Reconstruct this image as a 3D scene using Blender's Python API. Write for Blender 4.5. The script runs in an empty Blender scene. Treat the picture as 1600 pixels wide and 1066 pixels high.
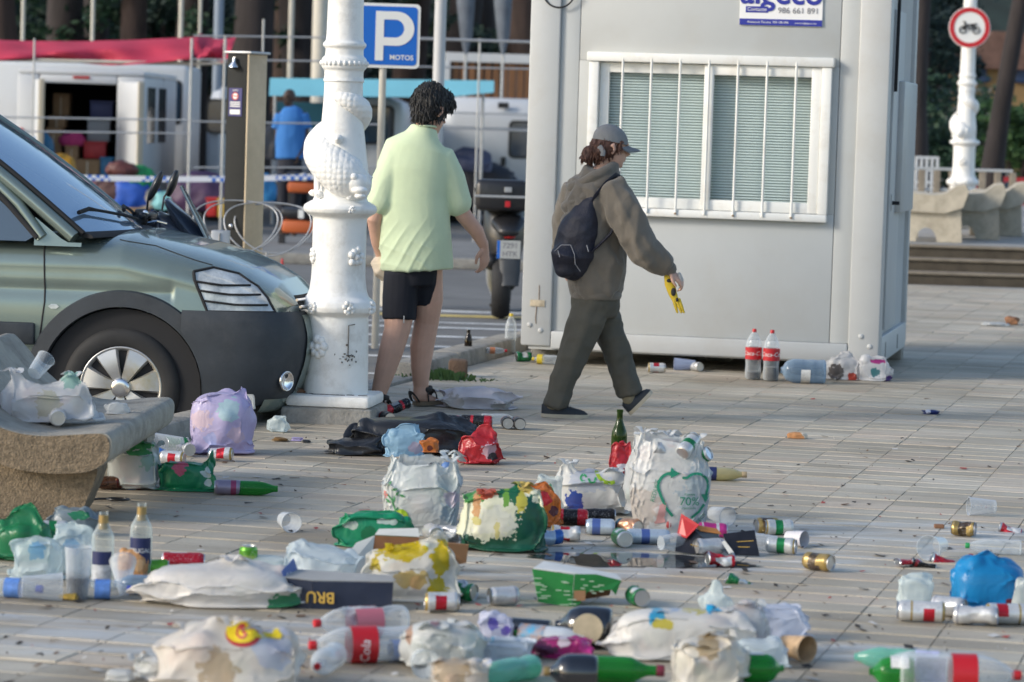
import bpy, bmesh, math, random
import numpy as np
from mathutils import Vector, Matrix, noise
from mathutils.bvhtree import BVHTree
V = Vector
sc = bpy.context.scene
C = sc.collection
R = math.radians

# ------------------------------------------------------------------ camera
FPX, CAMH, PITCH, ROLL = 5000.0, 1.62, R(3.92), R(1.8)
cam_d = bpy.data.cameras.new('camera')
cam_d.sensor_width = 36.0
cam_d.lens = 36.0 * FPX / 1600.0
cam_d.clip_start, cam_d.clip_end = 0.1, 2000.0
cam_d.dof.use_dof = True
cam_d.dof.focus_distance = 15.5
cam_d.dof.aperture_fstop = 4.2
cam = bpy.data.objects.new('camera', cam_d)
C.objects.link(cam)
_R, _F, _U = V((1, 0, 0)), V((0, math.cos(PITCH), -math.sin(PITCH))), V((0, math.sin(PITCH), math.cos(PITCH)))
_cx = math.cos(ROLL) * _R + math.sin(ROLL) * _U
_cy = -math.sin(ROLL) * _R + math.cos(ROLL) * _U
cam.matrix_world = Matrix(((_cx.x, _cy.x, -_F.x, 0), (_cx.y, _cy.y, -_F.y, 0), (_cx.z, _cy.z, -_F.z, CAMH), (0, 0, 0, 1)))
sc.camera = cam

# ------------------------------------------------------------------ sky, sun, exposure
SUN_EL, SUN_AZ = R(24), R(-68)      # azimuth measured from -Y (towards the camera) ... sun stands to the left, a little behind the camera
sun_dir = V((math.sin(SUN_AZ) * math.cos(SUN_EL), -math.cos(SUN_AZ) * math.cos(SUN_EL), math.sin(SUN_EL)))
w = bpy.data.worlds.new('World'); sc.world = w; w.use_nodes = True
_nt = w.node_tree
_bg = _nt.nodes['Background']
_sky = _nt.nodes.new('ShaderNodeTexSky')
_sky.sky_type = 'NISHITA'; _sky.sun_disc = False
_sky.sun_elevation = SUN_EL
_sky.sun_rotation = math.atan2(sun_dir.x, sun_dir.y)
_sky.air_density = 1.0; _sky.dust_density = 1.2; _sky.ozone_density = 1.0
_nt.links.new(_sky.outputs[0], _bg.inputs[0])
_bg.inputs[1].default_value = 0.128
sun_d = bpy.data.lights.new('sun', 'SUN')
sun_d.energy = 1.5; sun_d.angle = R(13); sun_d.color = (1.0, 0.93, 0.82)
sun = bpy.data.objects.new('sun', sun_d); C.objects.link(sun)
sun.rotation_euler = (-sun_dir).to_track_quat('-Z', 'Y').to_euler()
sun.location = (0, 0, 30)
sc.view_settings.view_transform = 'Standard'
sc.view_settings.look = 'None'
sc.view_settings.exposure = 0.8
sc.view_settings.gamma = 1.0
sc.view_settings.use_curve_mapping = False
try:
    sc.cycles.use_denoising = True
    sc.cycles.max_bounces = 8
    sc.cycles.transparent_max_bounces = 24
except Exception:
    pass

# ------------------------------------------------------------------ where things stand
def ray(u, v):
    x, y = (u - 800.0) / FPX, -(v - 533.0) / FPX
    xr = x * math.cos(ROLL) - y * math.sin(ROLL)
    yr = x * math.sin(ROLL) + y * math.cos(ROLL)
    return _R * xr + _U * yr + _F
def G(u, v, z=0.0):
    "point of the plane at height z seen at (u, v)"
    d = ray(u, v); t = (z - CAMH) / d.z
    return V((0, 0, CAMH)) + d * t
def D(u, v, y):
    "point at depth y"
    d = ray(u, v); t = y / d.y
    return V((0, 0, CAMH)) + d * t
PHI = R(13.7)                                   # the paving runs away to the right at this angle
JD = V((math.sin(PHI), math.cos(PHI), 0))       # along the joints
RD = V((math.cos(PHI), -math.sin(PHI), 0))      # along the rows

# ------------------------------------------------------------------ materials
MATS = {}
def _n(nt, t, **kw):
    n = nt.nodes.new(t)
    for k, v in kw.items(): setattr(n, k, v)
    return n
def col4(c): return (c[0], c[1], c[2], 1.0)
def mat(name, color, rough=0.6, metal=0.0, var=0.0, vscale=8.0, bump=0.0, bscale=60.0, spec=0.5, color2=None, coat=0.0,
        transl=0.0, dirt=None, dscale=3.0, damount=0.5, sheen=0.0, emit=None, stretch=None):
    if name in MATS: return MATS[name]
    m = bpy.data.materials.new(name); m.use_nodes = True; MATS[name] = m
    nt = m.node_tree; b = nt.nodes['Principled BSDF']; L = nt.links.new
    b.inputs['Base Color'].default_value = col4(color)
    b.inputs['Roughness'].default_value = rough
    b.inputs['Metallic'].default_value = metal
    b.inputs['Specular IOR Level'].default_value = spec
    if coat: b.inputs['Coat Weight'].default_value = coat; b.inputs['Coat Roughness'].default_value = 0.06
    if sheen: b.inputs['Sheen Weight'].default_value = sheen
    tc = _n(nt, 'ShaderNodeTexCoord'); src = tc.outputs['Object']
    if stretch:
        mp = _n(nt, 'ShaderNodeMapping'); mp.inputs['Scale'].default_value = stretch; L(src, mp.inputs[0]); src = mp.outputs[0]
    out = None
    if var or color2:
        nz = _n(nt, 'ShaderNodeTexNoise'); nz.inputs['Scale'].default_value = vscale; nz.inputs['Detail'].default_value = 5; nz.inputs['Roughness'].default_value = .65
        L(src, nz.inputs['Vector'])
        rp = _n(nt, 'ShaderNodeValToRGB'); L(nz.outputs[0], rp.inputs[0])
        c2 = color2 if color2 else tuple(min(1, x * (1 + var)) for x in color)
        c1 = color if color2 else tuple(x * (1 - var) for x in color)
        rp.color_ramp.elements[0].position = .32; rp.color_ramp.elements[1].position = .68
        rp.color_ramp.elements[0].color = col4(c1); rp.color_ramp.elements[1].color = col4(c2)
        out = rp.outputs[0]
    if dirt:
        nz = _n(nt, 'ShaderNodeTexNoise'); nz.inputs['Scale'].default_value = dscale; nz.inputs['Detail'].default_value = 8; nz.inputs['Roughness'].default_value = .7
        L(src, nz.inputs['Vector'])
        rp = _n(nt, 'ShaderNodeValToRGB'); L(nz.outputs[0], rp.inputs[0])
        rp.color_ramp.elements[0].position = .5; rp.color_ramp.elements[1].position = .72
        rp.color_ramp.elements[0].color = (0, 0, 0, 1); rp.color_ramp.elements[1].color = (damount,) * 3 + (1,)
        mx = _n(nt, 'ShaderNodeMix', data_type='RGBA'); L(rp.outputs[0], mx.inputs[0])
        if out: L(out, mx.inputs[6])
        else: mx.inputs[6].default_value = col4(color)
        mx.inputs[7].default_value = col4(dirt); out = mx.outputs[2]
    if out: L(out, b.inputs['Base Color'])
    if bump:
        nz = _n(nt, 'ShaderNodeTexNoise'); nz.inputs['Scale'].default_value = bscale; nz.inputs['Detail'].default_value = 4
        L(src, nz.inputs['Vector'])
        bp = _n(nt, 'ShaderNodeBump'); bp.inputs['Strength'].default_value = bump; bp.inputs['Distance'].default_value = .01
        L(nz.outputs[0], bp.inputs['Height']); L(bp.outputs[0], b.inputs['Normal'])
    if transl:
        tr = _n(nt, 'ShaderNodeBsdfTranslucent'); mx = _n(nt, 'ShaderNodeMixShader'); mx.inputs[0].default_value = transl
        if out: L(out, tr.inputs[0])
        else: tr.inputs[0].default_value = col4(color)
        L(b.outputs[0], mx.inputs[1]); L(tr.outputs[0], mx.inputs[2]); L(mx.outputs[0], nt.nodes['Material Output'].inputs[0])
    return m
def clear(name, tint=(1, 1, 1), body=0.18, rough=0.1, haze=(0.8, 0.85, 0.88), crinkle=0.0):
    "thin clear plastic or glass: lets most light through, tinted, glossy towards its edges"
    if name in MATS: return MATS[name]
    m = bpy.data.materials.new(name); m.use_nodes = True; MATS[name] = m
    nt = m.node_tree; b = nt.nodes['Principled BSDF']; L = nt.links.new
    b.inputs['Base Color'].default_value = col4(haze); b.inputs['Roughness'].default_value = rough
    b.inputs['Specular IOR Level'].default_value = .8
    t = _n(nt, 'ShaderNodeBsdfTransparent'); t.inputs[0].default_value = col4(tint)
    lw = _n(nt, 'ShaderNodeLayerWeight'); lw.inputs[0].default_value = .35
    mr = _n(nt, 'ShaderNodeMapRange'); mr.inputs[3].default_value = body; mr.inputs[4].default_value = min(1, body + .65)
    L(lw.outputs['Facing'], mr.inputs[0])
    if crinkle:
        tc = _n(nt, 'ShaderNodeTexCoord'); nz = _n(nt, 'ShaderNodeTexNoise'); nz.inputs['Scale'].default_value = 40; nz.inputs['Detail'].default_value = 3
        L(tc.outputs['Object'], nz.inputs['Vector'])
        bp = _n(nt, 'ShaderNodeBump'); bp.inputs['Strength'].default_value = crinkle; bp.inputs['Distance'].default_value = .01
        L(nz.outputs[0], bp.inputs['Height']); L(bp.outputs[0], b.inputs['Normal']); L(bp.outputs[0], lw.inputs['Normal'])
    mx = _n(nt, 'ShaderNodeMixShader'); L(mr.outputs[0], mx.inputs[0]); L(t.outputs[0], mx.inputs[1]); L(b.outputs[0], mx.inputs[2])
    L(mx.outputs[0], nt.nodes['Material Output'].inputs[0])
    return m

# ------------------------------------------------------------------ mesh building
class MB:
    def __init__(s): s.v, s.f, s.m = [], [], []
    def add(s, vs, fs, mi=0, M=None):
        k = len(s.v)
        s.v += [tuple(M @ V(p)) for p in vs] if M is not None else [tuple(p) for p in vs]
        s.f += [tuple(i + k for i in f) for f in fs]; s.m += [mi] * len(fs); return s
    def box(s, lo, hi, mi=0, M=None):
        x0, y0, z0 = lo; x1, y1, z1 = hi
        return s.add([(x0, y0, z0), (x1, y0, z0), (x1, y1, z0), (x0, y1, z0), (x0, y0, z1), (x1, y0, z1), (x1, y1, z1), (x0, y1, z1)],
                     [(3, 2, 1, 0), (4, 5, 6, 7), (0, 1, 5, 4), (1, 2, 6, 5), (2, 3, 7, 6), (3, 0, 4, 7)], mi, M)
    def cbox(s, lo, hi, c=.01, mi=0, M=None):
        "box with chamfered edges"
        bm = bmesh.new(); bmesh.ops.create_cube(bm, size=1)
        for v in bm.verts: v.co = V([lo[i] + (v.co[i] + .5) * (hi[i] - lo[i]) for i in range(3)])
        bmesh.ops.bevel(bm, geom=bm.edges[:], offset=c, segments=2, affect='EDGES', profile=.5)
        bm.verts.index_update()
        s.add([v.co[:] for v in bm.verts], [[v.index for v in f.verts] for f in bm.faces], mi, M); bm.free(); return s
    def loft(s, rings, cap=True, mi=0, closed=True, M=None):
        n = len(rings[0]); vs = [p for r in rings for p in r]; fs = []
        for i in range(len(rings) - 1):
            for j in range(n if closed else n - 1):
                a, b = i * n + j, i * n + (j + 1) % n
                fs.append((a, b, b + n, a + n))
        if cap and closed:
            fs.append(tuple(reversed(range(n)))); fs.append(tuple((len(rings) - 1) * n + j for j in range(n)))
        return s.add(vs, fs, mi, M)
    def lathe(s, prof, n=24, mi=0, M=None, cap=True):
        rings = [[(r * math.cos(2 * math.pi * j / n), r * math.sin(2 * math.pi * j / n), z) for j in range(n)] for r, z in prof]
        return s.loft(rings, cap, mi, True, M)
    def tube(s, pts, rad, n=8, mi=0, side=None, cap=True, rnd=False, M=None):
        "swept tube; rad a number or a list of numbers / (a, b) pairs; side the direction of a"
        P = [V(p) for p in pts]; k = len(P)
        rad = [rad] * k if isinstance(rad, (int, float)) else list(rad)
        rad = [(r, r) if isinstance(r, (int, float)) else r for r in rad]
        T = [(P[min(i + 1, k - 1)] - P[max(i - 1, 0)]).normalized() for i in range(k)]
        if rnd:
            def ends(p, t, r, sgn):
                out = []
                for q in (.95, .8, .5, .15) if sgn < 0 else (.15, .5, .8, .95):
                    c = math.sqrt(1 - q * q); m_ = min(r)
                    out.append((p + t * sgn * m_ * q, t, (r[0] * c, r[1] * c)))
                return out
            A = ends(P[0], T[0], rad[0], -1); B = ends(P[-1], T[-1], rad[-1], 1)
            P = [a[0] for a in A] + P + [b[0] for b in B]; T = [a[1] for a in A] + T + [b[1] for b in B]
            rad = [a[2] for a in A] + rad + [b[2] for b in B]
        up = V(side) if side is not None else (V((0, 0, 1)) if abs(T[0].z) < .9 else V((1, 0, 0)))
        rings = []
        for p, t, r in zip(P, T, rad):
            a = up - t * up.dot(t)
            if a.length < 1e-5: a = t.orthogonal()
            a.normalize()
            if side is None: up = a
            b = t.cross(a)
            rings.append([p + a * (r[0] * math.cos(2 * math.pi * j / n)) + b * (r[1] * math.sin(2 * math.pi * j / n)) for j in range(n)])
        return s.loft(rings, cap, mi, True, M)
    def ell(s, c, r, n=16, m=10, mi=0, M=None):
        c = V(c); rings = []
        for i in range(1, m):
            a = math.pi * i / m
            rings.append([c + V((r[0] * math.sin(a) * math.cos(2 * math.pi * j / n), r[1] * math.sin(a) * math.sin(2 * math.pi * j / n), -r[2] * math.cos(a))) for j in range(n)])
        return s.loft(rings, True, mi, True, M)
    def prism(s, poly, d0, d1, axis='y', mi=0, M=None):
        "2D outline extruded along an axis"
        n = len(poly)
        def q(p, d): return (p[0], d, p[1]) if axis == 'y' else ((d, p[0], p[1]) if axis == 'x' else (p[0], p[1], d))
        return s.add([q(p, d0) for p in poly] + [q(p, d1) for p in poly],
                     [tuple(range(n))[::-1], tuple(range(n, 2 * n))] + [(i, (i + 1) % n, n + (i + 1) % n, n + i) for i in range(n)], mi, M)
    def grid(s, P, mi=0, M=None, closed=False):
        return s.loft(P, False, mi, closed, M)
    def mesh(s, name):
        me = bpy.data.meshes.new(name); me.from_pydata(s.v, [], s.f); return me
    def build(s, name, mats, parent=None, smooth=None, fix=True, loc=None, rz=0.0):
        me = s.mesh(name)
        mats = mats if isinstance(mats, (list, tuple)) else [mats]
        for m in mats: me.materials.append(m)
        if len(mats) > 1: me.polygons.foreach_set('material_index', s.m)
        if fix:
            bm = bmesh.new(); bm.from_mesh(me); bmesh.ops.recalc_face_normals(bm, faces=bm.faces[:]); bm.to_mesh(me); bm.free()
        if smooth is not None:
            me.shade_smooth()
            if smooth < 180: me.set_sharp_from_angle(angle=R(smooth))
        me.update()
        return put(name, me, parent, loc, rz)
def put(name, me, parent=None, loc=None, rz=0.0):
    o = bpy.data.objects.new(name, me); C.objects.link(o)
    if parent is not None: o.parent = parent
    if loc is not None: o.location = loc
    if rz: o.rotation_euler = (0, 0, rz)
    return o
def tag(o, label, cat, group=None, kind=None):
    o['label'] = label; o['category'] = cat
    if group: o['group'] = group
    if kind: o['kind'] = kind
    return o
def thing(name, label, cat, loc=(0, 0, 0), rz=0.0, group=None):
    o = bpy.data.objects.new(name, None); C.objects.link(o)
    o.location = loc; o.rotation_euler = (0, 0, rz); o.empty_display_size = .1
    return tag(o, label, cat, group)
def struct(o): o['kind'] = 'structure'; return o
def copy_thing(o, label, loc, rz=None, parent=None):
    c = o.copy(); C.objects.link(c)
    if parent is None:
        c.location = loc; c['label'] = label
        if rz is not None: c.rotation_euler = (0, 0, rz)
    else: c.parent = parent
    for ch in o.children: copy_thing(ch, None, None, None, c)
    return c
def text_mb(txt, size=.1, shear=0.0, M=None, mb=None, mi=0, bold=0.0, depth=0.0, align='CENTER'):
    cu = bpy.data.curves.new('lettering', 'FONT'); cu.body = txt; cu.size = size; cu.shear = shear; cu.offset = bold; cu.extrude = depth
    cu.align_x = align; cu.align_y = 'CENTER'; cu.resolution_u = 4
    o = bpy.data.objects.new('lettering', cu); C.objects.link(o)
    me = bpy.data.meshes.new_from_object(o.evaluated_get(bpy.context.evaluated_depsgraph_get()))
    bpy.data.objects.remove(o); bpy.data.curves.remove(cu)
    mb = mb or MB()
    mb.add([v.co[:] for v in me.vertices], [tuple(p.vertices) for p in me.polygons], mi, M)
    bpy.data.meshes.remove(me); return mb
def frame(o, x, y):
    "matrix with origin o, first axis x, second axis y"
    x = V(x).normalized(); z = x.cross(V(y)).normalized(); y = z.cross(x)
    return Matrix(((x.x, y.x, z.x, o[0]), (x.y, y.y, z.y, o[1]), (x.z, y.z, z.z, o[2]), (0, 0, 0, 1)))
def remeshed(mb, name, voxel, smooth=4, mats=None, parent=None, fn=None):
    "melt overlapping pieces into one continuous skin"
    me = mb.mesh(name)
    bm = bmesh.new(); bm.from_mesh(me); bmesh.ops.recalc_face_normals(bm, faces=bm.faces[:]); bm.to_mesh(me); bm.free()
    o = bpy.data.objects.new(name, me); C.objects.link(o)
    r = o.modifiers.new('r', 'REMESH'); r.mode = 'VOXEL'; r.voxel_size = voxel
    if smooth:
        s = o.modifiers.new('s', 'SMOOTH'); s.factor = .5; s.iterations = smooth
    me2 = bpy.data.meshes.new_from_object(o.evaluated_get(bpy.context.evaluated_depsgraph_get()))
    o.modifiers.clear(); o.data = me2; bpy.data.meshes.remove(me)
    me2.name = name
    me2.materials.clear()
    for m in (mats if isinstance(mats, (list, tuple)) else [mats]): me2.materials.append(m)
    if fn:
        ns = [v.normal.copy() for v in me2.vertices]
        for v, n in zip(me2.vertices, ns): v.co = fn(v.co, n)
    me2.shade_smooth(); me2.update()
    if parent is not None: o.parent = parent
    return o
def ridged(p, f, seed=0.0):
    q = V((p[0] * f + seed, p[1] * f + seed * 1.7, p[2] * f - seed))
    return 1 - 2 * abs(noise.noise(q))
rnd = random.Random(7)
# ================================================================== SETTING
K0 = G(430, 652); K0.z = 0                      # a point of the kerb line between promenade and parking
def AB(a, b, z=0.0): p = K0 + RD * a + JD * b; return V((p.x, p.y, z))
def to_ab(p): q = V((p[0], p[1], 0)) - K0; return q.dot(RD), q.dot(JD)
TA, TB = 0.30, 0.20                              # paving tile, along and across the rows
ROADZ = -0.15

def paving_material():
    m = bpy.data.materials.new('paving_tile'); m.use_nodes = True; nt = m.node_tree; L = nt.links.new
    b = nt.nodes['Principled BSDF']
    geo = _n(nt, 'ShaderNodeNewGeometry'); pos = geo.outputs['Position']
    def math_(op, x, y=None, z=None):
        n = _n(nt, 'ShaderNodeMath', operation=op)
        for i, q in enumerate((x, y, z)):
            if q is None: continue
            if isinstance(q, (int, float)): n.inputs[i].default_value = q
            else: L(q, n.inputs[i])
        return n.outputs[0]
    def dot(v):
        n = _n(nt, 'ShaderNodeVectorMath', operation='DOT_PRODUCT'); L(pos, n.inputs[0]); n.inputs[1].default_value = v[:]; return n.outputs['Value']
    a = math_('SUBTRACT', dot(RD), K0.dot(RD)); bb = math_('SUBTRACT', dot(JD), K0.dot(JD))
    ca = math_('FLOOR', math_('DIVIDE', a, TA)); cb = math_('FLOOR', math_('DIVIDE', bb, TB))
    cmb = _n(nt, 'ShaderNodeCombineXYZ'); L(ca, cmb.inputs[0]); L(cb, cmb.inputs[1])
    wn = _n(nt, 'ShaderNodeTexWhiteNoise'); L(cmb.outputs[0], wn.inputs['Vector'])
    rp = _n(nt, 'ShaderNodeValToRGB'); L(wn.outputs['Value'], rp.inputs[0])
    cr = rp.color_ramp; cr.elements[0].color = (.41, .385, .34, 1); cr.elements[1].color = (.55, .53, .485, 1)
    e = cr.elements.new(.3); e.color = (.46, .44, .395, 1)
    e = cr.elements.new(.55); e.color = (.51, .49, .445, 1)
    e = cr.elements.new(.8); e.color = (.52, .465, .41, 1)
    def nz(scale, detail=5, st=(1, 1, 1), rough=.6):
        mp = _n(nt, 'ShaderNodeMapping'); mp.inputs['Rotation'].default_value = (0, 0, PHI); mp.inputs['Scale'].default_value = st; L(pos, mp.inputs[0])
        n = _n(nt, 'ShaderNodeTexNoise'); n.inputs['Scale'].default_value = scale; n.inputs['Detail'].default_value = detail; n.inputs['Roughness'].default_value = rough
        L(mp.outputs[0], n.inputs['Vector']); return n.outputs[0]
    def ramp(x, p0, p1, c0, c1):
        r = _n(nt, 'ShaderNodeValToRGB'); L(x, r.inputs[0]); r.color_ramp.elements[0].position = p0; r.color_ramp.elements[1].position = p1
        r.color_ramp.elements[0].color = (*c0, 1); r.color_ramp.elements[1].color = (*c1, 1); return r.outputs[0]
    def mult(c, d):
        n = _n(nt, 'ShaderNodeMix', data_type='RGBA', blend_type='MULTIPLY'); n.inputs[0].default_value = 1; L(c, n.inputs[6]); L(d, n.inputs[7]); return n.outputs[2]
    w1 = _n(nt, 'ShaderNodeTexWhiteNoise', noise_dimensions='1D'); L(cb, w1.inputs['W'])
    c = mult(rp.outputs[0], ramp(w1.outputs['Value'], .1, .9, (.92, .915, .91), (1.06, 1.06, 1.06)))          # rows from different batches
    c = mult(c, ramp(nz(.9, 6), .3, .7, (.74, .68, .58), (1.13, 1.09, 1.0)))          # broad grime
    c = mult(c, ramp(nz(7, 6, (.25, 1.6, 1)), .33, .7, (.89, .87, .84), (1.05, 1.05, 1.04)))   # streaks along the rows
    c = mult(c, ramp(nz(160, 3), .3, .75, (.8, .8, .8), (1.15, 1.15, 1.15)))            # aggregate
    # pale spill marks; bluish wet reflection mixed into their colour, a little glossier
    sep = _n(nt, 'ShaderNodeSeparateXYZ'); L(pos, sep.inputs[0])
    dn = math_('MULTIPLY', math_('SUBTRACT', nz(2.2, 6), .5), 1.3)
    def pools(lst):
        out = None
        for (u, v, hx, hy) in lst:
            p = G(u, v)
            ex = math_('POWER', math_('DIVIDE', math_('SUBTRACT', sep.outputs[0], p.x), hx), 2.0)
            ey = math_('POWER', math_('DIVIDE', math_('SUBTRACT', sep.outputs[1], p.y), hy), 2.0)
            r_ = math_('ADD', math_('SQRT', math_('ADD', ex, ey)), dn)
            mm = _n(nt, 'ShaderNodeMapRange'); mm.interpolation_type = 'SMOOTHSTEP'; L(r_, mm.inputs[0]); mm.inputs[1].default_value = 1.05; mm.inputs[2].default_value = .7
            out = mm.outputs[0] if out is None else math_('MAXIMUM', out, mm.outputs[0])
        return out
    wet = pools(((1390, 835, 1.0, .55), (1050, 870, .9, .45), (820, 885, .6, .35), (200, 985, 1.0, .5), (1330, 1020, .5, .2), (520, 1000, .8, .35), (700, 880, .7, .4)))
    # spilled drink soaked in around the heaps
    spill = math_('MULTIPLY', pools(((110, 950, .7, .5), (420, 965, .8, .35), (640, 960, .5, .4), (960, 905, .9, .35), (1130, 905, .5, .3), (760, 1030, .9, .3), (1080, 1050, .7, .3), (330, 1060, .6, .3), (1500, 985, .6, .4), (250, 780, .6, .5), (640, 720, .6, .5), (560, 850, .5, .4), (1250, 600, .9, .5))), .42)
    md = _n(nt, 'ShaderNodeMix', data_type='RGBA', blend_type='MULTIPLY'); L(spill, md.inputs[0]); L(c, md.inputs[6]); md.inputs[7].default_value = (.55, .49, .42, 1); c = md.outputs[2]
    patch = math_('MULTIPLY', wet, ramp(nz(9, 6, (.22, 1.2, 1)), .42, .62, (.1, .1, .1), (1, 1, 1)))
    mx = _n(nt, 'ShaderNodeMix', data_type='RGBA'); L(math_('MULTIPLY', patch, .55), mx.inputs[0]); L(c, mx.inputs[6]); mx.inputs[7].default_value = (.52, .55, .57, 1)
    # dark spatter
    sp = math_('MULTIPLY', ramp(nz(26, 4, (.5, 1, 1)), .66, .72, (0, 0, 0), (1, 1, 1)), ramp(nz(1.3, 3), .45, .6, (0, 0, 0), (.55, .55, .55)))
    mx2 = _n(nt, 'ShaderNodeMix', data_type='RGBA'); L(sp, mx2.inputs[0]); L(mx.outputs[2], mx2.inputs[6]); mx2.inputs[7].default_value = (.09, .08, .075, 1)
    L(mx2.outputs[2], b.inputs['Base Color'])
    rr = _n(nt, 'ShaderNodeMapRange'); L(patch, rr.inputs[0]); rr.inputs[3].default_value = .62; rr.inputs[4].default_value = .34; L(rr.outputs[0], b.inputs['Roughness'])
    bp = _n(nt, 'ShaderNodeBump'); bp.inputs['Strength'].default_value = .35; bp.inputs['Distance'].default_value = .004
    L(nz(120, 4), bp.inputs['Height']); L(bp.outputs[0], b.inputs['Normal'])
    MATS['paving_tile'] = m; return m
TILE = paving_material()
ASPH = mat('asphalt', (.17, .165, .155), .85, var=.25, vscale=1.2, bump=.5, bscale=80, dirt=(.10, .095, .088), dscale=.6, damount=.7)
GROUT = mat('grout', (.10, .09, .076), .9, var=.3, vscale=9)
CONC = mat('kerb_concrete', (.30, .285, .255), .85, var=.22, vscale=7, bump=.7, bscale=55, dirt=(.10, .09, .075), dscale=4, damount=.8)
OLDC = mat('bench_concrete', (.34, .315, .265), .85, var=.18, vscale=9, bump=.9, bscale=70, dirt=(.11, .10, .085), dscale=5, damount=.7)
PAINTW = mat('road_paint', (.62, .62, .60), .7, var=.15, vscale=4, dirt=(.16, .16, .16), dscale=6, damount=.8)

# asphalt out to the horizon
g = MB(); g.add([(-300, -60, ROADZ), (300, -60, ROADZ), (300, 500, ROADZ), (-300, 500, ROADZ)], [(0, 1, 2, 3)])
struct(g.build('ground', ASPH))
# promenade slab (its bedding shows in the joints)
A1, B0, B1 = 26.0, -22.0, 18.4
p = [AB(0, B0), AB(A1, B0), AB(A1, B1), AB(0, B1)]
g = MB(); g.prism([(q.x, q.y) for q in p], -.3, -.005, 'z')
promenade = struct(g.build('promenade', GROUT))
# tiles: the ones that show largest as objects, the rest joined
def tile_mesh(name='tile'):
    h, c = .006, .005
    x0, x1, y0, y1 = .0014, TA - .0014, .008, TB - .008
    mb = MB()
    mb.add([(x0, y0, -.006), (x1, y0, -.006), (x1, y1, -.006), (x0, y1, -.006), (x0 + .001, y0 + c, 0), (x1 - .001, y0 + c, 0), (x1 - .001, y1 - c, 0), (x0 + .001, y1 - c, 0)],
           [(4, 5, 6, 7), (0, 1, 5, 4), (1, 2, 6, 5), (2, 3, 7, 6), (3, 0, 4, 7)])
    return mb
def proj(p):
    q = V(p) - V((0, 0, CAMH)); d = q.dot(_F)
    return 800 + FPX * q.dot(_cx) / d, 533 - FPX * q.dot(_cy) / d
rt = random.Random(3)
tiles = []
for i in range(0, int(A1 / TA)):
    for j in range(int(B0 / TB), int(B1 / TB)):
        c = AB((i + .5) * TA, (j + .5) * TB)
        if c.y < 7.5: continue
        u, v = proj(c)
        if u < -500 or u > 2100 or v > 1350: continue
        tiles.append((c.y, i, j, u, v))
seen = sorted([t for t in tiles if -60 < t[3] < 1660 and t[4] < 1085])
own = set((t[1], t[2]) for t in seen[:300])
tm = tile_mesh(); tme = tm.mesh('tile'); tme.materials.append(TILE)
rest = MB()
for (_, i, j, u, v) in tiles:
    z = rt.uniform(-.0016, .0012); t1, t2 = rt.uniform(-.004, .004), rt.uniform(-.006, .006)
    o_ = AB(i * TA, j * TB, z)
    M = Matrix.Translation(o_) @ Matrix.Rotation(-PHI, 4, 'Z') @ Matrix.Rotation(t1, 4, 'Y') @ Matrix.Rotation(t2, 4, 'X')
    if (i, j) in own:
        o = put('tile', tme, promenade); o.matrix_world = M
    else: rest.add(tm.v, tm.f, 0, M)
o = rest.build('tile_field', TILE, promenade, fix=False); o['kind'] = 'stuff'

# a shallow puddle between the bags
WATER = clear('puddle_water', (.62, .60, .57), .0, .02, (.03, .03, .03))
wn = WATER.node_tree
for n in list(wn.nodes):
    if n.type == 'LAYER_WEIGHT':
        fr = _n(wn, 'ShaderNodeFresnel'); fr.inputs[0].default_value = 1.45
        mr = [q for q in wn.nodes if q.type == 'MAP_RANGE'][0]; mr.inputs[3].default_value = 0.0; mr.inputs[4].default_value = 1.0
        wn.links.new(fr.outputs[0], mr.inputs[0])
gl_ = _n(wn, 'ShaderNodeBsdfGlossy'); gl_.inputs['Roughness'].default_value = .02; gl_.inputs[0].default_value = (.95, .95, .95, 1)
for n in wn.nodes:
    if n.type == 'MIX_SHADER': wn.links.new(gl_.outputs[0], n.inputs[2])
def puddle(cu, cv, hx, hy, seed):
    c = G(cu, cv); mb = MB(); n = 90; ring = []
    for k in range(n):
        a = 2 * math.pi * k / n; e = V((math.cos(a), math.sin(a), 0))
        r = 1 + .35 * noise.noise(e * 1.6 + V((seed, 0, 0))) + .16 * noise.noise(e * 6 + V((seed, 3, 0)))
        ring.append((c.x + e.x * hx * r, c.y + e.y * hy * r, .003))
    mb.add(ring, [tuple(range(n))]); return mb
o = puddle(1000, 876, .36, .21, 2.0).build('puddle', WATER); tag(o, 'shallow puddle mirroring the cans below the recycling bag', 'puddle')

# kerb of the parking: single stones
kerb = struct(MB().box((0, 0, 0), (.01, .01, .01)).build('kerb', CONC, loc=AB(-.1, -3, -.05)))
rk = random.Random(5)
def kerb_run(b0, b1, step=.98, h=.10):
    b = b0
    while b < b1 - .2:
        e = min(b + step, b1)
        M = Matrix.Translation(AB(-.13 + rk.uniform(-.01, .01), b + .008, ROADZ)) @ Matrix.Rotation(-PHI + rk.uniform(-.008, .008), 4, 'Z')
        mb = MB().cbox((-.10, 0, 0), (.10, e - b - .016, h - ROADZ + rk.uniform(-.008, .008)), .022)
        o = mb.build('kerb_stone', CONC, kerb, smooth=35); o.matrix_parent_inverse = kerb.matrix_world.inverted() @ Matrix(); o.matrix_parent_inverse = Matrix.Translation(-V(kerb.location)); o.matrix_basis = M
        b = e
kb_l = to_ab(G(478, 645))[1]; kb_r = to_ab(G(690, 592))[1]
kerb_run(-9.0, kb_l - .10)
kerb_run(kb_r, 13.0)
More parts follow.
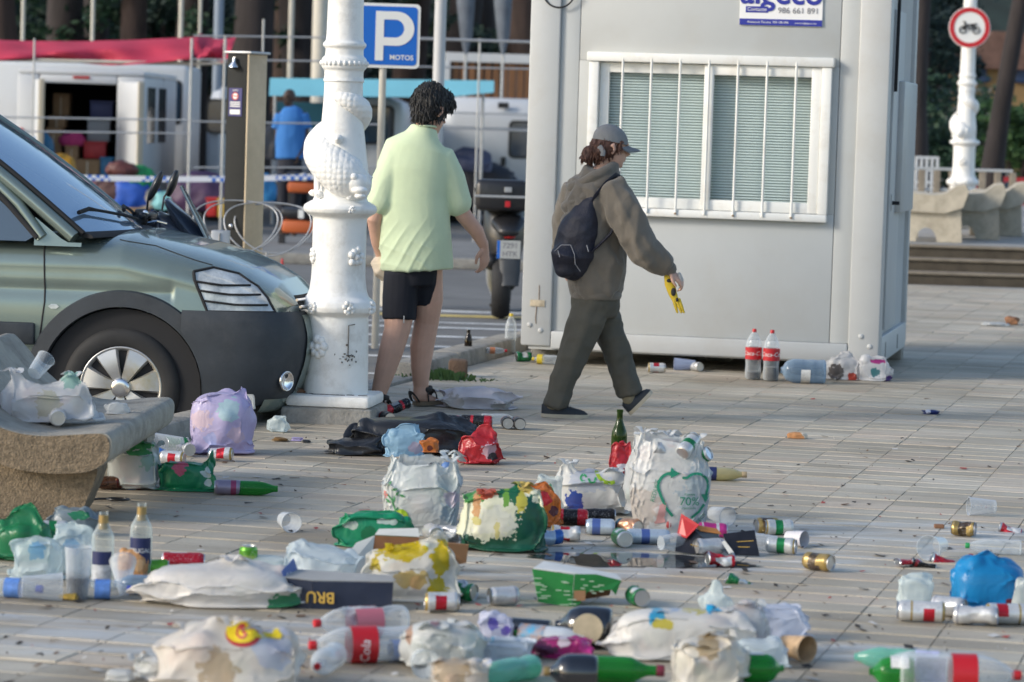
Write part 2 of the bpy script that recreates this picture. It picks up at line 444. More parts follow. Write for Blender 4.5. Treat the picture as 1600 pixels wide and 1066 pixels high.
# dropped kerb strip where the man walks
mb = MB().cbox((-.10, 0, 0), (.10, kb_r - kb_l - .9, .012 - ROADZ), .008)
o = mb.build('kerb_stone', CONC, kerb, smooth=35); o.matrix_parent_inverse = Matrix.Translation(-V(kerb.location)); o.matrix_basis = Matrix.Translation(AB(-.13, kb_l + .85, ROADZ)) @ Matrix.Rotation(-PHI, 4, 'Z')

# road markings: hatch stripes by the motorbike bay, each a sheet
marks = struct(MB().box((0, 0, 0), (.001, .001, .0001)).build('road_markings', PAINTW, loc=AB(-6, 6, ROADZ)))
def stripe(u0, u1, v, wd, m=PAINTW, dz=.004, tilt=0.0):
    a, b = G(u0, v + .031 * (u0 - 700), ROADZ), G(u1, v + .031 * (u1 - 700), ROADZ)
    n = (b - a).normalized(); q = V((-n.y, n.x, 0)) * wd / 2
    mb = MB(); mb.add([a - q, b - q, b + q, a + q], [(0, 1, 2, 3)])
    o = mb.build('stripe', m, marks); o.matrix_parent_inverse = Matrix.Translation(-V(marks.location)); o.location = (0, 0, dz)
for v, wd, u0, u1 in ((588, .13, 440, 668), (560, .16, 470, 720), (543, .16, 480, 760), (527, .2, 500, 900), (513, .2, 520, 900), (505, .16, 560, 900)):
    stripe(u0, u1, v, wd)
YEL = mat('yellow_paint', (.55, .42, .13), .7, var=.25, vscale=5, dirt=(.3, .29, .26), dscale=4, damount=.8)
stripe(430, 900, 494, .35, YEL); stripe(560, 930, 487, .3)
# far kerbs across the road
def far_kerb(y, h, name, depth, m=CONC):
    mb = MB(); mb.cbox((-26, y, ROADZ), (11, y + depth, ROADZ + h), .02)
    return struct(mb.build(name, m, smooth=35))
far_kerb(38.0, .13, 'far_kerb', .3)
PAV2 = mat('far_pavement', (.20, .195, .185), .85, var=.2, vscale=2, dirt=(.1, .1, .1), dscale=1.2, damount=.5)
struct(MB().box((-26, 38.3, ROADZ), (11, 43.5, ROADZ + .125)).build('far_pavement', PAV2))

# steps and upper terrace beyond the cabin
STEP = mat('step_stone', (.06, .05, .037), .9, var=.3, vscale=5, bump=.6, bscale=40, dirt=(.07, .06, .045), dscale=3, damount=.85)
TERR = mat('terrace_paving', (.33, .32, .30), .8, var=.15, vscale=2.5, dirt=(.2, .19, .17), dscale=1.0, damount=.5)
steps = thing('stair_flight', 'three dark stained stone steps up to the bench terrace', 'steps', (0, 0, 0))
SX0, SX1, SY = 1.5, 30.0, 34.7
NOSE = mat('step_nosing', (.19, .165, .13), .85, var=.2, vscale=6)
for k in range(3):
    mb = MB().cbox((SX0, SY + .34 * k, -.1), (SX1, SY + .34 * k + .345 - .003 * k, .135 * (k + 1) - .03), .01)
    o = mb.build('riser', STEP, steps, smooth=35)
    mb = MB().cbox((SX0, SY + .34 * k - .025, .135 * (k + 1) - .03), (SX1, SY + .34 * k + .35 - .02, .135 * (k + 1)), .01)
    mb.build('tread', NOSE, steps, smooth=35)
TZ = .405
struct(MB().box((SX0, SY + 1.0, -.1), (SX1 + 20, 75, TZ - .004)).build('terrace_pavement', TERR))
# extra promenade between tiles and steps, behind and beside the cabin
struct(MB().box((.8, 29.5, -.3), (40, SY - .03, -.0045)).build('rear_pavement', TERR))
# ================================================================== LAMP COLUMNS
WHITE = mat('white_enamel', (.84, .83, .80), .42, var=.05, vscale=4, bump=.25, bscale=35, dirt=(.5, .47, .42), dscale=7, damount=.6)
SCALEW = bpy.data.materials.new('white_scales'); SCALEW.use_nodes = True
def _scales():
    nt = SCALEW.node_tree; b = nt.nodes['Principled BSDF']; L = nt.links.new
    b.inputs['Base Color'].default_value = (.84, .83, .80, 1); b.inputs['Roughness'].default_value = .42
    tc = _n(nt, 'ShaderNodeTexCoord'); vo = _n(nt, 'ShaderNodeTexVoronoi'); vo.inputs['Scale'].default_value = 34; vo.inputs['Randomness'].default_value = .35
    L(tc.outputs['Object'], vo.inputs['Vector'])
    bp = _n(nt, 'ShaderNodeBump'); bp.inputs['Strength'].default_value = .55; bp.inputs['Distance'].default_value = .012; bp.invert = True
    L(vo.outputs['Distance'], bp.inputs['Height']); L(bp.outputs[0], b.inputs['Normal'])
_scales()
def smooth_prof(pts, sub=6):
    "round a lathe profile a little"
    out = []
    for i in range(len(pts) - 1):
        (r0, z0), (r1, z1) = pts[i], pts[i + 1]
        for k in range(sub):
            t = k / sub; out.append((r0 + (r1 - r0) * t, z0 + (z1 - z0) * t))
    out.append(pts[-1])
    for _ in range(2):
        out = [out[0]] + [((out[i - 1][0] + 2 * out[i][0] + out[i + 1][0]) / 4, (out[i - 1][1] + 2 * out[i][1] + out[i + 1][1]) / 4) for i in range(1, len(out) - 1)] + [out[-1]]
    return out
def lamp_column(label, loc, rz, detail=True):
    t = thing('lamp_column', label, 'lamp post', loc, rz, 'cast iron dolphin lamp columns')
    mb = MB().cbox((-.245, -.245, -.15), (.245, .245, .085), .02); mb.build('plinth', CONC, t, smooth=35)
    mb = MB().cbox((-.225, -.225, .085), (.225, .225, .15), .02); mb.build('base_block', WHITE, t, smooth=35)
    lo = smooth_prof([(.175, .15), (.172, .30), (.168, .52), (.166, .56), (.20, .585), (.207, .61), (.20, .64), (.165, .665), (.152, .70), (.143, .78), (.143, 1.05), (.146, 1.085), (.19, 1.11), (.197, 1.13), (.19, 1.15), (.155, 1.17)])
    MB().lathe(lo, 40).build('pedestal', WHITE, t, smooth=60)
    hi = smooth_prof([(.15, 1.165), (.14, 1.19), (.143, 1.22), (.145, 1.33), (.128, 1.45), (.112, 1.58), (.104, 1.72), (.102, 1.80), (.11, 1.805), (.104, 1.825), (.104, 1.86), (.118, 1.875), (.124, 1.90), (.118, 1.925), (.102, 1.94), (.10, 1.975), (.115, 1.99), (.115, 2.005), (.098, 2.02), (.094, 2.3), (.088, 2.8), (.08, 3.4)])
    MB().lathe(hi, 40).build('shaft', WHITE, t, smooth=60)
    MB().lathe(smooth_prof([(.08, 3.4), (.11, 3.42), (.11, 3.46), (.06, 3.5), (.05, 4.3), (.07, 4.32), (.045, 4.36), (.16, 4.5), (.20, 4.9), (.12, 5.0), (.02, 5.15)]), 24).build('lantern', WHITE, t, smooth=60)
    # dolphin coiled around the shaft: thick body low, tail winding up
    N = 90; pts, rad = [], []
    for k in range(N):
        q = k / (N - 1)
        a = R(-35) - R(430) * q
        z = 1.26 + .075 * math.sin(q * 3.0) + .46 * q ** 1.1
        thick = .098 * (1 - q) ** .55 * min(1, .75 + q * 3) + .022
        rr = .085 + .02 * (1 - q)
        pts.append(V((rr * math.cos(a), rr * math.sin(a), z))); rad.append((thick * 1.05, thick * .95))
    body = MB().tube(pts, rad, 14, cap=True, rnd=True)
    body.build('dolphin', SCALEW, t, smooth=70)
    if detail:
        d = MB()
        a = R(-50)
        hd = V((.16 * math.cos(a), .16 * math.sin(a), 1.27))
        d.ell(hd, (.07, .07, .062)); d.ell(hd + V((.03, -.045, -.035)), (.045, .045, .022)); d.ell(hd + V((.0, -.055, .035)), (.02, .02, .02))
        d.ell(hd + V((.035, -.05, -.065)), (.03, .03, .016)); d.ell(hd + V((-.05, -.04, .0)), (.028, .024, .05))
        for k in range(5):
            an = R(-20 - 26 * k)
            d.tube([(.13 * math.cos(an), .13 * math.sin(an), 1.33), (.175 * math.cos(an), .175 * math.sin(an), 1.30), (.165 * math.cos(an), .165 * math.sin(an), 1.235)], [.012, .02, .008], 8, rnd=True)
        d.build('dolphin_head', WHITE, t, smooth=60)
        for (an, z, r) in ((-128, 1.205, .022), (-88, 1.50, .026), (-60, 1.20, .02), (-30, 1.21, .02), (-165, 1.21, .018)):
            c = V((math.cos(R(an)), math.sin(R(an)), 0)); mb = MB(); base = .15 if z < 1.3 else .135
            mb.ell(c * base + V((0, 0, z)), (r, r, r)); mb.ell(c * (base + r * .7) + V((0, 0, z)), (r * .5, r * .5, r * .5))
            mb.build('scroll', WHITE, t, smooth=60)
        # egg-and-dart ring
        mb = MB()
        for k in range(28):
            an = 2 * math.pi * k / 28; mb.ell((.121 * math.cos(an), .121 * math.sin(an), 1.90), (.011, .011, .015), 8, 6)
        mb.build('beaded_ring', WHITE, t, smooth=60)
        # cast flowers and shell on the pedestal
        rf = random.Random(4)
        for (an, z, s, r0) in ((-112, .40, 1.5, .17), (-40, .88, 1.2, .144), (-150, .88, .9, .144), (-120, .61, .8, .203), (-62, .61, .9, .203), (-15, .61, .8, .203), (-60, 1.13, .5, .194)):
            mb = MB(); n_ = V((math.cos(R(an)), math.sin(R(an)), 0)); s_ = V((-n_.y, n_.x, 0))
            for k in range(7):
                ph = 2 * math.pi * k / 7 + rf.random() * .4; rr = .028 * s * rf.uniform(.7, 1.15)
                c = n_ * r0 + s_ * (rr * math.cos(ph)) + V((0, 0, z + rr * math.sin(ph) * 1.15))
                mb.ell(c, (.015 * s, .015 * s, .017 * s), 8, 6)
            mb.ell(n_ * (r0 + .008) + V((0, 0, z)), (.014 * s,) * 3, 8, 6)
            mb.build('relief_flower', WHITE, t, smooth=60)
        DK = mat('chipped_paint', (.12, .11, .10), .8)
        # inspection hatch outline and chipped spots low on the column
        mb = MB()
        def onp(an, z, r=.1755): return V((r * math.cos(R(an)), r * math.sin(R(an)), z))
        mb.tube([onp(-58, .36), onp(-58, .52, .174), onp(-46, .525, .174)], .003, 5)
        for k in range(26):
            an = rf.gauss(-58, 9); z = rf.gauss(.36, .025); mb.ell(onp(an, z, .174), (rf.uniform(.002, .007), rf.uniform(.002, .007), rf.uniform(.002, .008)), 6, 4)
        mb.build('paint_chip', DK, t)
        mb = MB()
        for k in range(40):
            x = rf.uniform(-.2, .2); mb.ell((x, -.176 if abs(x) < .1 else -.15, .151), (rf.uniform(.004, .016), .01, .003), 6, 4)
        mb.build('rust_seam', DK, t)
    return t
lp = G(518, 664)
lamp_column('large white dolphin lamp column between green car and person in pale shirt', (lp.x, lp.y + .26, 0), R(-8))
lf = D(1503, 330, 42.0)
lamp_column('distant white lamp column rising behind the terrace benches', (lf.x, 42.0, TZ), R(-70))

# ================================================================== CABIN
CABW = mat('cabin_panel', (.47, .485, .48), .5, var=.035, vscale=1.6, dirt=(.42, .40, .36), dscale=1.3, damount=.4)
CABP = mat('cabin_post', (.49, .50, .495), .45, var=.03, vscale=2, dirt=(.42, .39, .34), dscale=2.4, damount=.4)
CABS = mat('cabin_side', (.50, .51, .51), .5, var=.04, vscale=2)
FRW = mat('window_white', (.80, .80, .77), .4, var=.03, vscale=3, dirt=(.55, .5, .42), dscale=6, damount=.5)
BLIND = mat('blind_slat', (.80, .87, .85), .5)
BACK = mat('blind_gap', (.34, .40, .40), .7)
GLASS = clear('cabin_glass', (.93, .97, .97), .04, .03, (.5, .55, .58))
DARK = mat('dark_gap', (.02, .02, .022), .9)
RUST = mat('rust', (.22, .13, .06), .9, var=.3, vscale=30)
cl = G(812, 567); cr_ = G(1370, 590)
# the front runs along the paving rows
WD = 2.40; DP = 2.1; HT = 2.80
o0 = V((cl.x, cl.y, 0))
rzc = -PHI * .86
cab = thing('site_cabin', 'grey prefabricated cabin with barred white window behind the person in cap', 'cabin', o0, rzc)
WD = (cr_ - cl).length * 1.0 / math.cos(rzc) * .985
PW = .205
def cb(name, lo, hi, m, ch=.006, parent=cab): return MB().cbox(lo, hi, ch).build(name, m, parent, smooth=30)
Z0 = .10
cb('base_frame', (.05, .02, Z0 - .005), (WD - .05, DP - .02, Z0 + .105), CABP)
cb('base_beam', (PW + .002, -.004, Z0 + .004), (WD - PW - .002, .05, Z0 + .125), CABP, .012)
cb('side_beam', (WD - .06, PW, Z0 - .008), (WD + .002, DP - PW * .4, Z0 + .17), CABS, .008)
WX0, WX1, WZ0, WZ1 = .42, 2.03, 1.075, 2.045
# wall panels around the window opening, each its own sheet with a seam
seams = [PW, .30, WX0 + .01, WX1 - .01, 2.06, WD - PW]
cb('wall_panel', (PW, .03, Z0 + .125), (.335, .09, HT - .2), CABW)
cb('wall_panel', (.338, .03, Z0 + .125), (2.078, .09, WZ0), CABW)
cb('wall_panel', (.338, .03, WZ1), (2.078, .09, HT - .2), CABW)
cb('wall_panel', (.338, .031, WZ0), (WX0 + .03, .089, WZ1), CABW, .002)
cb('wall_panel', (WX1 - .03, .031, WZ0), (2.078, .089, WZ1), CABW, .002)
cb('wall_panel', (2.081, .03, Z0 + .125), (WD - PW, .09, HT - .2), CABW)
cb('corner_post', (0, 0, Z0 + .02), (PW, PW, HT), CABP, .012)
cb('corner_post', (WD - PW, 0, Z0 + .02), (WD, PW, HT), CABP, .012)
cb('corner_post', (0, DP - PW, Z0 + .02), (PW, DP, HT), CABP, .012)
cb('corner_post', (WD - .07, DP - .12, Z0 + .02), (WD, DP, HT), CABP, .012)
cb('roof_beam', (PW, .0, HT - .2), (WD - PW, .1, HT), CABP, .012)
cb('roof', (.01, .01, HT - .02), (WD - .01, DP - .01, HT + .04), CABP, .012)
cb('back_wall', (.05, DP - .09, Z0 + .1), (WD - .05, DP - .03, HT - .05), CABW)
cb('side_wall', (.02, PW, Z0 + .1), (.08, DP - PW, HT - .05), CABW)
# visible side: ribbed sheet, door leaf, shutter box
mb = MB(); y = PW
prof = [(WD - .075, PW), (WD - .03, PW)]
while y < DP - .12 - .11:
    prof += [(WD - .03, y), (WD - .03, y + .075), (WD - .042, y + .085), (WD - .042, y + .105)]; y += .11
prof += [(WD - .03, DP - .12), (WD - .075, DP - .12)]
mb.prism(prof, Z0 + .165, HT - .12, 'z'); mb.build('side_wall', CABS, cab)
cb('side_door', (WD - .03, .52, Z0 + .2), (WD - .012, 1.22, 2.45), CABS, .004)
cb('shutter_box', (WD - .02, .9, 1.08), (WD + .03, 1.9, 1.98), CABP, .012)
cb('door_handle', (WD - .012, .60, 1.14), (WD + .045, .63, 1.165), DARK, .004)
cb('handle_plate', (WD - .012, .585, 1.10), (WD - .004, .645, 1.21), CABP, .002)
for yy in (.45, 1.35): cb('fork_slot', (WD + .001, yy, Z0 + .02), (WD + .004, yy + .03, Z0 + .12), DARK, .001)
MB().tube([(WD + .004, .45, 1.9), (WD + .008, .45, 2.75)], .012, 8).build('cable', DARK, cab)
for (x, y) in ((.12, .3), (WD - .12, .3), (.1, DP - .12), (WD - .1, DP - .12), (WD / 2, DP / 2)):
    cb('foot', (x - .09, y - .09, 0), (x + .09, y + .09, Z0 + .02), CONC, .01)
for (x, z) in ((.06, .26), (.135, .225), (WD - .12, .28), (WD - .06, .215)):
    MB().ell((x, -.002, z), (.018, .008, .018), 10, 6).build('rivet', CABP, cab, smooth=60)
cb('sticker', (.06, -.006, .385), (.16, -.001, .43), mat('old_sticker', (.50, .42, .30), .7, var=.3, vscale=25), .001)
mb = MB(); mb.tube([(.12, -.002, .43), (.118, -.002, .53)], .0022, 5); mb.tube([(.105, -.002, .385), (.10, -.002, .31), (.104, -.002, .27)], .0026, 5); mb.build('rust_streak', RUST, cab)
# cable loop at the top of the post
pts = [V((.19 + .105 * math.cos(a), -.012 - .01 * math.sin(a), 2.49 + .1 * math.sin(a))) for a in [2 * math.pi * k / 30 for k in range(31)]]
tag(MB().tube(pts, .006, 6).build('cable_coil', DARK, None, smooth=60, loc=o0, rz=rzc), 'coiled black cable hanging on the cabin corner post', 'cable')
# ---- window
win = put('window', None, cab)
def wb(name, lo, hi, m, ch=.005): return MB().cbox(lo, hi, ch).build(name, m, win, smooth=30)
wb('lintel', (WX0 - .02, -.045, WZ1 - .005), (WX1 + .02, .06, WZ1 + .058), FRW, .01)
wb('sill', (WX0 - .005, -.035, WZ0 - .055), (WX1 + .005, .06, WZ0 - .003), FRW, .01)
wb('jamb', (WX0 - .005, -.03, WZ0 - .002), (WX0 + .06, .06, WZ1 - .006), FRW)
wb('jamb', (WX1 - .06, -.03, WZ0 - .002), (WX1 + .005, .06, WZ1 - .006), FRW)
xm = (WX0 + WX1) / 2 - .005
def sash(x0, x1, y0):
    f = .065
    wb('sash_rail', (x0, y0, WZ1 - .075), (x1, y0 + .03, WZ1 - .008), FRW); wb('sash_rail', (x0, y0, WZ0 + .0), (x1, y0 + .03, WZ0 + .07), FRW)
    wb('sash_stile', (x0, y0 - .002, WZ0 + .002), (x0 + f, y0 + .032, WZ1 - .01), FRW); wb('sash_stile', (x1 - f, y0 - .002, WZ0 + .002), (x1, y0 + .032, WZ1 - .01), FRW)
    mb = MB(); mb.add([(x0 + f, y0 + .012, WZ0 + .07), (x1 - f, y0 + .012, WZ0 + .07), (x1 - f, y0 + .012, WZ1 - .075), (x0 + f, y0 + .012, WZ1 - .075)], [(0, 1, 2, 3)])
    mb.build('pane', GLASS, win)
sash(WX0 + .062, xm + .03, .02); sash(xm - .03, WX1 - .062, -.014)
n = 46; dz = (WZ1 - WZ0 - .12) / n
sl = MB().add([(WX0 + .07, .072, .004), (WX1 - .07, .072, .004), (WX1 - .07, .084, dz * .80), (WX0 + .07, .084, dz * .80)], [(0, 1, 2, 3)]).mesh('blind_slat'); sl.materials.append(BLIND)
for k in range(n): put('blind_slat', sl, win, (0, 0, WZ0 + .06 + k * dz))
MB().add([(WX0 + .05, .12, WZ0), (WX1 - .05, .12, WZ0), (WX1 - .05, .12, WZ1), (WX0 + .05, .12, WZ1)], [(0, 1, 2, 3)]).build('blind_backing', BACK, win)
xs = [.645 + .193 * k for k in range(7)]
for x in xs:
    MB().tube([(x, -.04, WZ0 - .03), (x, -.04, WZ1 + .02)], .0085, 8).build('window_bar', FRW, win, smooth=60)
for x in (xs[2], xs[4], xs[6]): MB().ell((x, -.045, WZ0 - .03), (.008, .006, .008), 8, 6).build('bolt', RUST, win)
# ---- hire company's board
SBLU = mat('sign_blue', (.02, .03, .30), .4); SWHT = mat('sign_white', (.80, .80, .80), .4); SGRY = mat('sign_grey', (.18, .18, .20), .5)
sg = thing('company_sign', 'white and blue hire company board with phone number on cabin wall', 'sign', o0 + Matrix.Rotation(rzc, 3, 'Z') @ V((1.68, .026, 2.46)), rzc)
MB().cbox((-.275, -.008, -.155), (.275, 0, .185), .003).build('board', SWHT, sg)
MB().cbox((-.274, -.010, -.154), (.274, -.003, -.112), .001).build('footer_strip', SBLU, sg)
fx = lambda x, z, y=-.012: frame((x, y, z), (1, 0, 0), (0, 0, 1))
text_mb('algeco', .215, M=fx(0, .055), bold=.004).build('lettering', SBLU, sg)
MB().cbox((-.235, -.0105, -.072), (-.085, -.004, -.03), .002).build('badge', SBLU, sg)
text_mb('Contacto', .034, M=fx(-.16, -.05, -.0125)).build('lettering', SWHT, sg)
text_mb('986 661 891', .054, M=fx(.115, -.055)).build('lettering', SGRY, sg)
text_mb('Asistencia Técnica  900 100 096', .021, M=fx(-.085, -.133)).build('lettering', SWHT, sg)
text_mb('asistencia@algeco.com', .0155, M=fx(.165, -.135)).build('lettering', SWHT, sg)
# ================================================================== CAR (nose to the kerb)
CARP = mat('car_paint', (.23, .285, .255), .27, metal=.5, coat=.8, var=.05, vscale=3, spec=.5, dirt=(.17, .18, .15), dscale=2.5, damount=.25)
PLAS = mat('bumper_plastic', (.030, .036, .044), .55, var=.2, vscale=6, dirt=(.10, .10, .10), dscale=4, damount=.35)
RUB = mat('rubber', (.018, .018, .019), .75, var=.2, vscale=12)
CGLS = mat('car_glass', (.02, .04, .07), .05, spec=1.0, coat=1.0); SCRN = mat('screen_glass', (.30, .42, .55), .05, metal=.55, spec=1.0)  # windscreen: reflected sky put into a bluish, half-metallic base colour
CHR = mat('chrome', (.75, .75, .76), .18, metal=1.0)
ALLOY = mat('wheel_cover', (.50, .50, .50), .38, metal=.7, var=.08, vscale=6, dirt=(.42, .34, .10), dscale=5, damount=.7)
LENS = mat('lamp_lens', (.26, .29, .31), .10, spec=.9, coat=1.0, color2=(.74, .77, .77), vscale=9)
CARY = 16.65
wc = D(188, 606, CARY)
car = thing('parked_car', 'green compact van with dark bumper parked nose to kerb', 'car', (wc.x, wc.y, ROADZ), R(-4)); car.scale = (1.047,) * 3
HW = .85                                                   # half width; the visible side lies at y = 0
def topz(x):                                               # bonnet line
    return np.interp(x, [-2.9, -.02, .1, .3, .45, .6, .72, .82, .89, .95], [1.06, 1.07, 1.045, 1.005, .965, .905, .835, .74, .66, .56])
def halfw(x):
    return HW * np.interp(x, [-3.0, -2.8, -2.4, .2, .45, .62, .76, .86, .92, .955], [.90, .96, 1.0, 1.0, .985, .95, .88, .76, .60, .40])
def section(x, n=26):
    W, H = halfw(x), topz(x)
    pts = []
    z0 = .30
    zs = H - .17                                           # shoulder
    for k in range(n):
        t = k / (n - 1)
        if t < .6:
            q = t / .6; z = z0 + (zs - z0) * q
            bulge = .022 * math.sin(math.pi * min(1, q * 1.05)) - .02 * (1 - q) ** 3
            crease = -.012 * math.exp(-((z - .78) / .035) ** 2) if x < .25 else 0
            y = W - .03 + bulge + crease
        else:
            q = (t - .6) / .4 * math.pi / 2
            y = (W - .03) * (math.cos(q) ** .55 if math.cos(q) > 0 else 0); z = zs + .17 * math.sin(q) ** .9
        pts.append((y, z))
    return pts
xs_ = list(np.linspace(-2.95, -.6, 26)) + list(np.linspace(-.58, .6, 100)) + list(np.linspace(.61, .955, 50))
AR, AC = .415, (0.0, .30)                                  # wheel arch
AC2 = -2.69
def body_half(sgn):
    n = 60; rings = [section(x, n) for x in xs_]
    vs = [(x, HW - sgn * y if sgn > 0 else HW + y, z) for x, r in zip(xs_, rings) for (y, z) in r]
    fs = []
    for i in range(len(xs_) - 1):
        for j in range(n - 1):
            xm = (xs_[i] + xs_[i + 1]) / 2; zm = (rings[i][j][1] + rings[i][j + 1][1]) / 2
            if math.hypot(xm - AC[0], zm - AC[1]) < AR or math.hypot(xm - AC2, zm - AC[1]) < AR: continue
            if zm < .70 and xm > .36: continue             # the bumper takes over
            fs.append((i * n + j, i * n + j + 1, (i + 1) * n + j + 1, (i + 1) * n + j))
    return vs, fs
mb = MB()
for s_ in (1, -1): mb.add(*body_half(s_))
mb.build('body', CARP, car, smooth=50)
# bumper: dark shell wrapping the nose, body-colour band in the middle
def bump_w(x, z):
    return HW * np.interp(x, [.30, .45, .62, .74, .84, .90, .945], [1.0, .995, .97, .92, .82, .68, .46])
def bump_pt(s, z, off=0.0):
    "s 0 at the wheel arch on the visible side, 1 at the middle of the nose"
    front = np.interp(z, [.20, .30, .45, .58, .70], [.79, .85, .895, .91, .89])
    ang = s * math.pi / 2
    x = .30 + (front - .30 + off) * math.sin(ang) ** .62
    y = (HW + off) * (max(0.0, math.cos(ang)) ** .38)
    return x, y
def bumper(name, s0, s1, z0, z1, m, off, ns=40, nz=14, both=True, skip_arch=True):
    mb = MB()
    for sg_ in ((1, -1) if both else (1,)):
        P = []
        if s1 < .99 and sg_ < 0: mb.build(name, m, car, smooth=50); mb = MB()
        for i in range(ns + 1):
            s = s0 + (s1 - s0) * i / ns; row = []
            for k in range(nz + 1):
                z = z0 + (z1 - z0) * k / nz
                o_ = off * math.sin(math.pi * min(max((z - z0) / (z1 - z0), .0), 1.0)) ** .4
                x, y = bump_pt(s, z, o_); 
                if skip_arch:
                    d = math.hypot(x, z - .30)
                    if d < AR: x = math.sqrt(max(AR * AR - (z - .30) ** 2, 0))
                row.append((x, HW - y if sg_ > 0 else HW + y, z))
            P.append(row)
        mb.grid(P)
    return mb.build(name, m, car, smooth=50)
bumper('bumper', 0, .82, .235, .705, PLAS, .022)
bumper('bumper_centre', .74, 1.0, .24, .70, CARP, .030, skip_arch=False)
bumper('skirt', .45, 1.0, .20, .30, CARP, .012, skip_arch=False)
# plate and intakes on the nose
def nose(name, s0, s1, z0, z1, m, off): return bumper(name, s0, s1, z0, z1, m, off, 12, 3, True, False)
nose('lower_intake', .83, 1.0, .36, .43, DARK, .036)
nose('plate_recess', .84, 1.0, .47, .63, DARK, .034)
pl = bumper('number_plate', .88, 1.0, .49, .60, mat('plate_white', (.68, .68, .66), .4), .046, 12, 3, True, False)
# plate characters near the visible end
M = frame((.955, HW - .14, .545), (-.03, 1, 0), (0, 0, 1))
text_mb('6910', .085, M=M).build('lettering', SGRY, car)
# arch trims and side strip
def arch(cx, m=PLAS):
    mb = MB(); n = 48
    P = [[], [], [], []]
    for k in range(n + 1):
        a = R(-8) + (math.pi + R(16)) * k / n
        for i, (r, y) in enumerate(((.405, .03), (.41, -.018), (.485, -.012), (.492, .012))):
            P[i].append((cx + r * math.cos(a), y + .012, .30 + r * math.sin(a)))
    mb.grid(P); return mb.build('wheel_arch', m, car, smooth=50)
arch(0.0); arch(AC2)
MB().cbox((-.95, -.012, .505), (-.44, .05, .615), .012).build('side_strip', PLAS, car, smooth=40)
MB().cbox((-2.2, -.012, .505), (-.96, .05, .615), .012).build('side_strip', PLAS, car, smooth=40)
MB().cbox((-2.28, .05, .22), (-.40, 1.65, .33), .02).build('sill', PLAS, car, smooth=40)
# dark wheel well
mb = MB(); mb.lathe([(.40, -.0), (.40, .35)], 32, M=Matrix.Translation((0, .03, .30)) @ Matrix.Rotation(-math.pi / 2, 4, 'X')); mb.build('wheel_well', DARK, car)
mb = MB(); mb.lathe([(.40, -.0), (.40, .35)], 32, M=Matrix.Translation((AC2, .03, .30)) @ Matrix.Rotation(-math.pi / 2, 4, 'X')); mb.build('wheel_well', DARK, car)
MB().box((-2.9, .12, .24), (.7, 1.58, .5)).build('underbody', DARK, car)
# wheels
def wheel(x, y, flip=1):
    w_ = put('wheel', None, car, (x, y, .305)); Mx = Matrix.Rotation(math.pi / 2, 4, 'X')       # axis towards the viewer
    MB().lathe(smooth_prof([(.185, -.09), (.215, -.10), (.27, -.095), (.298, -.07), (.305, -.03), (.305, .05), (.295, .085), (.262, .10), (.215, .097), (.20, .085)], 3), 48, M=Mx, cap=False).build('tyre', RUB, w_, smooth=60)
    MB().lathe([(.02, .03), (.20, .03)], 32, M=Mx).build('brake_disc', DARK, w_)
    MB().lathe(smooth_prof([(.186, .072), (.195, .092), (.206, .095), (.212, .082)], 3), 48, M=Mx, cap=False).build('rim', ALLOY, w_, smooth=60)
    for k in range(7):
        a = 2 * math.pi * k / 7 + .2; mb = MB()
        P = []
        for q in range(9):
            r = .035 + (.196 - .035) * q / 8
            hw_ = .024 + .042 * (q / 8) ** 1.3; z = .088 + .012 * math.sin(math.pi * q / 8)
            P.append([(r, -hw_, z - .02), (r, -hw_ * .8, z), (r, hw_ * .8, z), (r, hw_, z - .02)])
        mb.loft(P, True, 0, True, M=Mx @ Matrix.Rotation(a, 4, 'Z')); mb.build('spoke', ALLOY, w_, smooth=40)
    MB().lathe(smooth_prof([(.001, .112), (.034, .112), (.046, .106), (.052, .09)], 3), 28, M=Mx).build('hub_cap', CHR, w_, smooth=60)
    return w_
wheel(0, .10); wheel(AC2, .10)
for x in (0, AC2):
    MB().lathe([(.20, -.1), (.305, -.08), (.305, .08), (.20, .1)], 32, M=Matrix.Translation((x, 1.58, .305)) @ Matrix.Rotation(math.pi / 2, 4, 'X')).build('far_tyre', RUB, car, smooth=60)
# headlamp: a lens patch laid on the corner of the nose
hl = [(.345, .895), (.43, .915), (.55, .885), (.65, .825), (.705, .77), (.75, .70), (.425, .70), (.355, .855)]
def side_y(x, z):
    s = section(x, 60)
    for k in range(len(s) - 1):
        if s[k][1] <= z <= s[k + 1][1] and s[k + 1][1] > s[k][1]:
            q = (z - s[k][1]) / (s[k + 1][1] - s[k][1]); return HW - (s[k][0] * (1 - q) + s[k + 1][0] * q)
    return HW - s[-1][0]
def patch(name, poly, m, off, y0=None):
    me = MB(); bm = bmesh.new()
    vs = [bm.verts.new((p[0], 0, p[1])) for p in poly]; f = bm.faces.new(vs)
    bmesh.ops.triangulate(bm, faces=[f])
    bmesh.ops.subdivide_edges(bm, edges=bm.edges[:], cuts=5, use_grid_fill=True)
    for v in bm.verts:
        v.co.y = side_y(min(v.co.x, .954), min(v.co.z, topz(v.co.x) - .004)) - off
    bm.verts.index_update()
    me.add([v.co[:] for v in bm.verts], [[v.index for v in f.verts] for f in bm.faces]); bm.free()
    return me.build(name, m, car, smooth=60)
LAMPX = .0
patch('headlamp', hl, LENS, .012)
def onbody(pts, off): return [V((x, side_y(x, min(z, topz(x) - .004)) - off, z)) for x, z in pts]
def dense(pts, k=8):
    out = []
    for i in range(len(pts) - 1):
        for q in range(k): t = q / k; out.append((pts[i][0] * (1 - t) + pts[i + 1][0] * t, pts[i][1] * (1 - t) + pts[i + 1][1] * t))
    return out + [pts[-1]]
MB().tube(onbody(dense(hl + [hl[0]], 5), .012), .008, 6).build('headlamp_seal', DARK, car)
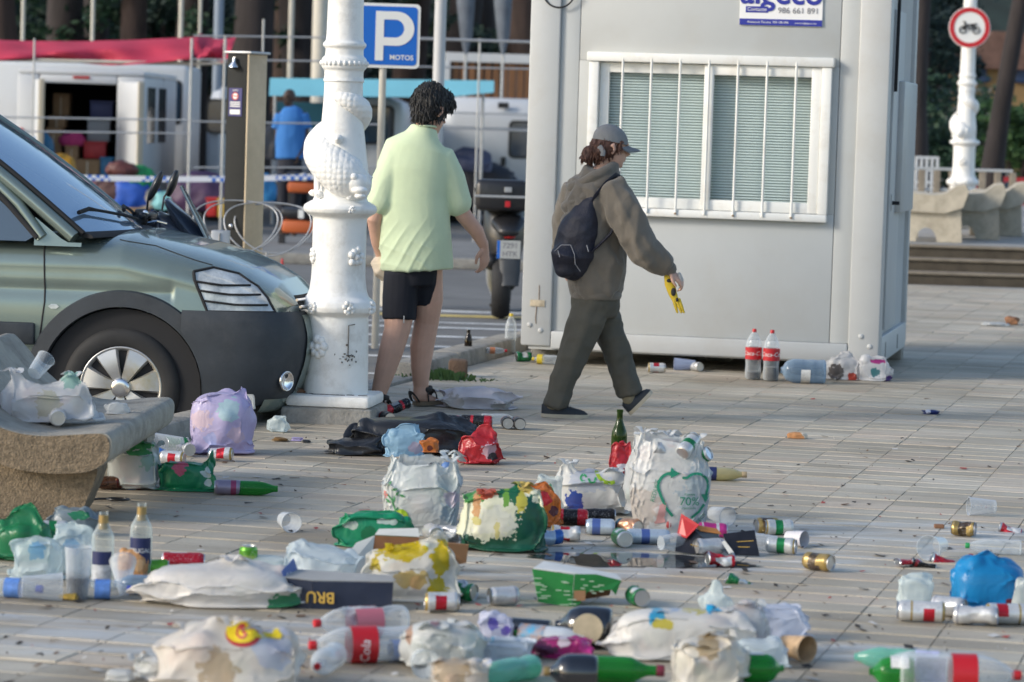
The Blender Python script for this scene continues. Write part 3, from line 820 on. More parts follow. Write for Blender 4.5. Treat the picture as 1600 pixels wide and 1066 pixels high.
for (z, x0, x1) in ((.845, .362, .618), (.80, .382, .672), (.75, .405, .712)):
    MB().tube(onbody(dense([(x0, z + .004), ((x0 + x1) / 2, z - .012), (x1, z - .012)], 6), .017), .0055, 6).build('lamp_guard_bar', DARK, car)
# shut lines and small fittings
def line(name, pts, r=.0045, m=DARK, off=.0): return MB().tube(onbody(dense(pts, 10), off), r, 5).build(name, m, car)
line('door_seam', [(-.425, 1.03), (-.405, .93), (-.395, .72), (-.42, .50), (-.44, .34)])
line('bonnet_seam', [(-.06, 1.035), (.12, 1.01), (.34, .945), (.42, .925)], .0035)
patch('side_indicator', [(-.375, .70), (-.36, .712), (-.335, .712), (-.32, .70), (-.335, .688), (-.36, .688)], LENS, .006)
sf = .58; fx0, fy0 = bump_pt(sf, .36, .02); fx1, fy1 = bump_pt(sf + .04, .36, .02); tn = V((fx1 - fx0, fy0 - fy1, 0)).normalized()
MB().lathe(smooth_prof([(.05, .0), (.054, .012), (.046, .02), (.036, .006), (.001, .001)], 3), 24, M=frame((fx0, HW - fy0, .36), tn, (0, 0, 1))).build('fog_lamp', CHR, car, smooth=60)
mb = MB()
P = [[(x, HW - bump_pt(s, .715, .01)[1], z) for x, s, z in [(bump_pt(s, .715, .01)[0], s, z)]][0] for s in np.linspace(.70, 1, 14) for z in (.715,)]
mb = MB().grid([[(bump_pt(s, .71, .012)[0] - .02 * k, HW - bump_pt(s, .71, .012)[1], .715 + .035 * k) for s in np.linspace(.72, 1.0, 14)] for k in range(3)])
mb.build('grille', DARK, car)
for k in range(2):
    MB().tube([(bump_pt(s, .71, .016)[0] - .02 * k * .9 - .004, HW - bump_pt(s, .71, .016)[1], .728 + .034 * k) for s in np.linspace(.71, 1.0, 14)], .008, 6).build('grille_bar', CHR, car, smooth=60)
# greenhouse
def ws(u, k):                                              # windscreen: u 0 visible side .. 1 far side; k 0 foot .. 1 top
    bow = .16 * math.sin(math.pi * u) * (1 - .35 * k)
    x = -.06 - .17 + bow + (-.99) * k * 1.0; z = 1.055 + .70 * k + .03 * math.sin(math.pi * k)
    y0 = .075 + .11 * k; y1 = 2 * HW - y0
    return V((x, y0 + (y1 - y0) * u, z))
MB().grid([[ws(i / 24, k / 16) for i in range(25)] for k in range(17)]).build('windscreen', SCRN, car, smooth=80)
for u in (0, 1): MB().tube([ws(u, k / 10) + V((-.03, -.012 if u == 0 else .012, -.01)) for k in range(11)], [(.05, .035)] * 11, 10, side=(0, 1, 0)).build('screen_pillar', CARP, car, smooth=60)
MB().tube([ws(0, k / 10) + V((.012, -.006, .012)) for k in range(11)], .014, 8).build('screen_seal', DARK, car, smooth=60)
MB().tube([ws(1, k / 10) + V((.0, .0, .012)) for k in range(11)], .012, 8).build('screen_seal', CARP, car, smooth=60)
MB().tube([ws(i / 20, 0) + V((.02, 0, .002)) for i in range(21)], [(.05, .012)] * 21, 8, side=(1, 0, -.2)).build('cowl', DARK, car, smooth=60)
for (u0, u1) in ((.10, .58), (.52, .96)):
    MB().tube([ws(u0 + (u1 - u0) * q / 10, .03 + .10 * (1 - abs(q / 10 - .2))) + V((.012, 0, .022)) for q in range(11)], [.012] * 3 + [.008] * 8, 6).build('wiper', DARK, car, smooth=60)
# door glass, upper body, roof
mb = MB()
side = [(-.46, 1.045), (-.50, 1.02), (-1.35, 1.02), (-1.35, 1.62), (-1.12, 1.62), (-.62, 1.20)]
def tumble(z): return .03 + .115 * (z - 1.0) / .75
vs = [(x, tumble(z) - .004, z) for x, z in side]; mb.add(vs, [tuple(range(len(vs)))]); mb.build('door_glass', CGLS, car)
MB().tube([(x, tumble(z) - .008, z) for x, z in [(-.44, 1.04), (-.47, 1.07), (-.62, 1.225), (-1.13, 1.645), (-1.4, 1.645)]], .016, 8).build('window_seal', DARK, car, smooth=60)
for sgy in (1, -1):
    f = (lambda y: y) if sgy > 0 else (lambda y: 2 * HW - y)
    mb = MB()
    P = [[(x, f(tumble(z)), z) for z in np.linspace(1.0, np.interp(x, [-1.5, -1.2, -.75, -.3], [1.76, 1.73, 1.36, 1.02]), 8)] for x in np.linspace(-2.9, -.22, 40)]
    if sgy < 0: mb.grid(P); mb.build('cabin_side', CARP, car, smooth=60)
    else:
        mb.grid([r for r in P if r[0][0] < -1.4]); mb.build('cabin_side', CARP, car, smooth=60)
        MB().grid([[(x, tumble(z) + .006, z) for z in np.linspace(1.0, np.interp(x, [-1.5, -1.2, -.75, -.3], [1.76, 1.73, 1.36, 1.02]), 8)] for x in np.linspace(-.46, -.22, 8)]).build('door_corner', CARP, car, smooth=60)
        MB().tube([(x, tumble(z) + .01, z) for x, z in [(-.42, 1.04), (-.55, 1.20), (-1.08, 1.665), (-1.4, 1.69)]], [(.03, .03)] * 4, 8).build('door_frame', CARP, car, smooth=60)
P = [[(x, y, np.interp(x, [-2.95, -2.6, -1.9, -1.2], [1.70, 1.79, 1.82, 1.75]) - .10 * abs((y - HW) / (HW - .13)) ** 4) for y in np.linspace(.13, 2 * HW - .13, 14)] for x in np.linspace(-2.95, -1.19, 20)]
MB().grid(P).build('roof', CARP, car, smooth=60)
MB().grid([[(-2.95, y, z) for y in np.linspace(.04, 2 * HW - .04, 4)] for z in np.linspace(.3, 1.72, 6)]).build('tailgate', CARP, car, smooth=60)
MB().cbox((-1.4, .25, .5), (-.75, 1.45, 1.28), .05).build('seat', DARK, car, smooth=60)
# ================================================================== PEOPLE
SKIN = mat('skin', (.64, .38, .28), .5, var=.08, vscale=10, spec=.35)
SKINW = mat('skin_pale', (.55, .34, .26), .5, var=.06, vscale=10, spec=.35)
SKIND = mat('skin_dark', (.06, .035, .025), .5)
def cloth_fold(seed, amp, f=(4, 4, 9), d=None):
    "drape: shallow folds that run along direction d"
    d = V(d).normalized() if d else None
    def fn(p, n):
        q = V(p)
        if d is not None:
            s = q - d * q.dot(d); q = s * f[0] + d * q.dot(d) * f[2]
        else: q = V((q.x * f[0], q.y * f[1], q.z * f[2]))
        h = 1 - 2 * abs(noise.noise(q + V((seed, seed, 0))))
        h2 = noise.noise(q * 2.3 + V((0, seed, 3)))
        return V(p) + n * amp * (h * .75 + h2 * .5)
    return fn
def hand(mb, wrist, d, up, s=1.0, curl=.35, grip=False):
    "palm, four fingers of different lengths and a thumb; d points along the hand, up is the back of the hand"
    d = V(d).normalized(); up = V(up); up = (up - d * up.dot(d)).normalized(); sd = d.cross(up)
    pc = V(wrist)
    mb.tube([pc - d * .02 * s, pc + d * .03 * s, pc + d * .075 * s, pc + d * .09 * s], [(.026 * s, .020 * s), (.036 * s, .018 * s), (.042 * s, .016 * s), (.038 * s, .012 * s)], 12, side=sd, rnd=True)
    for k, (off, ln) in enumerate(((.030, .068), (.010, .078), (-.010, .072), (-.029, .056))):
        b = pc + d * .082 * s + sd * off * s; pts = [b]; a = curl * .6; dirn = d
        for q in range(3):
            dirn = (d * math.cos(a) - up * math.sin(a)).normalized(); pts.append(pts[-1] + dirn * ln * s * (.42, .33, .25)[q]); a += curl * (1.5 if grip else .9)
        mb.tube(pts, [.0095 * s, .009 * s, .0085 * s, .007 * s], 8, rnd=True)
    b = pc + d * .02 * s + sd * .032 * s; t = (d * .75 + sd * .55 - up * .35).normalized()
    mb.tube([b, b + t * .035 * s, b + (t * .6 + d * .5 - up * .1).normalized() * .068 * s], [.013 * s, .011 * s, .008 * s], 8, rnd=True)
def head(mb, c, face, s=1.0, tilt=0.0):
    "skull, jaw, nose, lips, ears; c is the centre of the skull; face the direction it looks in"
    f = V(face).normalized(); u = V((0, 0, 1)); l = u.cross(f).normalized()
    M = Matrix.Translation(V(c)) @ Matrix(((f.x, l.x, 0, 0), (f.y, l.y, 0, 0), (f.z, l.z, 1, 0), (0, 0, 0, 1))) @ Matrix.Rotation(tilt, 4, 'Y') @ Matrix.Scale(s, 4)
    mb.ell((-.008, 0, .022), (.096, .075, .098), 20, 14, M=M)
    mb.ell((.028, 0, -.045), (.062, .056, .072), 18, 12, M=M)
    mb.ell((.055, 0, -.095), (.028, .03, .022), 12, 8, M=M)                       # chin
    mb.tube([(.085, 0, .01), (.098, 0, -.012), (.112, 0, -.034), (.096, 0, -.042)], [.008, .009, .013, .009], 8, rnd=True, M=M)
    mb.ell((.088, 0, -.060), (.009, .02, .006), 10, 6, M=M); mb.ell((.086, 0, -.072), (.009, .018, .006), 10, 6, M=M)
    mb.tube([(.088, .045, .022), (.094, .02, .026), (.094, -.02, .026), (.088, -.045, .022)], .007, 8, rnd=True, M=M)
    for q in (1, -1):
        mb.tube([(-.012, q * .074, -.036), (-.002, q * .080, -.012), (-.012, q * .083, .016), (-.03, q * .079, .006)], [(.007, .012), (.009, .014), (.009, .014), (.006, .01)], 8, rnd=True, M=M)
        mb.ell((.075, q * .03, .006), (.013, .013, .011), 10, 8, M=M)
    return M

# ------------------------------------------------------------------ man in the pale green shirt, seen from behind
SM = 282.0
mf = G(640, 637)
man = thing('person', 'person in pale green t-shirt and black shorts walking away beside lamp column', 'person', (mf.x, mf.y, 0))
def mp(u, v, y=0.0): return V(((u - 640) / SM, y, (634 + .031 * (u - 640) - v) / SM))
b = MB()
hc = mp(660, 163, .04)
look = V((.62, .70, -.35))
Mh = head(b, hc, (.66, .75, 0), 1.08, R(16))
b.tube([mp(648, 205, .03), mp(651, 192, .035), mp(655, 170, .04)], [(.066, .062), (.060, .06), (.058, .058)], 16, side=(1, 0, 0), rnd=True)
b.tube([mp(645, 400, .03), mp(640, 330, .03), mp(642, 250, .03), mp(645, 205, .03)], [(.14, .11), (.15, .11), (.17, .11), (.08, .07)], 18, side=(1, 0, 0), rnd=True)
# right arm hangs forward of the body, left arm behind the lamp
b.tube([mp(682, 252, .05), mp(698, 290, .05), mp(716, 330, .07), mp(737, 355, .11), mp(748, 377, .15)], [.062, .056, .047, .042, .030], 14, rnd=True)
hand(b, mp(750, 380, .155), (.05, .22, -1), (.75, -.5, .05), 1.08, .45)
b.tube([mp(606, 255, .0), mp(592, 290, -.03), mp(576, 335, -.02), mp(582, 372, .05), mp(588, 398, .10)], [.060, .055, .046, .040, .029], 14, rnd=True)
hand(b, mp(588, 401, .105), (0, .2, -1), (-.7, -.5, 0), 1.05, .6, True)
# legs: the left one trails, the right one leads
b.tube([mp(622, 410, .02), mp(620, 470, .0), mp(617, 510, -.03), mp(608, 545, -.055), mp(599, 580, -.075), mp(591, 612, -.085), mp(589, 622, -.085)], [.09, .09, .074, .069, .056, .043, .045], 16, rnd=True)
b.tube([mp(660, 410, .05), mp(664, 465, .08), mp(662, 500, .10), mp(656, 540, .10), mp(655, 575, .10), mp(656, 603, .11), mp(656, 614, .11)], [.09, .084, .070, .069, .055, .043, .045], 16, rnd=True)
b.tube([mp(585, 626, -.09), mp(598, 629, -.075), mp(615, 638, -.05)], [(.036, .03), (.040, .028), (.040, .014)], 12, side=(0, 1, 0), rnd=True)
b.tube([mp(651, 618, .10), mp(665, 623, .13), mp(682, 626, .17)], [(.036, .03), (.040, .028), (.040, .014)], 12, side=(0, 1, 0), rnd=True)
remeshed(b, 'body', .0055, 3, SKIN, man)
# short black hair with a ragged nape
HAIR = mat('black_hair', (.012, .011, .012), .45, var=.3, vscale=60, bump=1.0, bscale=170, stretch=(1, 1, .12))
h = MB(); h.ell((-.018, 0, .032), (.108, .090, .108), 22, 16, M=Mh); h.ell((-.052, 0, -.025), (.058, .072, .060), 18, 12, M=Mh)
h.ell((.045, .0, .085), (.07, .074, .042), 16, 10, M=Mh)
h.ell((.065, -.035, .055), (.05, .045, .04), 12, 8, M=Mh)
rh = random.Random(2)
for k in range(0):
    a = rh.uniform(1.2, 5.1); z = rh.uniform(-.075, .12); rr = .088
    p0 = V((-.02 + math.cos(a) * rr, math.sin(a) * .078, z)); h.tube([p0, p0 + V((math.cos(a) * .008, math.sin(a) * .008, -.025))], [.012, .005], 6, rnd=True, M=Mh)
man_hair = remeshed(h, 'hair', .0045, 4, HAIR, man, lambda p, n: V(p) + n * (.005 * noise.noise(V((p.x * 80, p.y * 80, p.z * 16))) + .006 * noise.noise(V((p.x * 30, p.y * 30, p.z * 12)))))
def strands(hair, n, ln, par, m, zmin, sd):
    "loose ends of hair lying on the moulded mass"
    rg = random.Random(sd); mb = MB(); vs = [v for v in hair.data.vertices if v.co.z > zmin]
    for _ in range(n):
        v = rg.choice(vs); p = v.co.copy(); d = (v.normal * .28 + V((rg.gauss(0, .25), rg.gauss(0, .25), -1))).normalized(); l = ln * rg.uniform(.5, 1.3)
        mb.tube([p - d * l * .3, p + v.normal * .003 + d * l * .3, p + d * l * .8 + v.normal * .002], [.003, .0035, .0006], 4)
    o = mb.build('hair_strands', m, par, smooth=60); o['kind'] = 'stuff'
strands(man_hair, 900, .035, man, HAIR, 0, 3)
# loose t-shirt
SHIRT = mat('pale_green_cotton', (.64, .74, .49), .85, var=.05, vscale=5, bump=.25, bscale=300, sheen=.2)
t_ = MB()
t_.tube([mp(646, 416, .03), mp(645, 395, .03), mp(640, 350, .03), mp(634, 300, .025), mp(636, 255, .025), mp(642, 222, .025), mp(647, 203, .03), mp(650, 190, .034)],
        [(.202, .155), (.200, .155), (.198, .15), (.198, .145), (.212, .138), (.188, .115), (.095, .09), (.074, .072)], 28, side=(1, 0, .05))
t_.tube([mp(652, 236, .03), mp(680, 243, .04), mp(694, 272, .05), mp(702, 297, .055), mp(706, 309, .06)], [.075, .088, .086, .083, .082], 16, side=(0, 1, 0), rnd=True)
t_.tube([mp(634, 236, .02), mp(606, 245, .0), mp(593, 278, -.02), mp(586, 306, -.03)], [.075, .086, .084, .08], 16, side=(0, 1, 0), rnd=True)
def shirt_fn(p, n):
    "slack cotton: long creases falling from the right shoulder blade to the left hem, a few across the waist"
    k = min(1, max(0, (1.48 - p.z) / .3)); left = min(1, max(0, (.17 - p.x) / .26)); low = min(1, max(0, (1.02 - p.z) / .2))
    w_ = .35 * noise.noise(V((p.x * 4, p.y * 4, p.z * 4))); t = p.x * .86 - p.z * .5; e = max(0, noise.noise(V((p.x * 5 + 3, p.y * 3, p.z * 3))) + .35)
    h = (1 - abs(math.sin(t * 52 + w_ * 4))) ** 2 * .013 * left * e; t2 = p.x * .45 + p.z * .89; h += (1 - abs(math.sin(t2 * 34 + w_ * 5))) ** 2 * .010 * low * e
    return V(p) + n * k * (h + .010 * noise.noise(V((p.x * 3.5, p.y * 3.5, p.z * 2.5))))
shirt = remeshed(t_, 't_shirt', .0075, 14, SHIRT, man, shirt_fn)
MB().tube([mp(650 + 20 * math.cos(a), 191 - 2.5 * math.sin(a), .034 - .072 * math.sin(a)) for a in [2 * math.pi * k / 24 for k in range(25)]], .0065, 6).build('collar', SHIRT, man, smooth=80)
MB().tube([mp(706, 312, .06) + V((.076 * math.cos(a), .076 * math.sin(a), .03 * math.cos(a) + .0)) for a in [2 * math.pi * k / 24 for k in range(25)]], .004, 6).build('sleeve_hem', SHIRT, man, smooth=80)
SHORT = mat('black_cotton', (.010, .011, .018), .85, var=.2, vscale=6)
s_ = MB()
s_.tube([mp(637, 392, .03), mp(637, 420, .03), mp(638, 440, .03)], [(.150, .125), (.150, .125), (.135, .115)], 20, side=(1, 0, 0), rnd=False)
s_.tube([mp(622, 420, .0), mp(621, 450, -.005), mp(620, 478, -.012), mp(620, 493, -.015)], [(.098, .10), (.098, .098), (.094, .095), (.093, .094)], 18, side=(1, 0, .0))
s_.tube([mp(655, 420, .05), mp(660, 445, .07), mp(662, 468, .085)], [(.095, .10), (.085, .09), (.078, .084)], 18, side=(1, 0, .0))
remeshed(s_, 'shorts', .0075, 3, SHORT, man, cloth_fold(5.5, .006, (7, 4, 2.5), (.2, 0, 1)))
MB().box((-.003, -.001, -.02), (.003, .001, .02)).build('hem_slit', mat('hem_white', (.5, .5, .5), .8), man, loc=mp(628, 492, -.112))
SAND = mat('sandal_strap', (.03, .026, .024), .7); SOLE = mat('sandal_sole', (.20, .15, .10), .8)
def sandal(heel, toe):
    heel, toe = V(heel), V(toe); d = (toe - heel).normalized(); sd = d.cross(V((0, 0, 1))).normalized(); s = put('sandal', None, man)
    P = []
    for q in np.linspace(0, 1, 10):
        c = heel + (toe - heel) * q; wd_ = (.036 + .014 * math.sin(q * 2.6)) * (1 if 0 < q < 1 else .6)
        P.append([c - sd * wd_ + V((0, 0, 0)), c + sd * wd_, c + sd * wd_ + V((0, 0, .022)), c - sd * wd_ + V((0, 0, .022))])
    MB().loft(P).build('sole', SOLE, s, smooth=40)
    for q, hz in ((.06, .055), (.38, .072), (.68, .055)):
        c = heel + (toe - heel) * q + V((0, 0, .02))
        MB().tube([c + sd * (.05 * math.cos(a)) + V((0, 0, hz * math.sin(a))) - (d * .03 * math.sin(a) if q < .1 else V()) for a in [math.pi * k / 12 for k in range(13)]], [(.004, .014)] * 13, 8, side=None).build('strap', SAND, s, smooth=60)
    MB().tube([heel + d * .055 + V((0, 0, .088)) + sd * (.046 * math.cos(a)) + d * (.05 * math.sin(a)) for a in [2 * math.pi * k / 20 for k in range(21)]], [(.016, .005)] * 21, 8, side=(0, 0, 1)).build('ankle_strap', SAND, s, smooth=60)
sandal(mp(580, 634, -.10) * 1.0 + V((0, 0, 0)), mp(622, 648, -.04))
sandal(mp(646, 633, .10), mp(690, 631, .18))

# ------------------------------------------------------------------ woman in cap and hoodie
SW = 276.0
wf = G(900, 652)
wo = thing('person', 'person in grey cap and olive hoodie striding past the cabin window', 'person', (wf.x, wf.y, 0))
def wp(u, v, y=0.0): return V(((u - 900) / SW, y, (652 + .031 * (u - 900) - v) / SW))
b = MB()
whc = wp(939, 240, .0)
MW = head(b, whc, (.95, .30, 0), .97, R(3))
b.tube([wp(922, 285, .0), wp(929, 270, .0), wp(935, 252, .0)], [.052, .048, .048], 14, rnd=True)
b.tube([wp(922, 455, .0), wp(918, 390, .0), wp(912, 320, .0), wp(920, 285, .0)], [(.11, .13), (.10, .13), (.10, .15), (.06, .07)], 16, side=(1, 0, 0), rnd=True)
b.tube([wp(950, 315, -.14), wp(985, 385, -.16), wp(1012, 412, -.15), wp(1032, 426, -.14)], [.05, .045, .036, .027], 12, rnd=True)
hand(b, wp(1034, 427, -.14), (.75, .05, -.65), (.55, -.4, .7), .92, .55, True)
b.tube([wp(892, 315, .15), wp(878, 380, .18), wp(885, 440, .2)], [.05, .042, .032], 12, rnd=True)
b.tube([wp(925, 470, -.05), wp(893, 548, -.06), wp(868, 622, -.06), wp(868, 634, -.06)], [.075, .055, .036, .036], 12, rnd=True)
b.tube([wp(930, 470, .08), wp(958, 548, .08), wp(984, 618, .08), wp(988, 630, .08)], [.075, .055, .036, .036], 12, rnd=True)
remeshed(b, 'body', .0055, 3, SKINW, wo)
BRN = mat('brown_hair', (.085, .035, .022), .5, var=.35, vscale=50, bump=.6, bscale=200)
h = MB(); h.ell((-.03, 0, .0), (.088, .084, .075), 18, 12, M=MW); h.ell((-.075, 0, -.035), (.05, .06, .055), 14, 10, M=MW)
h.tube([(-.09, 0, -.005), (-.125, 0, -.03), (-.14, 0, -.075), (-.115, .0, -.10)], [.02, .034, .036, .015], 12, rnd=True, M=MW)
h.tube([(.035, -.075, .03), (.02, -.078, -.01), (.012, -.074, -.02)], [.012, .012, .006], 8, rnd=True, M=MW)
strands(remeshed(h, 'hair', .005, 2, BRN, wo, lambda p, n: V(p) + n * .004 * noise.noise(V((p.x * 60, p.y * 60, p.z * 30)))), 350, .03, wo, BRN, 0, 5)
CAP = mat('grey_cap_cotton', (.20, .205, .21), .85, var=.12, vscale=12, bump=.4, bscale=150)
cp = put('cap', None, wo)
P = []
for i in range(11):
    a = math.pi / 2 * i / 10
    P.append([MW @ V((-.004 + .104 * math.cos(a) * math.cos(t), .084 * math.cos(a) * math.sin(t), .028 + .10 * math.sin(a) ** .9 - .012 * math.cos(t) * math.cos(a))) for t in [2 * math.pi * k / 28 for k in range(28)]])
mb = MB().loft(P, True)
mb.build('crown', CAP, cp, smooth=60)
P = []
for i in range(7):
    q = i / 6
    P.append([MW @ V((.092 * math.cos(t) * (1 - q * .0) + q * .088 * math.cos(t) ** .6 if abs(t) < 1.4 else 0, .084 * math.sin(t), .018 - .022 * q - .018 * math.sin(t) ** 2)) for t in np.linspace(-1.2, 1.2, 17)])
mb = MB(); mb.grid(P); mb.grid([[p + V((0, 0, -.005)) for p in r] for r in P]); mb.build('peak', CAP, cp, smooth=70)
mb = MB().tube([MW @ V((-.10, -.03, .0)), MW @ V((-.085, -.07, -.005)), MW @ V((-.07, -.082, -.03)), MW @ V((-.072, -.083, -.055))], [(.004, .013)] * 4, 8, side=(0, -1, 0)); mb.build('cap_strap', CAP, cp, smooth=60)
OLIVE = mat('olive_fleece', (.15, .13, .105), .9, var=.12, vscale=7, bump=.4, bscale=200, sheen=.25, dirt=(.19, .165, .13), dscale=2, damount=.4)
j = MB()
j.tube([wp(926, 466, .0), wp(924, 452, .0), wp(926, 420, .0), wp(922, 370, .0), wp(914, 325, .0), wp(914, 298, .0), wp(920, 276, .0)],
       [(.122, .15), (.142, .165), (.150, .17), (.150, .175), (.150, .19), (.120, .15), (.07, .075)], 26, side=(1, 0, 0))
j.tube([wp(938, 302, -.11), wp(957, 335, -.15), wp(979, 373, -.17), wp(993, 395, -.17), wp(1014, 410, -.155), wp(1030, 420, -.145)], [.088, .090, .084, .078, .064, .044], 18)
j.tube([wp(893, 305, .12), wp(880, 350, .17), wp(880, 400, .19), wp(893, 430, .19)], [.085, .08, .07, .05], 16)
fo = cloth_fold(2.2, .017, (10, 4, 2.6), (.55, 0, -.8)); fo2 = cloth_fold(4.2, .011, (11, 4, 4), (.2, .2, 1))
remeshed(j, 'hoodie', .0075, 4, OLIVE, wo, lambda p, n: V(p) + (fo(p, n) - V(p)) + (fo2(p, n) - V(p)))
mb = MB().tube([wp(925, 464, 0) + V((.128 * math.cos(a), .152 * math.sin(a), .0)) for a in [2 * math.pi * k / 28 for k in range(29)]], [(.024, .012)] * 29, 10, side=(0, 0, 1)); mb.build('waistband', OLIVE, wo, smooth=70)
mb = MB().tube([wp(1026, 417.5, -.146), wp(1033, 423, -.143)], [.046, .040], 14, rnd=True); mb.build('cuff', OLIVE, wo, smooth=70)
hd = MB()
for k, (r, z, q) in enumerate(((.115, 279, .030), (.128, 290, .034), (.122, 303, .032))):
    hd.tube([wp(913 - 2 * k, z + 10 * math.cos(a) * -1 + (6 * (1 - math.cos(a)) if k else 0), 0) + V((r * .98 * math.cos(a), r * 1.02 * math.sin(a), -.05 * (1 - math.cos(a)) / 2 * (1 + .5 * k))) for a in [2 * math.pi * i / 24 for i in range(25)]], q, 10)
hd.ell(wp(895, 308, 0), (.06, .10, .055))
remeshed(hd, 'hood', .007, 3, OLIVE, wo, cloth_fold(7, .008, (7, 7, 14)))
TROU = mat('olive_trousers', (.085, .08, .064), .85, var=.12, vscale=6, bump=.3, bscale=220)
q_ = MB()
q_.tube([wp(925, 452, .01), wp(924, 478, .01), wp(924, 495, .01)], [(.125, .14), (.128, .14), (.11, .125)], 20, side=(1, 0, 0))
q_.tube([wp(922, 470, -.04), wp(908, 515, -.055), wp(893, 550, -.06), wp(879, 590, -.06), wp(871, 628, -.06), wp(870, 634, -.06)], [(.098, .10), (.083, .09), (.071, .078), (.065, .072), (.062, .07), (.062, .07)], 18, side=(1, 0, 0))
q_.tube([wp(930, 470, .07), wp(944, 512, .075), wp(958, 550, .08), wp(972, 590, .08), wp(982, 618, .08)], [(.093, .10), (.078, .086), (.068, .076), (.061, .07), (.058, .066)], 18, side=(1, 0, 0))
f3 = cloth_fold(9.1, .015, (9, 4, 1.8), (.35, .0, 1)); f4 = cloth_fold(1.3, .009, (10, 6, 6), (.9, 0, .3))
remeshed(q_, 'trousers', .0075, 3, TROU, wo, lambda p, n: V(p) + (f3(p, n) - V(p)) + (f4(p, n) - V(p)))
SHOE = mat('dark_trainer', (.022, .028, .036), .75, var=.2, vscale=30); SOLW = mat('trainer_sole', (.48, .42, .32), .7, var=.1, vscale=20)
def shoe(heel, toe, ankle, up):
    heel, toe, up = V(heel), V(toe), V(up).normalized(); d = (toe - heel).normalized(); sd = d.cross(up).normalized(); s = put('shoe', None, wo)
    P, Q = [], []
    for q in np.linspace(0, 1, 16):
        c = heel + (toe - heel) * q; e = math.sqrt(max(0, 1 - (abs(q - .5) / .5) ** 5)); wd_ = (.030 + .014 * math.sin(min(1, q * 1.25) * math.pi * .75)) * max(e, .35)
        ht = float(np.interp(q, [0, .1, .3, .45, .7, .92, 1], [.072, .088, .088, .078, .056, .042, .026]))
        P.append([c + sd * (wd_ * math.cos(a)) + up * (.018 + max(0.0, math.sin(a)) ** .8 * (ht - .018)) for a in np.linspace(0, math.pi, 12)])
        Q.append([c + sd * wd_ * 1.06 + up * .003 * (1 - e), c + sd * wd_ * 1.08 + up * .021, c - sd * wd_ * 1.08 + up * .021, c - sd * wd_ * 1.06])
    mb = MB(); mb.loft(P, True, 0, True); mb.build('upper', SHOE, s, smooth=60)
    MB().loft(Q, True).build('sole', SOLW, s, smooth=30)
    for q in (.42, .5, .58):
        c = heel + (toe - heel) * q; hh = float(np.interp(q, [.4, .6], [.083, .066]))
        MB().tube([c + sd * .022 + up * hh * .93, c + up * (hh + .006), c - sd * .022 + up * hh * .93], .003, 5).build('lace', SOLW, s)
    so = MB().tube([ankle, heel + d * .06 + up * .07], [.042, .044], 12, rnd=True); so.build('sock', mat('sock', (.20, .17, .11), .9), s, smooth=70)
shoe(wp(847, 650, -.07), wp(917, 653, -.03), wp(868, 626, -.06), (0, 0, 1))
shoe(wp(984, 651, .07), wp(1017, 616, .06), wp(985, 618, .08), (-.68, 0, .73))
# small dark backpack
BP = mat('backpack_nylon', (.014, .015, .028), .6, var=.3, vscale=10, bump=.4, bscale=120)
bpk = put('backpack', None, wo)
k_ = MB(); k_.tube([wp(890, 418, -.10), wp(891, 400, -.11), wp(896, 362, -.12), wp(906, 335, -.13), wp(914, 318, -.14)], [(.085, .10), (.125, .125), (.11, .12), (.068, .08), (.032, .045)], 18, side=(1, 0, .2), rnd=True)
k_.tube([wp(876, 420, -.16), wp(875, 402, -.17), wp(881, 388, -.16)], [(.06, .08), (.08, .10), (.055, .07)], 14, side=(1, 0, 0), rnd=True)
remeshed(k_, 'bag', .007, 3, BP, bpk, cloth_fold(6.6, .009, (7, 7, 10)))
def strap(pts): return MB().tube(pts, [(.008, .022)] * len(pts), 8, side=(0, 0, 1) if False else None).build('strap', BP, bpk, smooth=60)
strap([wp(908, 335, -.16), wp(918, 312, -.185), wp(934, 293, -.165), wp(946, 283, -.13), wp(956, 290, -.09)])
strap([wp(950, 352, -.18), wp(942, 370, -.185), wp(924, 388, -.19), wp(908, 402, -.19)])
ZIP = mat('grey_zip', (.30, .30, .32), .5)
MB().tube([wp(857, 397, -.22), wp(868, 386, -.258), wp(882, 386, -.262), wp(888, 400, -.268), wp(890, 415, -.258), wp(898, 426, -.23)], .0022, 5).build('piping', ZIP, bpk)
for (u, v) in ((863, 394), (906, 386)): MB().tube([wp(u, v, -.27), wp(u + 3, v + 10, -.275)], .0025, 5).build('zip_pull', ZIP, bpk)
# the yellow and black work gloves she carries
YG = mat('glove_yellow', (.62, .44, .03), .7, var=.1, vscale=30); BG = mat('glove_black', (.02, .02, .02), .7)
gl = thing('work_glove', 'yellow and black work glove carried in the capped person\'s hand', 'glove', wf)
def wq(u, v, y=-.14): return wp(u, v, y)
mb = MB().tube([wq(1031, 434), wq(1034, 446), wq(1039, 460), wq(1045, 474)], [(.022, .012), (.028, .014), (.024, .013), (.016, .010)], 12, side=(1, 0, .4), rnd=True); mb.build('cuff', YG, gl, smooth=60)
for (a0, a1) in ((1041, 1047), (1045, 1053), (1049, 1057)): MB().tube([wq(a0, 470), wq((a0 + a1) / 2, 480, -.145), wq(a1, 489)], [.010, .009, .006], 8, rnd=True).build('finger', YG, gl, smooth=60)
for (u, v, r1, r2) in ((1033, 441, .014, .011), (1040, 458, .014, .024), (1046, 470, .008, .012)):
    MB().ell(wq(u, v, -.153), (r1, .006, r2), 12, 8).build('grip_pad', BG, gl, smooth=60)
MB().tube([wq(1048, 432), wq(1050, 440), wq(1049, 447)], [.012, .018, .010], 8, rnd=True).build('spare_glove', mat('glove_grey', (.45, .44, .42), .8), gl, smooth=60)
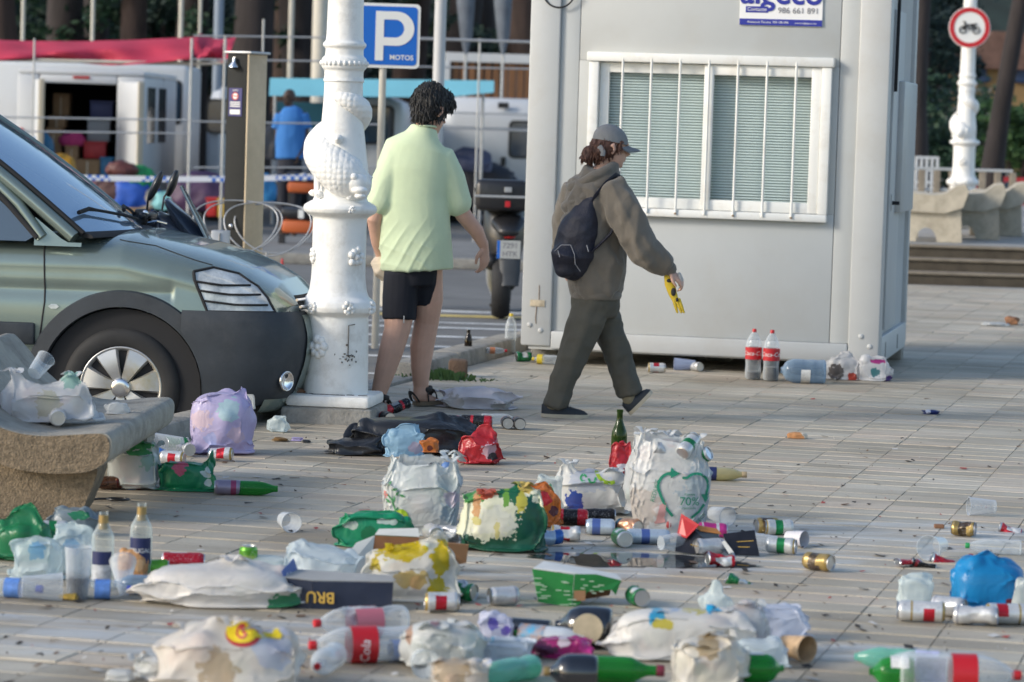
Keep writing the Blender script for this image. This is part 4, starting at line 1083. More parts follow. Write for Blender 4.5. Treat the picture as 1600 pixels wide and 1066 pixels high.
# a small paper bag in the man's left hand
PB = mat('cream_paper', (.66, .55, .42), .8, var=.12, vscale=12)
mb = MB().tube([mp(588, 398, .09), mp(586, 404, .09), mp(592, 414, .09), mp(604, 424, .08), mp(610, 436, .07)], [(.03, .025), (.065, .05), (.072, .06), (.05, .05), (.016, .02)], 16, side=(0, 1, 0), rnd=True)
o = remeshed(mb, 'paper_bag', .006, 1, PB, None, lambda p, n: V(p) + n * .012 * ridged(p, 14, 3)); o.location = mf
tag(o, 'crumpled cream paper bag held between lamp column and shorts', 'bag')

# ------------------------------------------------------------------ distant vendor in a blue shirt
SB = 110.0
bf = D(452, 260, 45.0); 
bm_ = thing('person', 'person in blue t-shirt standing among the market vans', 'person', (bf.x, 45.0, ROADZ))
zb = bf.z - ROADZ
def bp_(u, v, y=0.0): return V(((u - 452) / SB, y, zb + (260 + .031 * (u - 452) - v) / SB))
b = MB()
head(b, bp_(449, 154), (-.7, -.7, 0), 1.0)
b.tube([bp_(452, 178), bp_(450, 165)], [.06, .055], 10, rnd=True)
b.tube([bp_(452, 250), bp_(453, 180)], [(.14, .1), (.17, .1)], 14, side=(1, 0, 0), rnd=True)
b.tube([bp_(474, 182), bp_(477, 215), bp_(468, 240, -.1)], [.055, .045, .033], 10, rnd=True); hand(b, bp_(467, 242, -.1), (-.2, -.1, -1), (1, 0, 0), 1.0)
b.tube([bp_(434, 182), bp_(433, 215), bp_(436, 242, .0)], [.055, .045, .033], 10, rnd=True); hand(b, bp_(436, 244), (0, -.1, -1), (-1, 0, 0), 1.0)
for u in (443, 462): b.tube([bp_(u, 250), bp_(u, 310), bp_(u, 360), V((bp_(u, 0).x, 0, .05)), V((bp_(u, 0).x - .05, -.14, .03))], [.08, .06, .045, .04, .03], 10, rnd=True)
remeshed(b, 'body', .012, 2, SKIND, bm_)
t_ = MB(); t_.tube([bp_(454, 248), bp_(453, 215), bp_(454, 185), bp_(452, 173), bp_(451, 168)], [(.21, .15), (.21, .15), (.2, .14), (.14, .11), (.07, .07)], 20, side=(1, 0, 0))
t_.tube([bp_(470, 180), bp_(477, 202)], [.085, .08], 12); t_.tube([bp_(437, 180), bp_(432, 202)], [.085, .08], 12)
remeshed(t_, 't_shirt', .014, 3, mat('blue_cotton', (.035, .17, .48), .85), bm_, cloth_fold(2, .012, (5, 5, 2)))
s_ = MB(); s_.tube([bp_(453, 244), bp_(453, 262)], [(.17, .13), (.17, .13)], 16, side=(1, 0, 0))
for u in (444, 462): s_.tube([bp_(u, 258), bp_(u, 290), bp_(u, 345)], [.10, .095, .075], 12)
remeshed(s_, 'trousers', .014, 3, mat('dark_denim', (.015, .018, .03), .85), bm_)
# ================================================================== STREET FURNITURE
GALV = mat('galvanised', (.45, .46, .47), .45, metal=.6, var=.08, vscale=8)
POLEW = mat('pole_cream', (.52, .49, .42), .6, var=.08, vscale=6)
SIGNB = mat('traffic_blue', (.005, .13, .55), .35); SIGNW = mat('traffic_white', (.78, .78, .76), .35); SIGNR = mat('traffic_red', (.50, .015, .025), .35)
def rrect(w_, h_, r, n=6):
    out = []
    for cx, cy, a0 in ((w_ - r, h_ - r, 0), (-w_ + r, h_ - r, 90), (-w_ + r, -h_ + r, 180), (w_ - r, -h_ + r, 270)):
        for k in range(n + 1): a = R(a0 + 90 * k / n); out.append((cx + r * math.cos(a), cy + r * math.sin(a)))
    return out
# parking sign for motorbikes
SY_ = 24.5; sp_ = D(606, 56, SY_); sc_ = SY_ / FPX
gx = D(598, 300, SY_)
ps = thing('parking_sign', 'blue square parking sign on a cream pole behind the lamp column', 'sign', (sp_.x, SY_, ROADZ), R(4))
zc = sp_.z - ROADZ
MB().prism(rrect(.245, .245, .035), -.012, 0, 'y').build('board', SIGNW, ps, loc=(0, 0, zc))
MB().prism(rrect(.222, .222, .028), -.0155, -.013, 'y').build('blue_face', SIGNB, ps, loc=(0, 0, zc))
# the letter P as solid strokes
lt = MB(); z = -.019
def stroke(poly): lt.prism(poly, -.019, -.016, 'y')
stroke([(-.115, -.19), (-.052, -.19), (-.052, .185), (-.115, .185)])
n_ = 18; outer = [(.045 + .135 * math.cos(R(90 - 180 * k / n_)), .055 + .13 * math.sin(R(90 - 180 * k / n_))) for k in range(n_ + 1)]
inner = [(.035 + .068 * math.cos(R(90 - 180 * k / n_)), .055 + .068 * math.sin(R(90 - 180 * k / n_))) for k in range(n_ + 1)]
o_ = [(-.052, .185)] + outer + [(-.052, -.075)]; i_ = [(-.052, .123)] + inner + [(-.052, -.013)]
for k in range(len(o_) - 1): stroke([o_[k], o_[k + 1], i_[k + 1], i_[k]])
lt.build('letter', SIGNW, ps, loc=(.02, 0, zc))
text_mb('MOTOS', .052, M=frame((.108, -.018, zc - .165), (1, 0, 0), (0, 0, 1)), bold=.001).build('lettering', SIGNW, ps)
MB().tube([(-.03, .02, 0), (-.03, .02, zc + .2)], .028, 12).build('pole', POLEW, ps, smooth=60)
# slim grey pole and lamp behind it, short white post by the dropped kerb
q = D(686, 100, 30.0)
pp = thing('street_pole', 'tall pale grey pole standing behind the parking sign', 'pole', (q.x, 30.0, ROADZ))
MB().tube([(0, 0, 0), (0, 0, 6)], .055, 14).build('shaft', mat('pole_grey', (.50, .51, .52), .5), pp, smooth=60); MB().cbox((-.2, -.05, 3.0), (-.06, .05, 3.4), .02).build('control_box', mat('box_khaki', (.30, .28, .20), .6), pp, smooth=40)
q = G(668, 590, ROADZ)
tag(MB().tube([(0, 0, 0), (0, 0, 1.05), (0, 0, 1.06)], [.03, .03, .02], 14).build('white_post', WHITE, None, smooth=60, loc=q), 'slim white post behind the legs of person in shorts', 'post')
q = G(600, 478, ROADZ)
tag(MB().tube([(0, 0, 0), (0, 0, .55)], [.05, .05], 12, rnd=True).build('short_post', POLEW, None, smooth=60, loc=q), 'short cream bollard beyond the lamp column', 'bollard')
q = G(440, 452, ROADZ)
mk = thing('marker_post', 'slim red and white plastic marker beyond the car bonnet', 'marker', q)
MB().tube([(0, 0, 0), (0, 0, .13)], [.028, .024], 10).build('stem', SIGNW, mk, smooth=60); MB().tube([(0, 0, .13), (0, 0, .30)], [.026, .012], 10, rnd=True).build('tip', SIGNR, mk, smooth=60)

# beach shower post with push button, seen edge on
SHG = mat('shower_grey', (.03, .031, .03), .7, var=.08, vscale=5, spec=.15); SHB = mat('shower_beige', (.56, .45, .30), .6, var=.1, vscale=5, dirt=(.35, .27, .17), dscale=4, damount=.5)
shy = 24.0; s0 = D(389, 85, shy); sb = G(376, 470, ROADZ)
sh = thing('shower_post', 'tall grey and beige shower post behind the car bonnet', 'shower', (s0.x - .035, shy, ROADZ), R(-30))
hz = s0.z - ROADZ; kk = shy / FPX
MB().cbox((-.10, -.075, 0), (.085, .075, hz), .008).build('column', SHG, sh, smooth=30)
MB().cbox((.0855, -.078, 0), (.10, .16, hz - .002), .004).build('cover_plate', SHB, sh, smooth=30)
MB().cbox((-.085, .0751, 0), (.0852, .155, hz - .002), .004).build('rear_cover', SHB, sh, smooth=30)
MB().cbox((-.12, -.09, hz + .001), (.125, .17, hz + .02), .006).build('cap', GALV, sh, smooth=30)
MB().lathe([(.012, 0), (.014, .03), (.04, .06), (.042, .07)], 16, M=Matrix.Translation((-.02, -.10, hz - .03)) @ Matrix.Rotation(math.pi, 4, 'X')).build('shower_head', CHR, sh, smooth=60)
MB().tube([(-.02, -.07, hz - .04), (-.02, -.105, hz - .035)], .010, 8).build('spout', CHR, sh)
for z in (hz - 1.285, hz - 1.5): MB().ell((-.02, -.082, z), (.022, .022, .022), 12, 8).build('push_button', CHR, sh, smooth=60)
nb = put('notice', None, sh); zt = hz - .36
MB().cbox((-.075, -.080, zt - .105), (.045, -.0755, zt + .105), .001).build('plate', mat('notice_blue', (.03, .03, .16), .5), nb)
MB().lathe([(.030, 0), (.030, .001)], 20, M=frame((-.015, -.0815, zt + .045), (1, 0, 0), (0, 0, 1))).build('disc', SIGNW, nb)
MB().lathe([(.030, 0), (.023, 0), (.023, .002), (.030, .002)], 20, M=frame((-.015, -.0825, zt + .045), (1, 0, 0), (0, 0, 1)), cap=False).build('ring', SIGNR, nb)
MB().box((-.038, -.0845, zt + .042), (.008, -.0835, zt + .048), M=Matrix.Translation((0, 0, 0))).build('bar', SIGNR, nb)
for (z0, z1) in ((-.005, .003), (-.02, -.012), (-.035, -.027), (-.09, -.055)): MB().box((-.06, -.0825, zt + z0), (.03, -.0815, zt + z1)).build('print_line', SIGNW, nb)
text_mb('NON', .02, M=frame((-.015, -.082, zt + .088), (1, 0, 0), (0, 0, 1))).build('lettering', SIGNW, nb)
# hoops of a bicycle stand around the post
for (u, v, rx, rzz, lab) in ((368, 349, 66, 36, 'bent steel hoop of the cycle stand, wrapped low round the shower post'), (418, 352, 68, 36, 'bent steel hoop of the cycle stand, reaching out towards the lamp column')):
    c = D(u, v, 23.8); k2 = 23.8 / FPX
    pts = [V((rx * k2 * math.cos(a), .10 * math.sin(a), rzz * k2 * 1.15 * math.sin(a) + .03 * math.cos(2 * a))) for a in [2 * math.pi * k / 48 for k in range(49)]]
    t = thing('cycle_hoop', lab, 'hoop', c, 0, 'cycle stand hoops')
    MB().tube(pts, .0055, 8).build('hoop_rod', GALV, t, smooth=60); MB().tube([p * .93 + V((.045, .12, .0)) for p in pts], .0055, 8).build('hoop_rod', GALV, t, smooth=60)
    MB().tube([(0, 0, -.20), (0, .05, ROADZ - c.z)], .012, 8).build('stake', GALV, t)
q = D(344, 380, 22.5)
t = thing('steel_box', 'small galvanised box beside the shower post', 'box', (q.x, 22.5, ROADZ)); zz = q.z - ROADZ
MB().cbox((-.06, -.05, 0), (.065, .05, zz + .09), .006).build('case', GALV, t, smooth=30); MB().tube([(0, -.055, zz - .15), (0, -.055, zz + .07)], .006, 6).build('rod', CHR, t); MB().ell((.10, -.02, zz - .09), (.025, .025, .025), 10, 8).build('knob', CHR, t, smooth=60)

# scooter parked beyond the bonnet
BLK = mat('black_plastic', (.014, .014, .016), .4, coat=.2); SCB = mat('scooter_blue', (.030, .042, .065), .3, coat=.6)
scy = 18.4; q0 = D(250, 330, scy)
st = thing('parked_scooter', 'dark blue scooter with upright mirrors behind the car bonnet', 'scooter', (q0.x, scy, ROADZ))
def sp(u, v, y=0.0): p = D(u, v, scy); return V((p.x - q0.x, y, p.z - ROADZ))
mb = MB().tube([sp(262, 315), sp(285, 345), sp(320, 385), sp(345, 430), sp(350, 480)], [(.02, .10), (.05, .17), (.06, .20), (.07, .20), (.06, .14)], 16, side=(1, 0, .5), rnd=True); mb.build('front_shield', SCB, st, smooth=60)
mb = MB().tube([sp(236, 400), sp(262, 362), sp(292, 378), sp(325, 430)], [(.05, .12), (.13, .16), (.13, .16), (.05, .12)], 16, side=(0, 0, 1), rnd=True); mb.build('leg_shield', SCB, st, smooth=60)
mb = MB().tube([sp(284, 290, -.03), sp(312, 345, -.02), sp(335, 392)], [(.006, .10), (.008, .17), (.01, .2)], 12, side=(1, 0, .7)); mb.build('fly_screen', clear('smoked_screen', (.25, .3, .36), .25, .08, (.08, .11, .15)), st, smooth=60)
mb = MB().tube([sp(150, 440), sp(190, 372), sp(215, 362), sp(232, 385), sp(240, 430)], [(.10, .14), (.11, .15), (.08, .13), (.05, .12), (.05, .1)], 14, side=(0, 1, 0), rnd=True); mb.build('seat', BLK, st, smooth=60)
mb = MB().tube([sp(236, 335, -.30), sp(236, 338, .30)], .018, 10); mb.build('handlebar', BLK, st, smooth=60)
for y, (u, v) in ((-.30, (232, 335)), (.30, (190, 350))):
    mb = MB().tube([sp(236, 336, y * .55), sp(u, v, y)], .022, 10, rnd=True); mb.build('grip', BLK, st, smooth=60)
MB().cbox((-.035, -.05, -.035), (.035, .04, .055), .012).build('switch_gear', BLK, st, smooth=40, loc=sp(228, 340, -.22))
MB().lathe([(.014, 0), (.017, .012), (.008, .016)], 14, M=Matrix.Rotation(math.pi / 2, 4, 'X')).build('bar_end', CHR, st, smooth=60, loc=sp(236, 331, -.27))
MB().tube([sp(232, 345, -.25), sp(231, 372, -.25)], [.016, .022], 10).build('brake_reservoir', BLK, st, smooth=60)
MB().tube([sp(240, 345, -.28), sp(255, 343, -.30), sp(270, 347, -.30)], .006, 6).build('brake_lever', CHR, st)
def mirror(p0, p1, c, tilt, rx, rz_):
    m_ = put('mirror', None, st); MB().tube([p0, (p0 + p1) / 2 + V((-.012, 0, .01)), p1], .006, 8).build('stalk', BLK, m_, smooth=60)
    MB().ell((0, 0, 0), (rx, .045, rz_), 16, 10, M=Matrix.Translation(c) @ Matrix.Rotation(tilt, 4, 'Y')).build('mirror_shell', BLK, m_, smooth=60)
mirror(sp(237, 330, -.24), sp(248, 292, -.26), sp(251, 289, -.26), R(24), .024, .095)
mirror(sp(246, 330, .24), sp(258, 295, .26), sp(262, 288, .26), R(18), .026, .085)
mirror(sp(180, 355, .15), sp(155, 330, .15), sp(146, 322, .15), R(-60), .03, .07)
MB().ell(sp(305, 455), (.06, .1, .06), 14, 10).build('headlamp', LENS, st, smooth=60)
def bike_wheel(par, x, r, wd_, y=0.0):
    w_ = put('wheel', None, par, (x, y, r)); Mx = Matrix.Rotation(math.pi / 2, 4, 'X')
    MB().lathe(smooth_prof([(r * .66, -wd_ / 2), (r * .9, -wd_ / 2), (r, 0), (r * .9, wd_ / 2), (r * .66, wd_ / 2)], 3), 32, M=Mx).build('tyre', RUB, w_, smooth=60)
    MB().lathe([(.03, -.05), (.03, .05)], 12, M=Mx).build('hub', GALV, w_)
bike_wheel(st, sp(345, 500).x, .24, .11); bike_wheel(st, sp(145, 500).x, .24, .12)
mb = MB().tube([sp(320, 470), sp(345, 500)], .035, 8); mb.add([v for v in MB().tube([sp(150, 470), sp(235, 520), sp(320, 500)], .06, 8).v], MB().tube([sp(150, 470), sp(235, 520), sp(320, 500)], .06, 8).f); mb.build('frame', BLK, st, smooth=60)

# motorcycle with top case beside the cabin, seen from behind
my = 28.6; q0 = D(792, 380, my)
mt = thing('parked_motorcycle', 'black motorcycle with top case and plate beside the cabin corner', 'motorcycle', (q0.x, my, ROADZ), 0)
def mq(u, v, y=0.0): p = D(u, v, my); return V((p.x - q0.x, y, p.z - ROADZ))
MB().cbox((mq(752, 0).x, -.15, mq(790, 330).z), (mq(835, 0).x, .22, mq(790, 281).z), .05).build('top_case', BLK, mt, smooth=50)
MB().cbox((mq(752, 0).x - .004, -.158, mq(790, 309).z), (mq(835, 0).x + .004, .2, mq(790, 305).z), .004).build('case_seam', GALV, mt)
MB().cbox((-.035, -.165, mq(790, 300).z), (.03, -.15, mq(790, 292).z), .004).build('case_lock', GALV, mt); MB().cbox((-.025, -.165, mq(790, 323).z), (.02, -.15, mq(790, 314).z), .004).build('reflector', SIGNR, mt)
MB().tube([mq(795, 345, .3), mq(795, 350, -.05), mq(795, 362, -.12)], [(.16, .09), (.16, .08), (.10, .05)], 14, side=(1, 0, 0), rnd=True).build('tail', BLK, mt, smooth=60)
MB().ell(mq(796, 369, -.12), (.055, .03, .022), 12, 8).build('tail_lamp', mat('tail_red', (.45, .02, .02), .3), mt, smooth=60)
pl_ = put('number_plate', None, mt, mq(795, 389, -.19))
MB().cbox((-.105, -.004, -.08), (.105, .004, .08), .004).build('plate', mat('plate_dull', (.42, .43, .42), .5), pl_); MB().box((-.104, -.0052, -.079), (-.078, -.0045, .079)).build('blue_band', SIGNB, pl_)
text_mb('7291', .07, M=frame((.012, -.006, .035), (1, 0, 0), (0, 0, 1))).build('lettering', SGRY, pl_); text_mb('HTK', .07, M=frame((.012, -.006, -.04), (1, 0, 0), (0, 0, 1))).build('lettering', SGRY, pl_)
MB().tube([mq(797, 395, -.15), mq(797, 425, -.2), mq(797, 445, -.24)], [(.10, .03), (.09, .02), (.075, .015)], 12, side=(1, 0, 0)).build('mudguard', PLAS, mt, smooth=60)
w_ = put('wheel', None, mt, (mq(797, 0).x, .05, .30)); MB().lathe(smooth_prof([(.2, -.08), (.27, -.09), (.30, 0), (.27, .09), (.2, .08)], 3), 32, M=Matrix.Rotation(math.pi / 2, 4, 'Y')).build('tyre', RUB, w_, smooth=60)
MB().tube([mq(768, 410, -.05), mq(770, 440, .1), mq(775, 465, .5)], [.05, .06, .05], 12, rnd=True).build('silencer', GALV, mt, smooth=60)
MB().tube([mq(790, 338, .25), mq(788, 372, .12), mq(790, 410, .16), mq(794, 445, .2)], [(.20, .2), (.19, .2), (.13, .16), (.07, .1)], 14, side=(1, 0, 0), rnd=True).build('rear_body', BLK, mt, smooth=60)
MB().ell(mq(768, 408, .0), (.08, .14, .09), 12, 8).build('indicator_pod', BLK, mt, smooth=60)
MB().tube([mq(790, 470, .1), mq(765, 478, .05)], .014, 6).build('side_stand', BLK, mt)
MB().tube([mq(740, 300, 1.1), mq(790, 300, 1.0), mq(840, 300, 1.1)], .02, 8).build('handlebar', BLK, mt, smooth=60)
mb = MB().tube([mq(795, 345, .3), mq(795, 350, .8), mq(795, 360, 1.2)], [(.12, .1), (.16, .14), (.08, .1)], 12, side=(1, 0, 0), rnd=True); mb.build('tank', BLK, mt, smooth=60)
w_ = put('wheel', None, mt, (0, 1.4, .30)); MB().lathe([(.2, -.05), (.3, 0), (.2, .05)], 24, M=Matrix.Rotation(math.pi / 2, 4, 'Y')).build('tyre', RUB, w_, smooth=60)
# ================================================================== MARKET AND WOOD BEHIND
VANW = mat('van_white', (.56, .58, .60), .4, var=.05, vscale=1.5, dirt=(.45, .44, .42), dscale=1.5, damount=.4)
TLAMP = mat('tail_lamp', (.42, .02, .02), .3); BEIGE = mat('primer_beige', (.58, .52, .40), .6)
def F(Y):
    "helpers for things standing at depth Y"
    def p(u, v, y=0.0): q = D(u, v, Y); return V((q.x, Y + y, q.z))
    return p
# ---- white van with open rear doors
vy = 50.0; f = F(vy); base = f(130, 300); van = thing('delivery_van', 'white van with open rear doors showing boxes under red awning', 'van', (base.x, vy, ROADZ))
def v_(u, v, y=0.0): p = f(u, v, y); return V((p.x - base.x, y, p.z - ROADZ))
xl, xr, zt_, zb_ = v_(30, 0).x, v_(230, 0).x, v_(130, 118).z, .35
ol, orr, ot, ob = v_(64, 0).x, v_(186, 0).x, v_(130, 131).z, v_(130, 300).z
for (a, b, c, d, nm) in ((xl, ol, zb_, zt_, 'rear_pillar'), (orr, xr, zb_, zt_, 'rear_pillar'), (ol, orr, ot, zt_, 'rear_header'), (ol, orr, zb_, ob, 'rear_bumper')):
    MB().cbox((a + .002, 0, c), (b - .002, .12, d), .03).build(nm, VANW, van, smooth=40)
MB().cbox((xl, .12, zb_), (xl + .06, 4.6, zt_), .03).build('side_wall', VANW, van, smooth=40); MB().cbox((xr - .06, .12, zb_), (xr, 4.6, zt_), .03).build('side_wall', VANW, van, smooth=40)
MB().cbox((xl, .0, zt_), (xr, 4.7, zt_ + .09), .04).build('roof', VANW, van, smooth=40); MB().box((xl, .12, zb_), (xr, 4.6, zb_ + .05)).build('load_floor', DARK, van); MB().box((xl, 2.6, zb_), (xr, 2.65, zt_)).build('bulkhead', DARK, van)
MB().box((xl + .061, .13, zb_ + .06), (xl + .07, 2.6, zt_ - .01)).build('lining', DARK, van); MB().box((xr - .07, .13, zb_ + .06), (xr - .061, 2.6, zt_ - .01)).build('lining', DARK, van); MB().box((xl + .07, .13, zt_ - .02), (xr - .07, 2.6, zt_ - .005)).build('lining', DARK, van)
for (u0, u1, v0, v1) in ((31, 41, 200, 246), (206, 221, 207, 256)): MB().cbox((v_(u0, 0).x, -.03, v_(u0, v1).z), (v_(u1, 0).x, .02, v_(u0, v0).z), .01).build('tail_lamp', TLAMP, van, smooth=40)
MB().cbox((v_(117, 0).x, -.02, v_(120, 123).z), (v_(143, 0).x, .01, v_(120, 119).z), .006).build('brake_lamp', TLAMP, van)
dl = put('rear_door', None, van); MB().cbox((0, -.9, zb_ + .05), (.06, 0, ot + .05), .03).build('door_leaf', VANW, dl, smooth=40); dl.location = (ol - .08, -.02, 0); dl.rotation_euler = (0, 0, R(14))
MB().cbox((-.012, -.92, zb_ + .05), (.08, -.88, ot + .05), .01).build('door_edge', BEIGE, dl, smooth=40)
dr = put('rear_door', None, van); MB().cbox((0, -.9, zb_ + .05), (.06, 0, ot + .05), .03).build('door_leaf', VANW, dr, smooth=40); dr.location = (orr + .02, -.02, 0); dr.rotation_euler = (0, 0, R(28))
MB().cbox((-.02, -.92, zb_ + .05), (.08, -.88, ot + .05), .01).build('door_edge', BEIGE, dr, smooth=40); MB().box((.061, -.75, zb_ + .8), (.065, -.2, ot - .1)).build('door_window', CGLS, dr)
for y in (.35, 1.9): MB().box((xr + .001, y, zb_ + .9), (xr + .006, y + 1.1, zt_ - .15)).build('side_window', CGLS, van)
for (x, y) in ((xl + .12, .9), (xr - .12, .9), (xl + .12, 3.8), (xr - .12, 3.8)):
    w_ = put('wheel', None, van, (x, y, .32)); MB().lathe([(.2, -.1), (.32, -.09), (.32, .09), (.2, .1)], 24, M=Matrix.Rotation(math.pi / 2, 4, 'Y')).build('tyre', RUB, w_, smooth=60)
# ---- cargo, every box its own thing
CARD = mat('cardboard', (.30, .19, .10), .85, var=.12, vscale=5)
cols = {'brown': CARD, 'red': mat('crate_red', (.42, .025, .03), .5), 'blue': mat('crate_blue', (.03, .08, .25), .5), 'navy': mat('crate_navy', (.03, .04, .12), .5), 'pink': mat('cloth_pink', (.45, .04, .16), .8), 'yellow': mat('crate_yellow', (.55, .36, .03), .5), 'grey': mat('crate_grey', (.30, .32, .33), .6), 'teal': mat('crate_teal', (.02, .15, .30), .5)}
def crate(name, lab, u0, u1, v0, v1, y, m, Y=vy, d=.4, lid=True, cat='box', grp=None):
    g_ = F(Y); a, b = g_(u0, v1, y), g_(u1, v0, y); t = thing(name, lab, cat, (a.x, Y + y, a.z), 0, grp); w__, h__ = b.x - a.x, b.z - a.z
    MB().cbox((0, 0, 0), (w__, d, h__ * (.86 if lid else 1)), min(.012, h__ / 8)).build('case', m, t, smooth=30)
    if lid:
        if m is CARD: MB().box((w__ * .47, -.002, 0), (w__ * .53, -.0005, h__ * .85)).build('tape_seam', BEIGE, t); MB().cbox((0, .002, h__ * .862), (w__, d - .002, h__), .004).build('flap', m, t)
        else: MB().cbox((-.015, -.015, h__ * .862), (w__ + .015, d + .015, h__), .008).build('rim', m, t)
    return t
crate('cardboard_box', 'large brown carton standing at the left inside the white van', 66, 92, 200, 262, .3, CARD)
crate('cardboard_box', 'brown carton on top of the stack at the left inside the van', 72, 98, 146, 180, .7, CARD); crate('cardboard_box', 'brown carton in the middle of the stack inside the van', 68, 94, 181, 199, .5, CARD)
crate('cardboard_box', 'brown carton below the red crate at the van tail', 115, 155, 250, 272, .1, CARD); crate('cardboard_box', 'brown carton leaning under the pink cloth in the van', 98, 119, 228, 264, .2, CARD)
crate('storage_crate', 'red storage crate inside the open van', 127, 162, 222, 248, .25, cols['red'], cat='crate'); crate('storage_crate', 'dark blue crate stacked high inside the open van', 134, 170, 158, 184, .5, cols['navy'], cat='crate')
crate('storage_crate', 'grey crate between the blue and red ones in van', 130, 166, 186, 221, .45, cols['grey'], cat='crate'); crate('storage_crate', 'blue bin at the foot of the right van door', 156, 176, 246, 274, .05, cols['teal'], cat='crate')
def bundle(name, lab, u, v, w__, h__, Y, m, seed, cat='bag', d=None, grp=None):
    p = F(Y)(u, v); mb = MB(); bm = bmesh.new(); bmesh.ops.create_icosphere(bm, subdivisions=4, radius=1)
    for vt in bm.verts:
        q = vt.co.copy(); r = 1 + .22 * ridged(q, 1.3, seed) + .08 * ridged(q, 3.2, seed + 4)
        z = q.z * r * h__ / 2
        vt.co = V((q.x * r * w__ / 2, q.y * r * (d or w__ * .6) / 2, max(z, -h__ * .36) + h__ * .36))
    bm.verts.index_update(); mb.add([x.co[:] for x in bm.verts], [[x.index for x in fc.verts] for fc in bm.faces]); bm.free()
    o = mb.build(name, m, None, smooth=60, loc=(p.x, Y, p.z)); return tag(o, lab, cat, grp)
bundle('folded_cloth', 'bright pink cloth heaped on a carton in the van', 113, 228, .36, .24, 50.3, cols['pink'], 1, 'cloth')
bundle('jacket', 'blue and red jacket lying by the left van door', 66, 250, .30, .45, 49.6, cols['teal'], 2, 'jacket')
# ---- red awning on its frame
AWN = mat('red_awning', (.46, .03, .07), .75, var=.12, vscale=2); ay = 46.5; f = F(ay)
aw = thing('stall_awning', 'long red awning rolled over the white van', 'awning', (f(150, 80).x, ay, f(150, 80).z)); o3 = V(aw.location)
def sheet(tops, bots, n=40, m=AWN, name='canvas', sag=.06):
    P = []
    for k in range(9):
        q = k / 8; row = []
        for i in range(n + 1):
            s = i / n; a = V(tops[0]).lerp(V(tops[1]), s); b = V(bots[0]).lerp(V(bots[1]), s); p = a.lerp(b, q)
            p.y -= .25 * math.sin(math.pi * q) ; p.z -= sag * math.sin(math.pi * s) * (1 if q < .5 else .7); p.z += .035 * math.sin(s * 11 + q * 3) * q; p.y -= .16 * math.sin(s * 9 + q * 6) * q + .06 * math.sin(s * 31 - q * 4); row.append(p - o3)
        P.append(row)
    return MB().grid(P).build(name, m, aw, smooth=60)
sheet((f(-120, 56, .9), f(300, 55, .9)), (f(-120, 90), f(300, 97)))
sheet((f(302, 49, .9), f(360, 55, .9)), (f(302, 86), f(360, 93)), 10)
MB().tube([f(-120, 90) - o3, f(300, 100) - o3, f(365, 98) - o3], .025, 8).build('front_rail', POLEW, aw, smooth=60)
for u in (-60, 300, 352): MB().tube([f(u, 60) - o3, V((f(u, 60).x, ay, ROADZ)) - o3], .022, 8).build('leg', GALV, aw, smooth=60)
# ---- market frames: slim rails in front of the vans
fr_y = 43.8; f = F(fr_y)
def frame_run(lab, u0, u1, rails, posts, Y=fr_y):
    f = F(Y); t = thing('barrier_frame', lab, 'fence', (f(u0, 200).x, Y, ROADZ)); o_ = V(t.location)
    for v in rails: MB().tube([f(u0, v[0]) - o_, f(u1, v[1]) - o_], v[2] if len(v) > 2 else .012, 8).build('rail', GALV, t, smooth=60)
    for (u, v) in posts:
        p = f(u, v); MB().tube([p - o_, V((p.x, Y, ROADZ)) - o_], .014, 8).build('post', GALV, t, smooth=60)
frame_run('slim grey barrier frame in front of the open van', -60, 300, [(182, 188), (204, 209)], [(-40, 60), (54, 60), (300, 60)])
frame_run('slim grey barrier frame beside the shower post', 302, 600, [(56, 60), (93, 97), (190, 195), (262, 262)], [(352, 55), (412, 30)])
frame_run('slim grey barrier frame before the caravans', 640, 830, [(60, 66, .02), (104, 108), (198, 205)], [(750, 60)], 44.5)
# police tape
TAPEM = bpy.data.materials.new('police_tape'); TAPEM.use_nodes = True
def _tape():
    nt = TAPEM.node_tree; b = nt.nodes['Principled BSDF']; L = nt.links.new; tc = _n(nt, 'ShaderNodeTexCoord'); sp = _n(nt, 'ShaderNodeSeparateXYZ'); L(tc.outputs['Object'], sp.inputs[0])
    ck = _n(nt, 'ShaderNodeTexChecker'); ck.inputs['Scale'].default_value = 1; mp_ = _n(nt, 'ShaderNodeMapping'); mp_.inputs['Scale'].default_value = (18, 1, 18); L(tc.outputs['Object'], mp_.inputs[0]); L(mp_.outputs[0], ck.inputs[0])
    ck.inputs[1].default_value = (.05, .16, .55, 1); ck.inputs[2].default_value = (.72, .74, .78, 1)
    wv = _n(nt, 'ShaderNodeMath', operation='PINGPONG'); L(sp.outputs[0], wv.inputs[0]); wv.inputs[1].default_value = .45
    gt = _n(nt, 'ShaderNodeMath', operation='GREATER_THAN'); L(wv.outputs[0], gt.inputs[0]); gt.inputs[1].default_value = .24
    mx = _n(nt, 'ShaderNodeMix', data_type='RGBA'); L(gt.outputs[0], mx.inputs[0]); L(ck.outputs[0], mx.inputs[6]); mx.inputs[7].default_value = (.70, .73, .80, 1); L(mx.outputs[2], b.inputs['Base Color'])
_tape()
ty = 43.0; f = F(ty); P = [[], []]
for k in range(50):
    s = k / 49; u = 40 + 500 * s; v = 277 + 6 * (s - .5) * (s - .5) * -4 + 3
    P[0].append(f(u, v - 4.5) - f(40, 275)); P[1].append(f(u, v + 4.5, .01) - f(40, 275))
tag(MB().grid(P).build('police_tape', TAPEM, None, smooth=60, loc=f(40, 275)), 'blue and white police tape stretched before the market vans', 'tape')
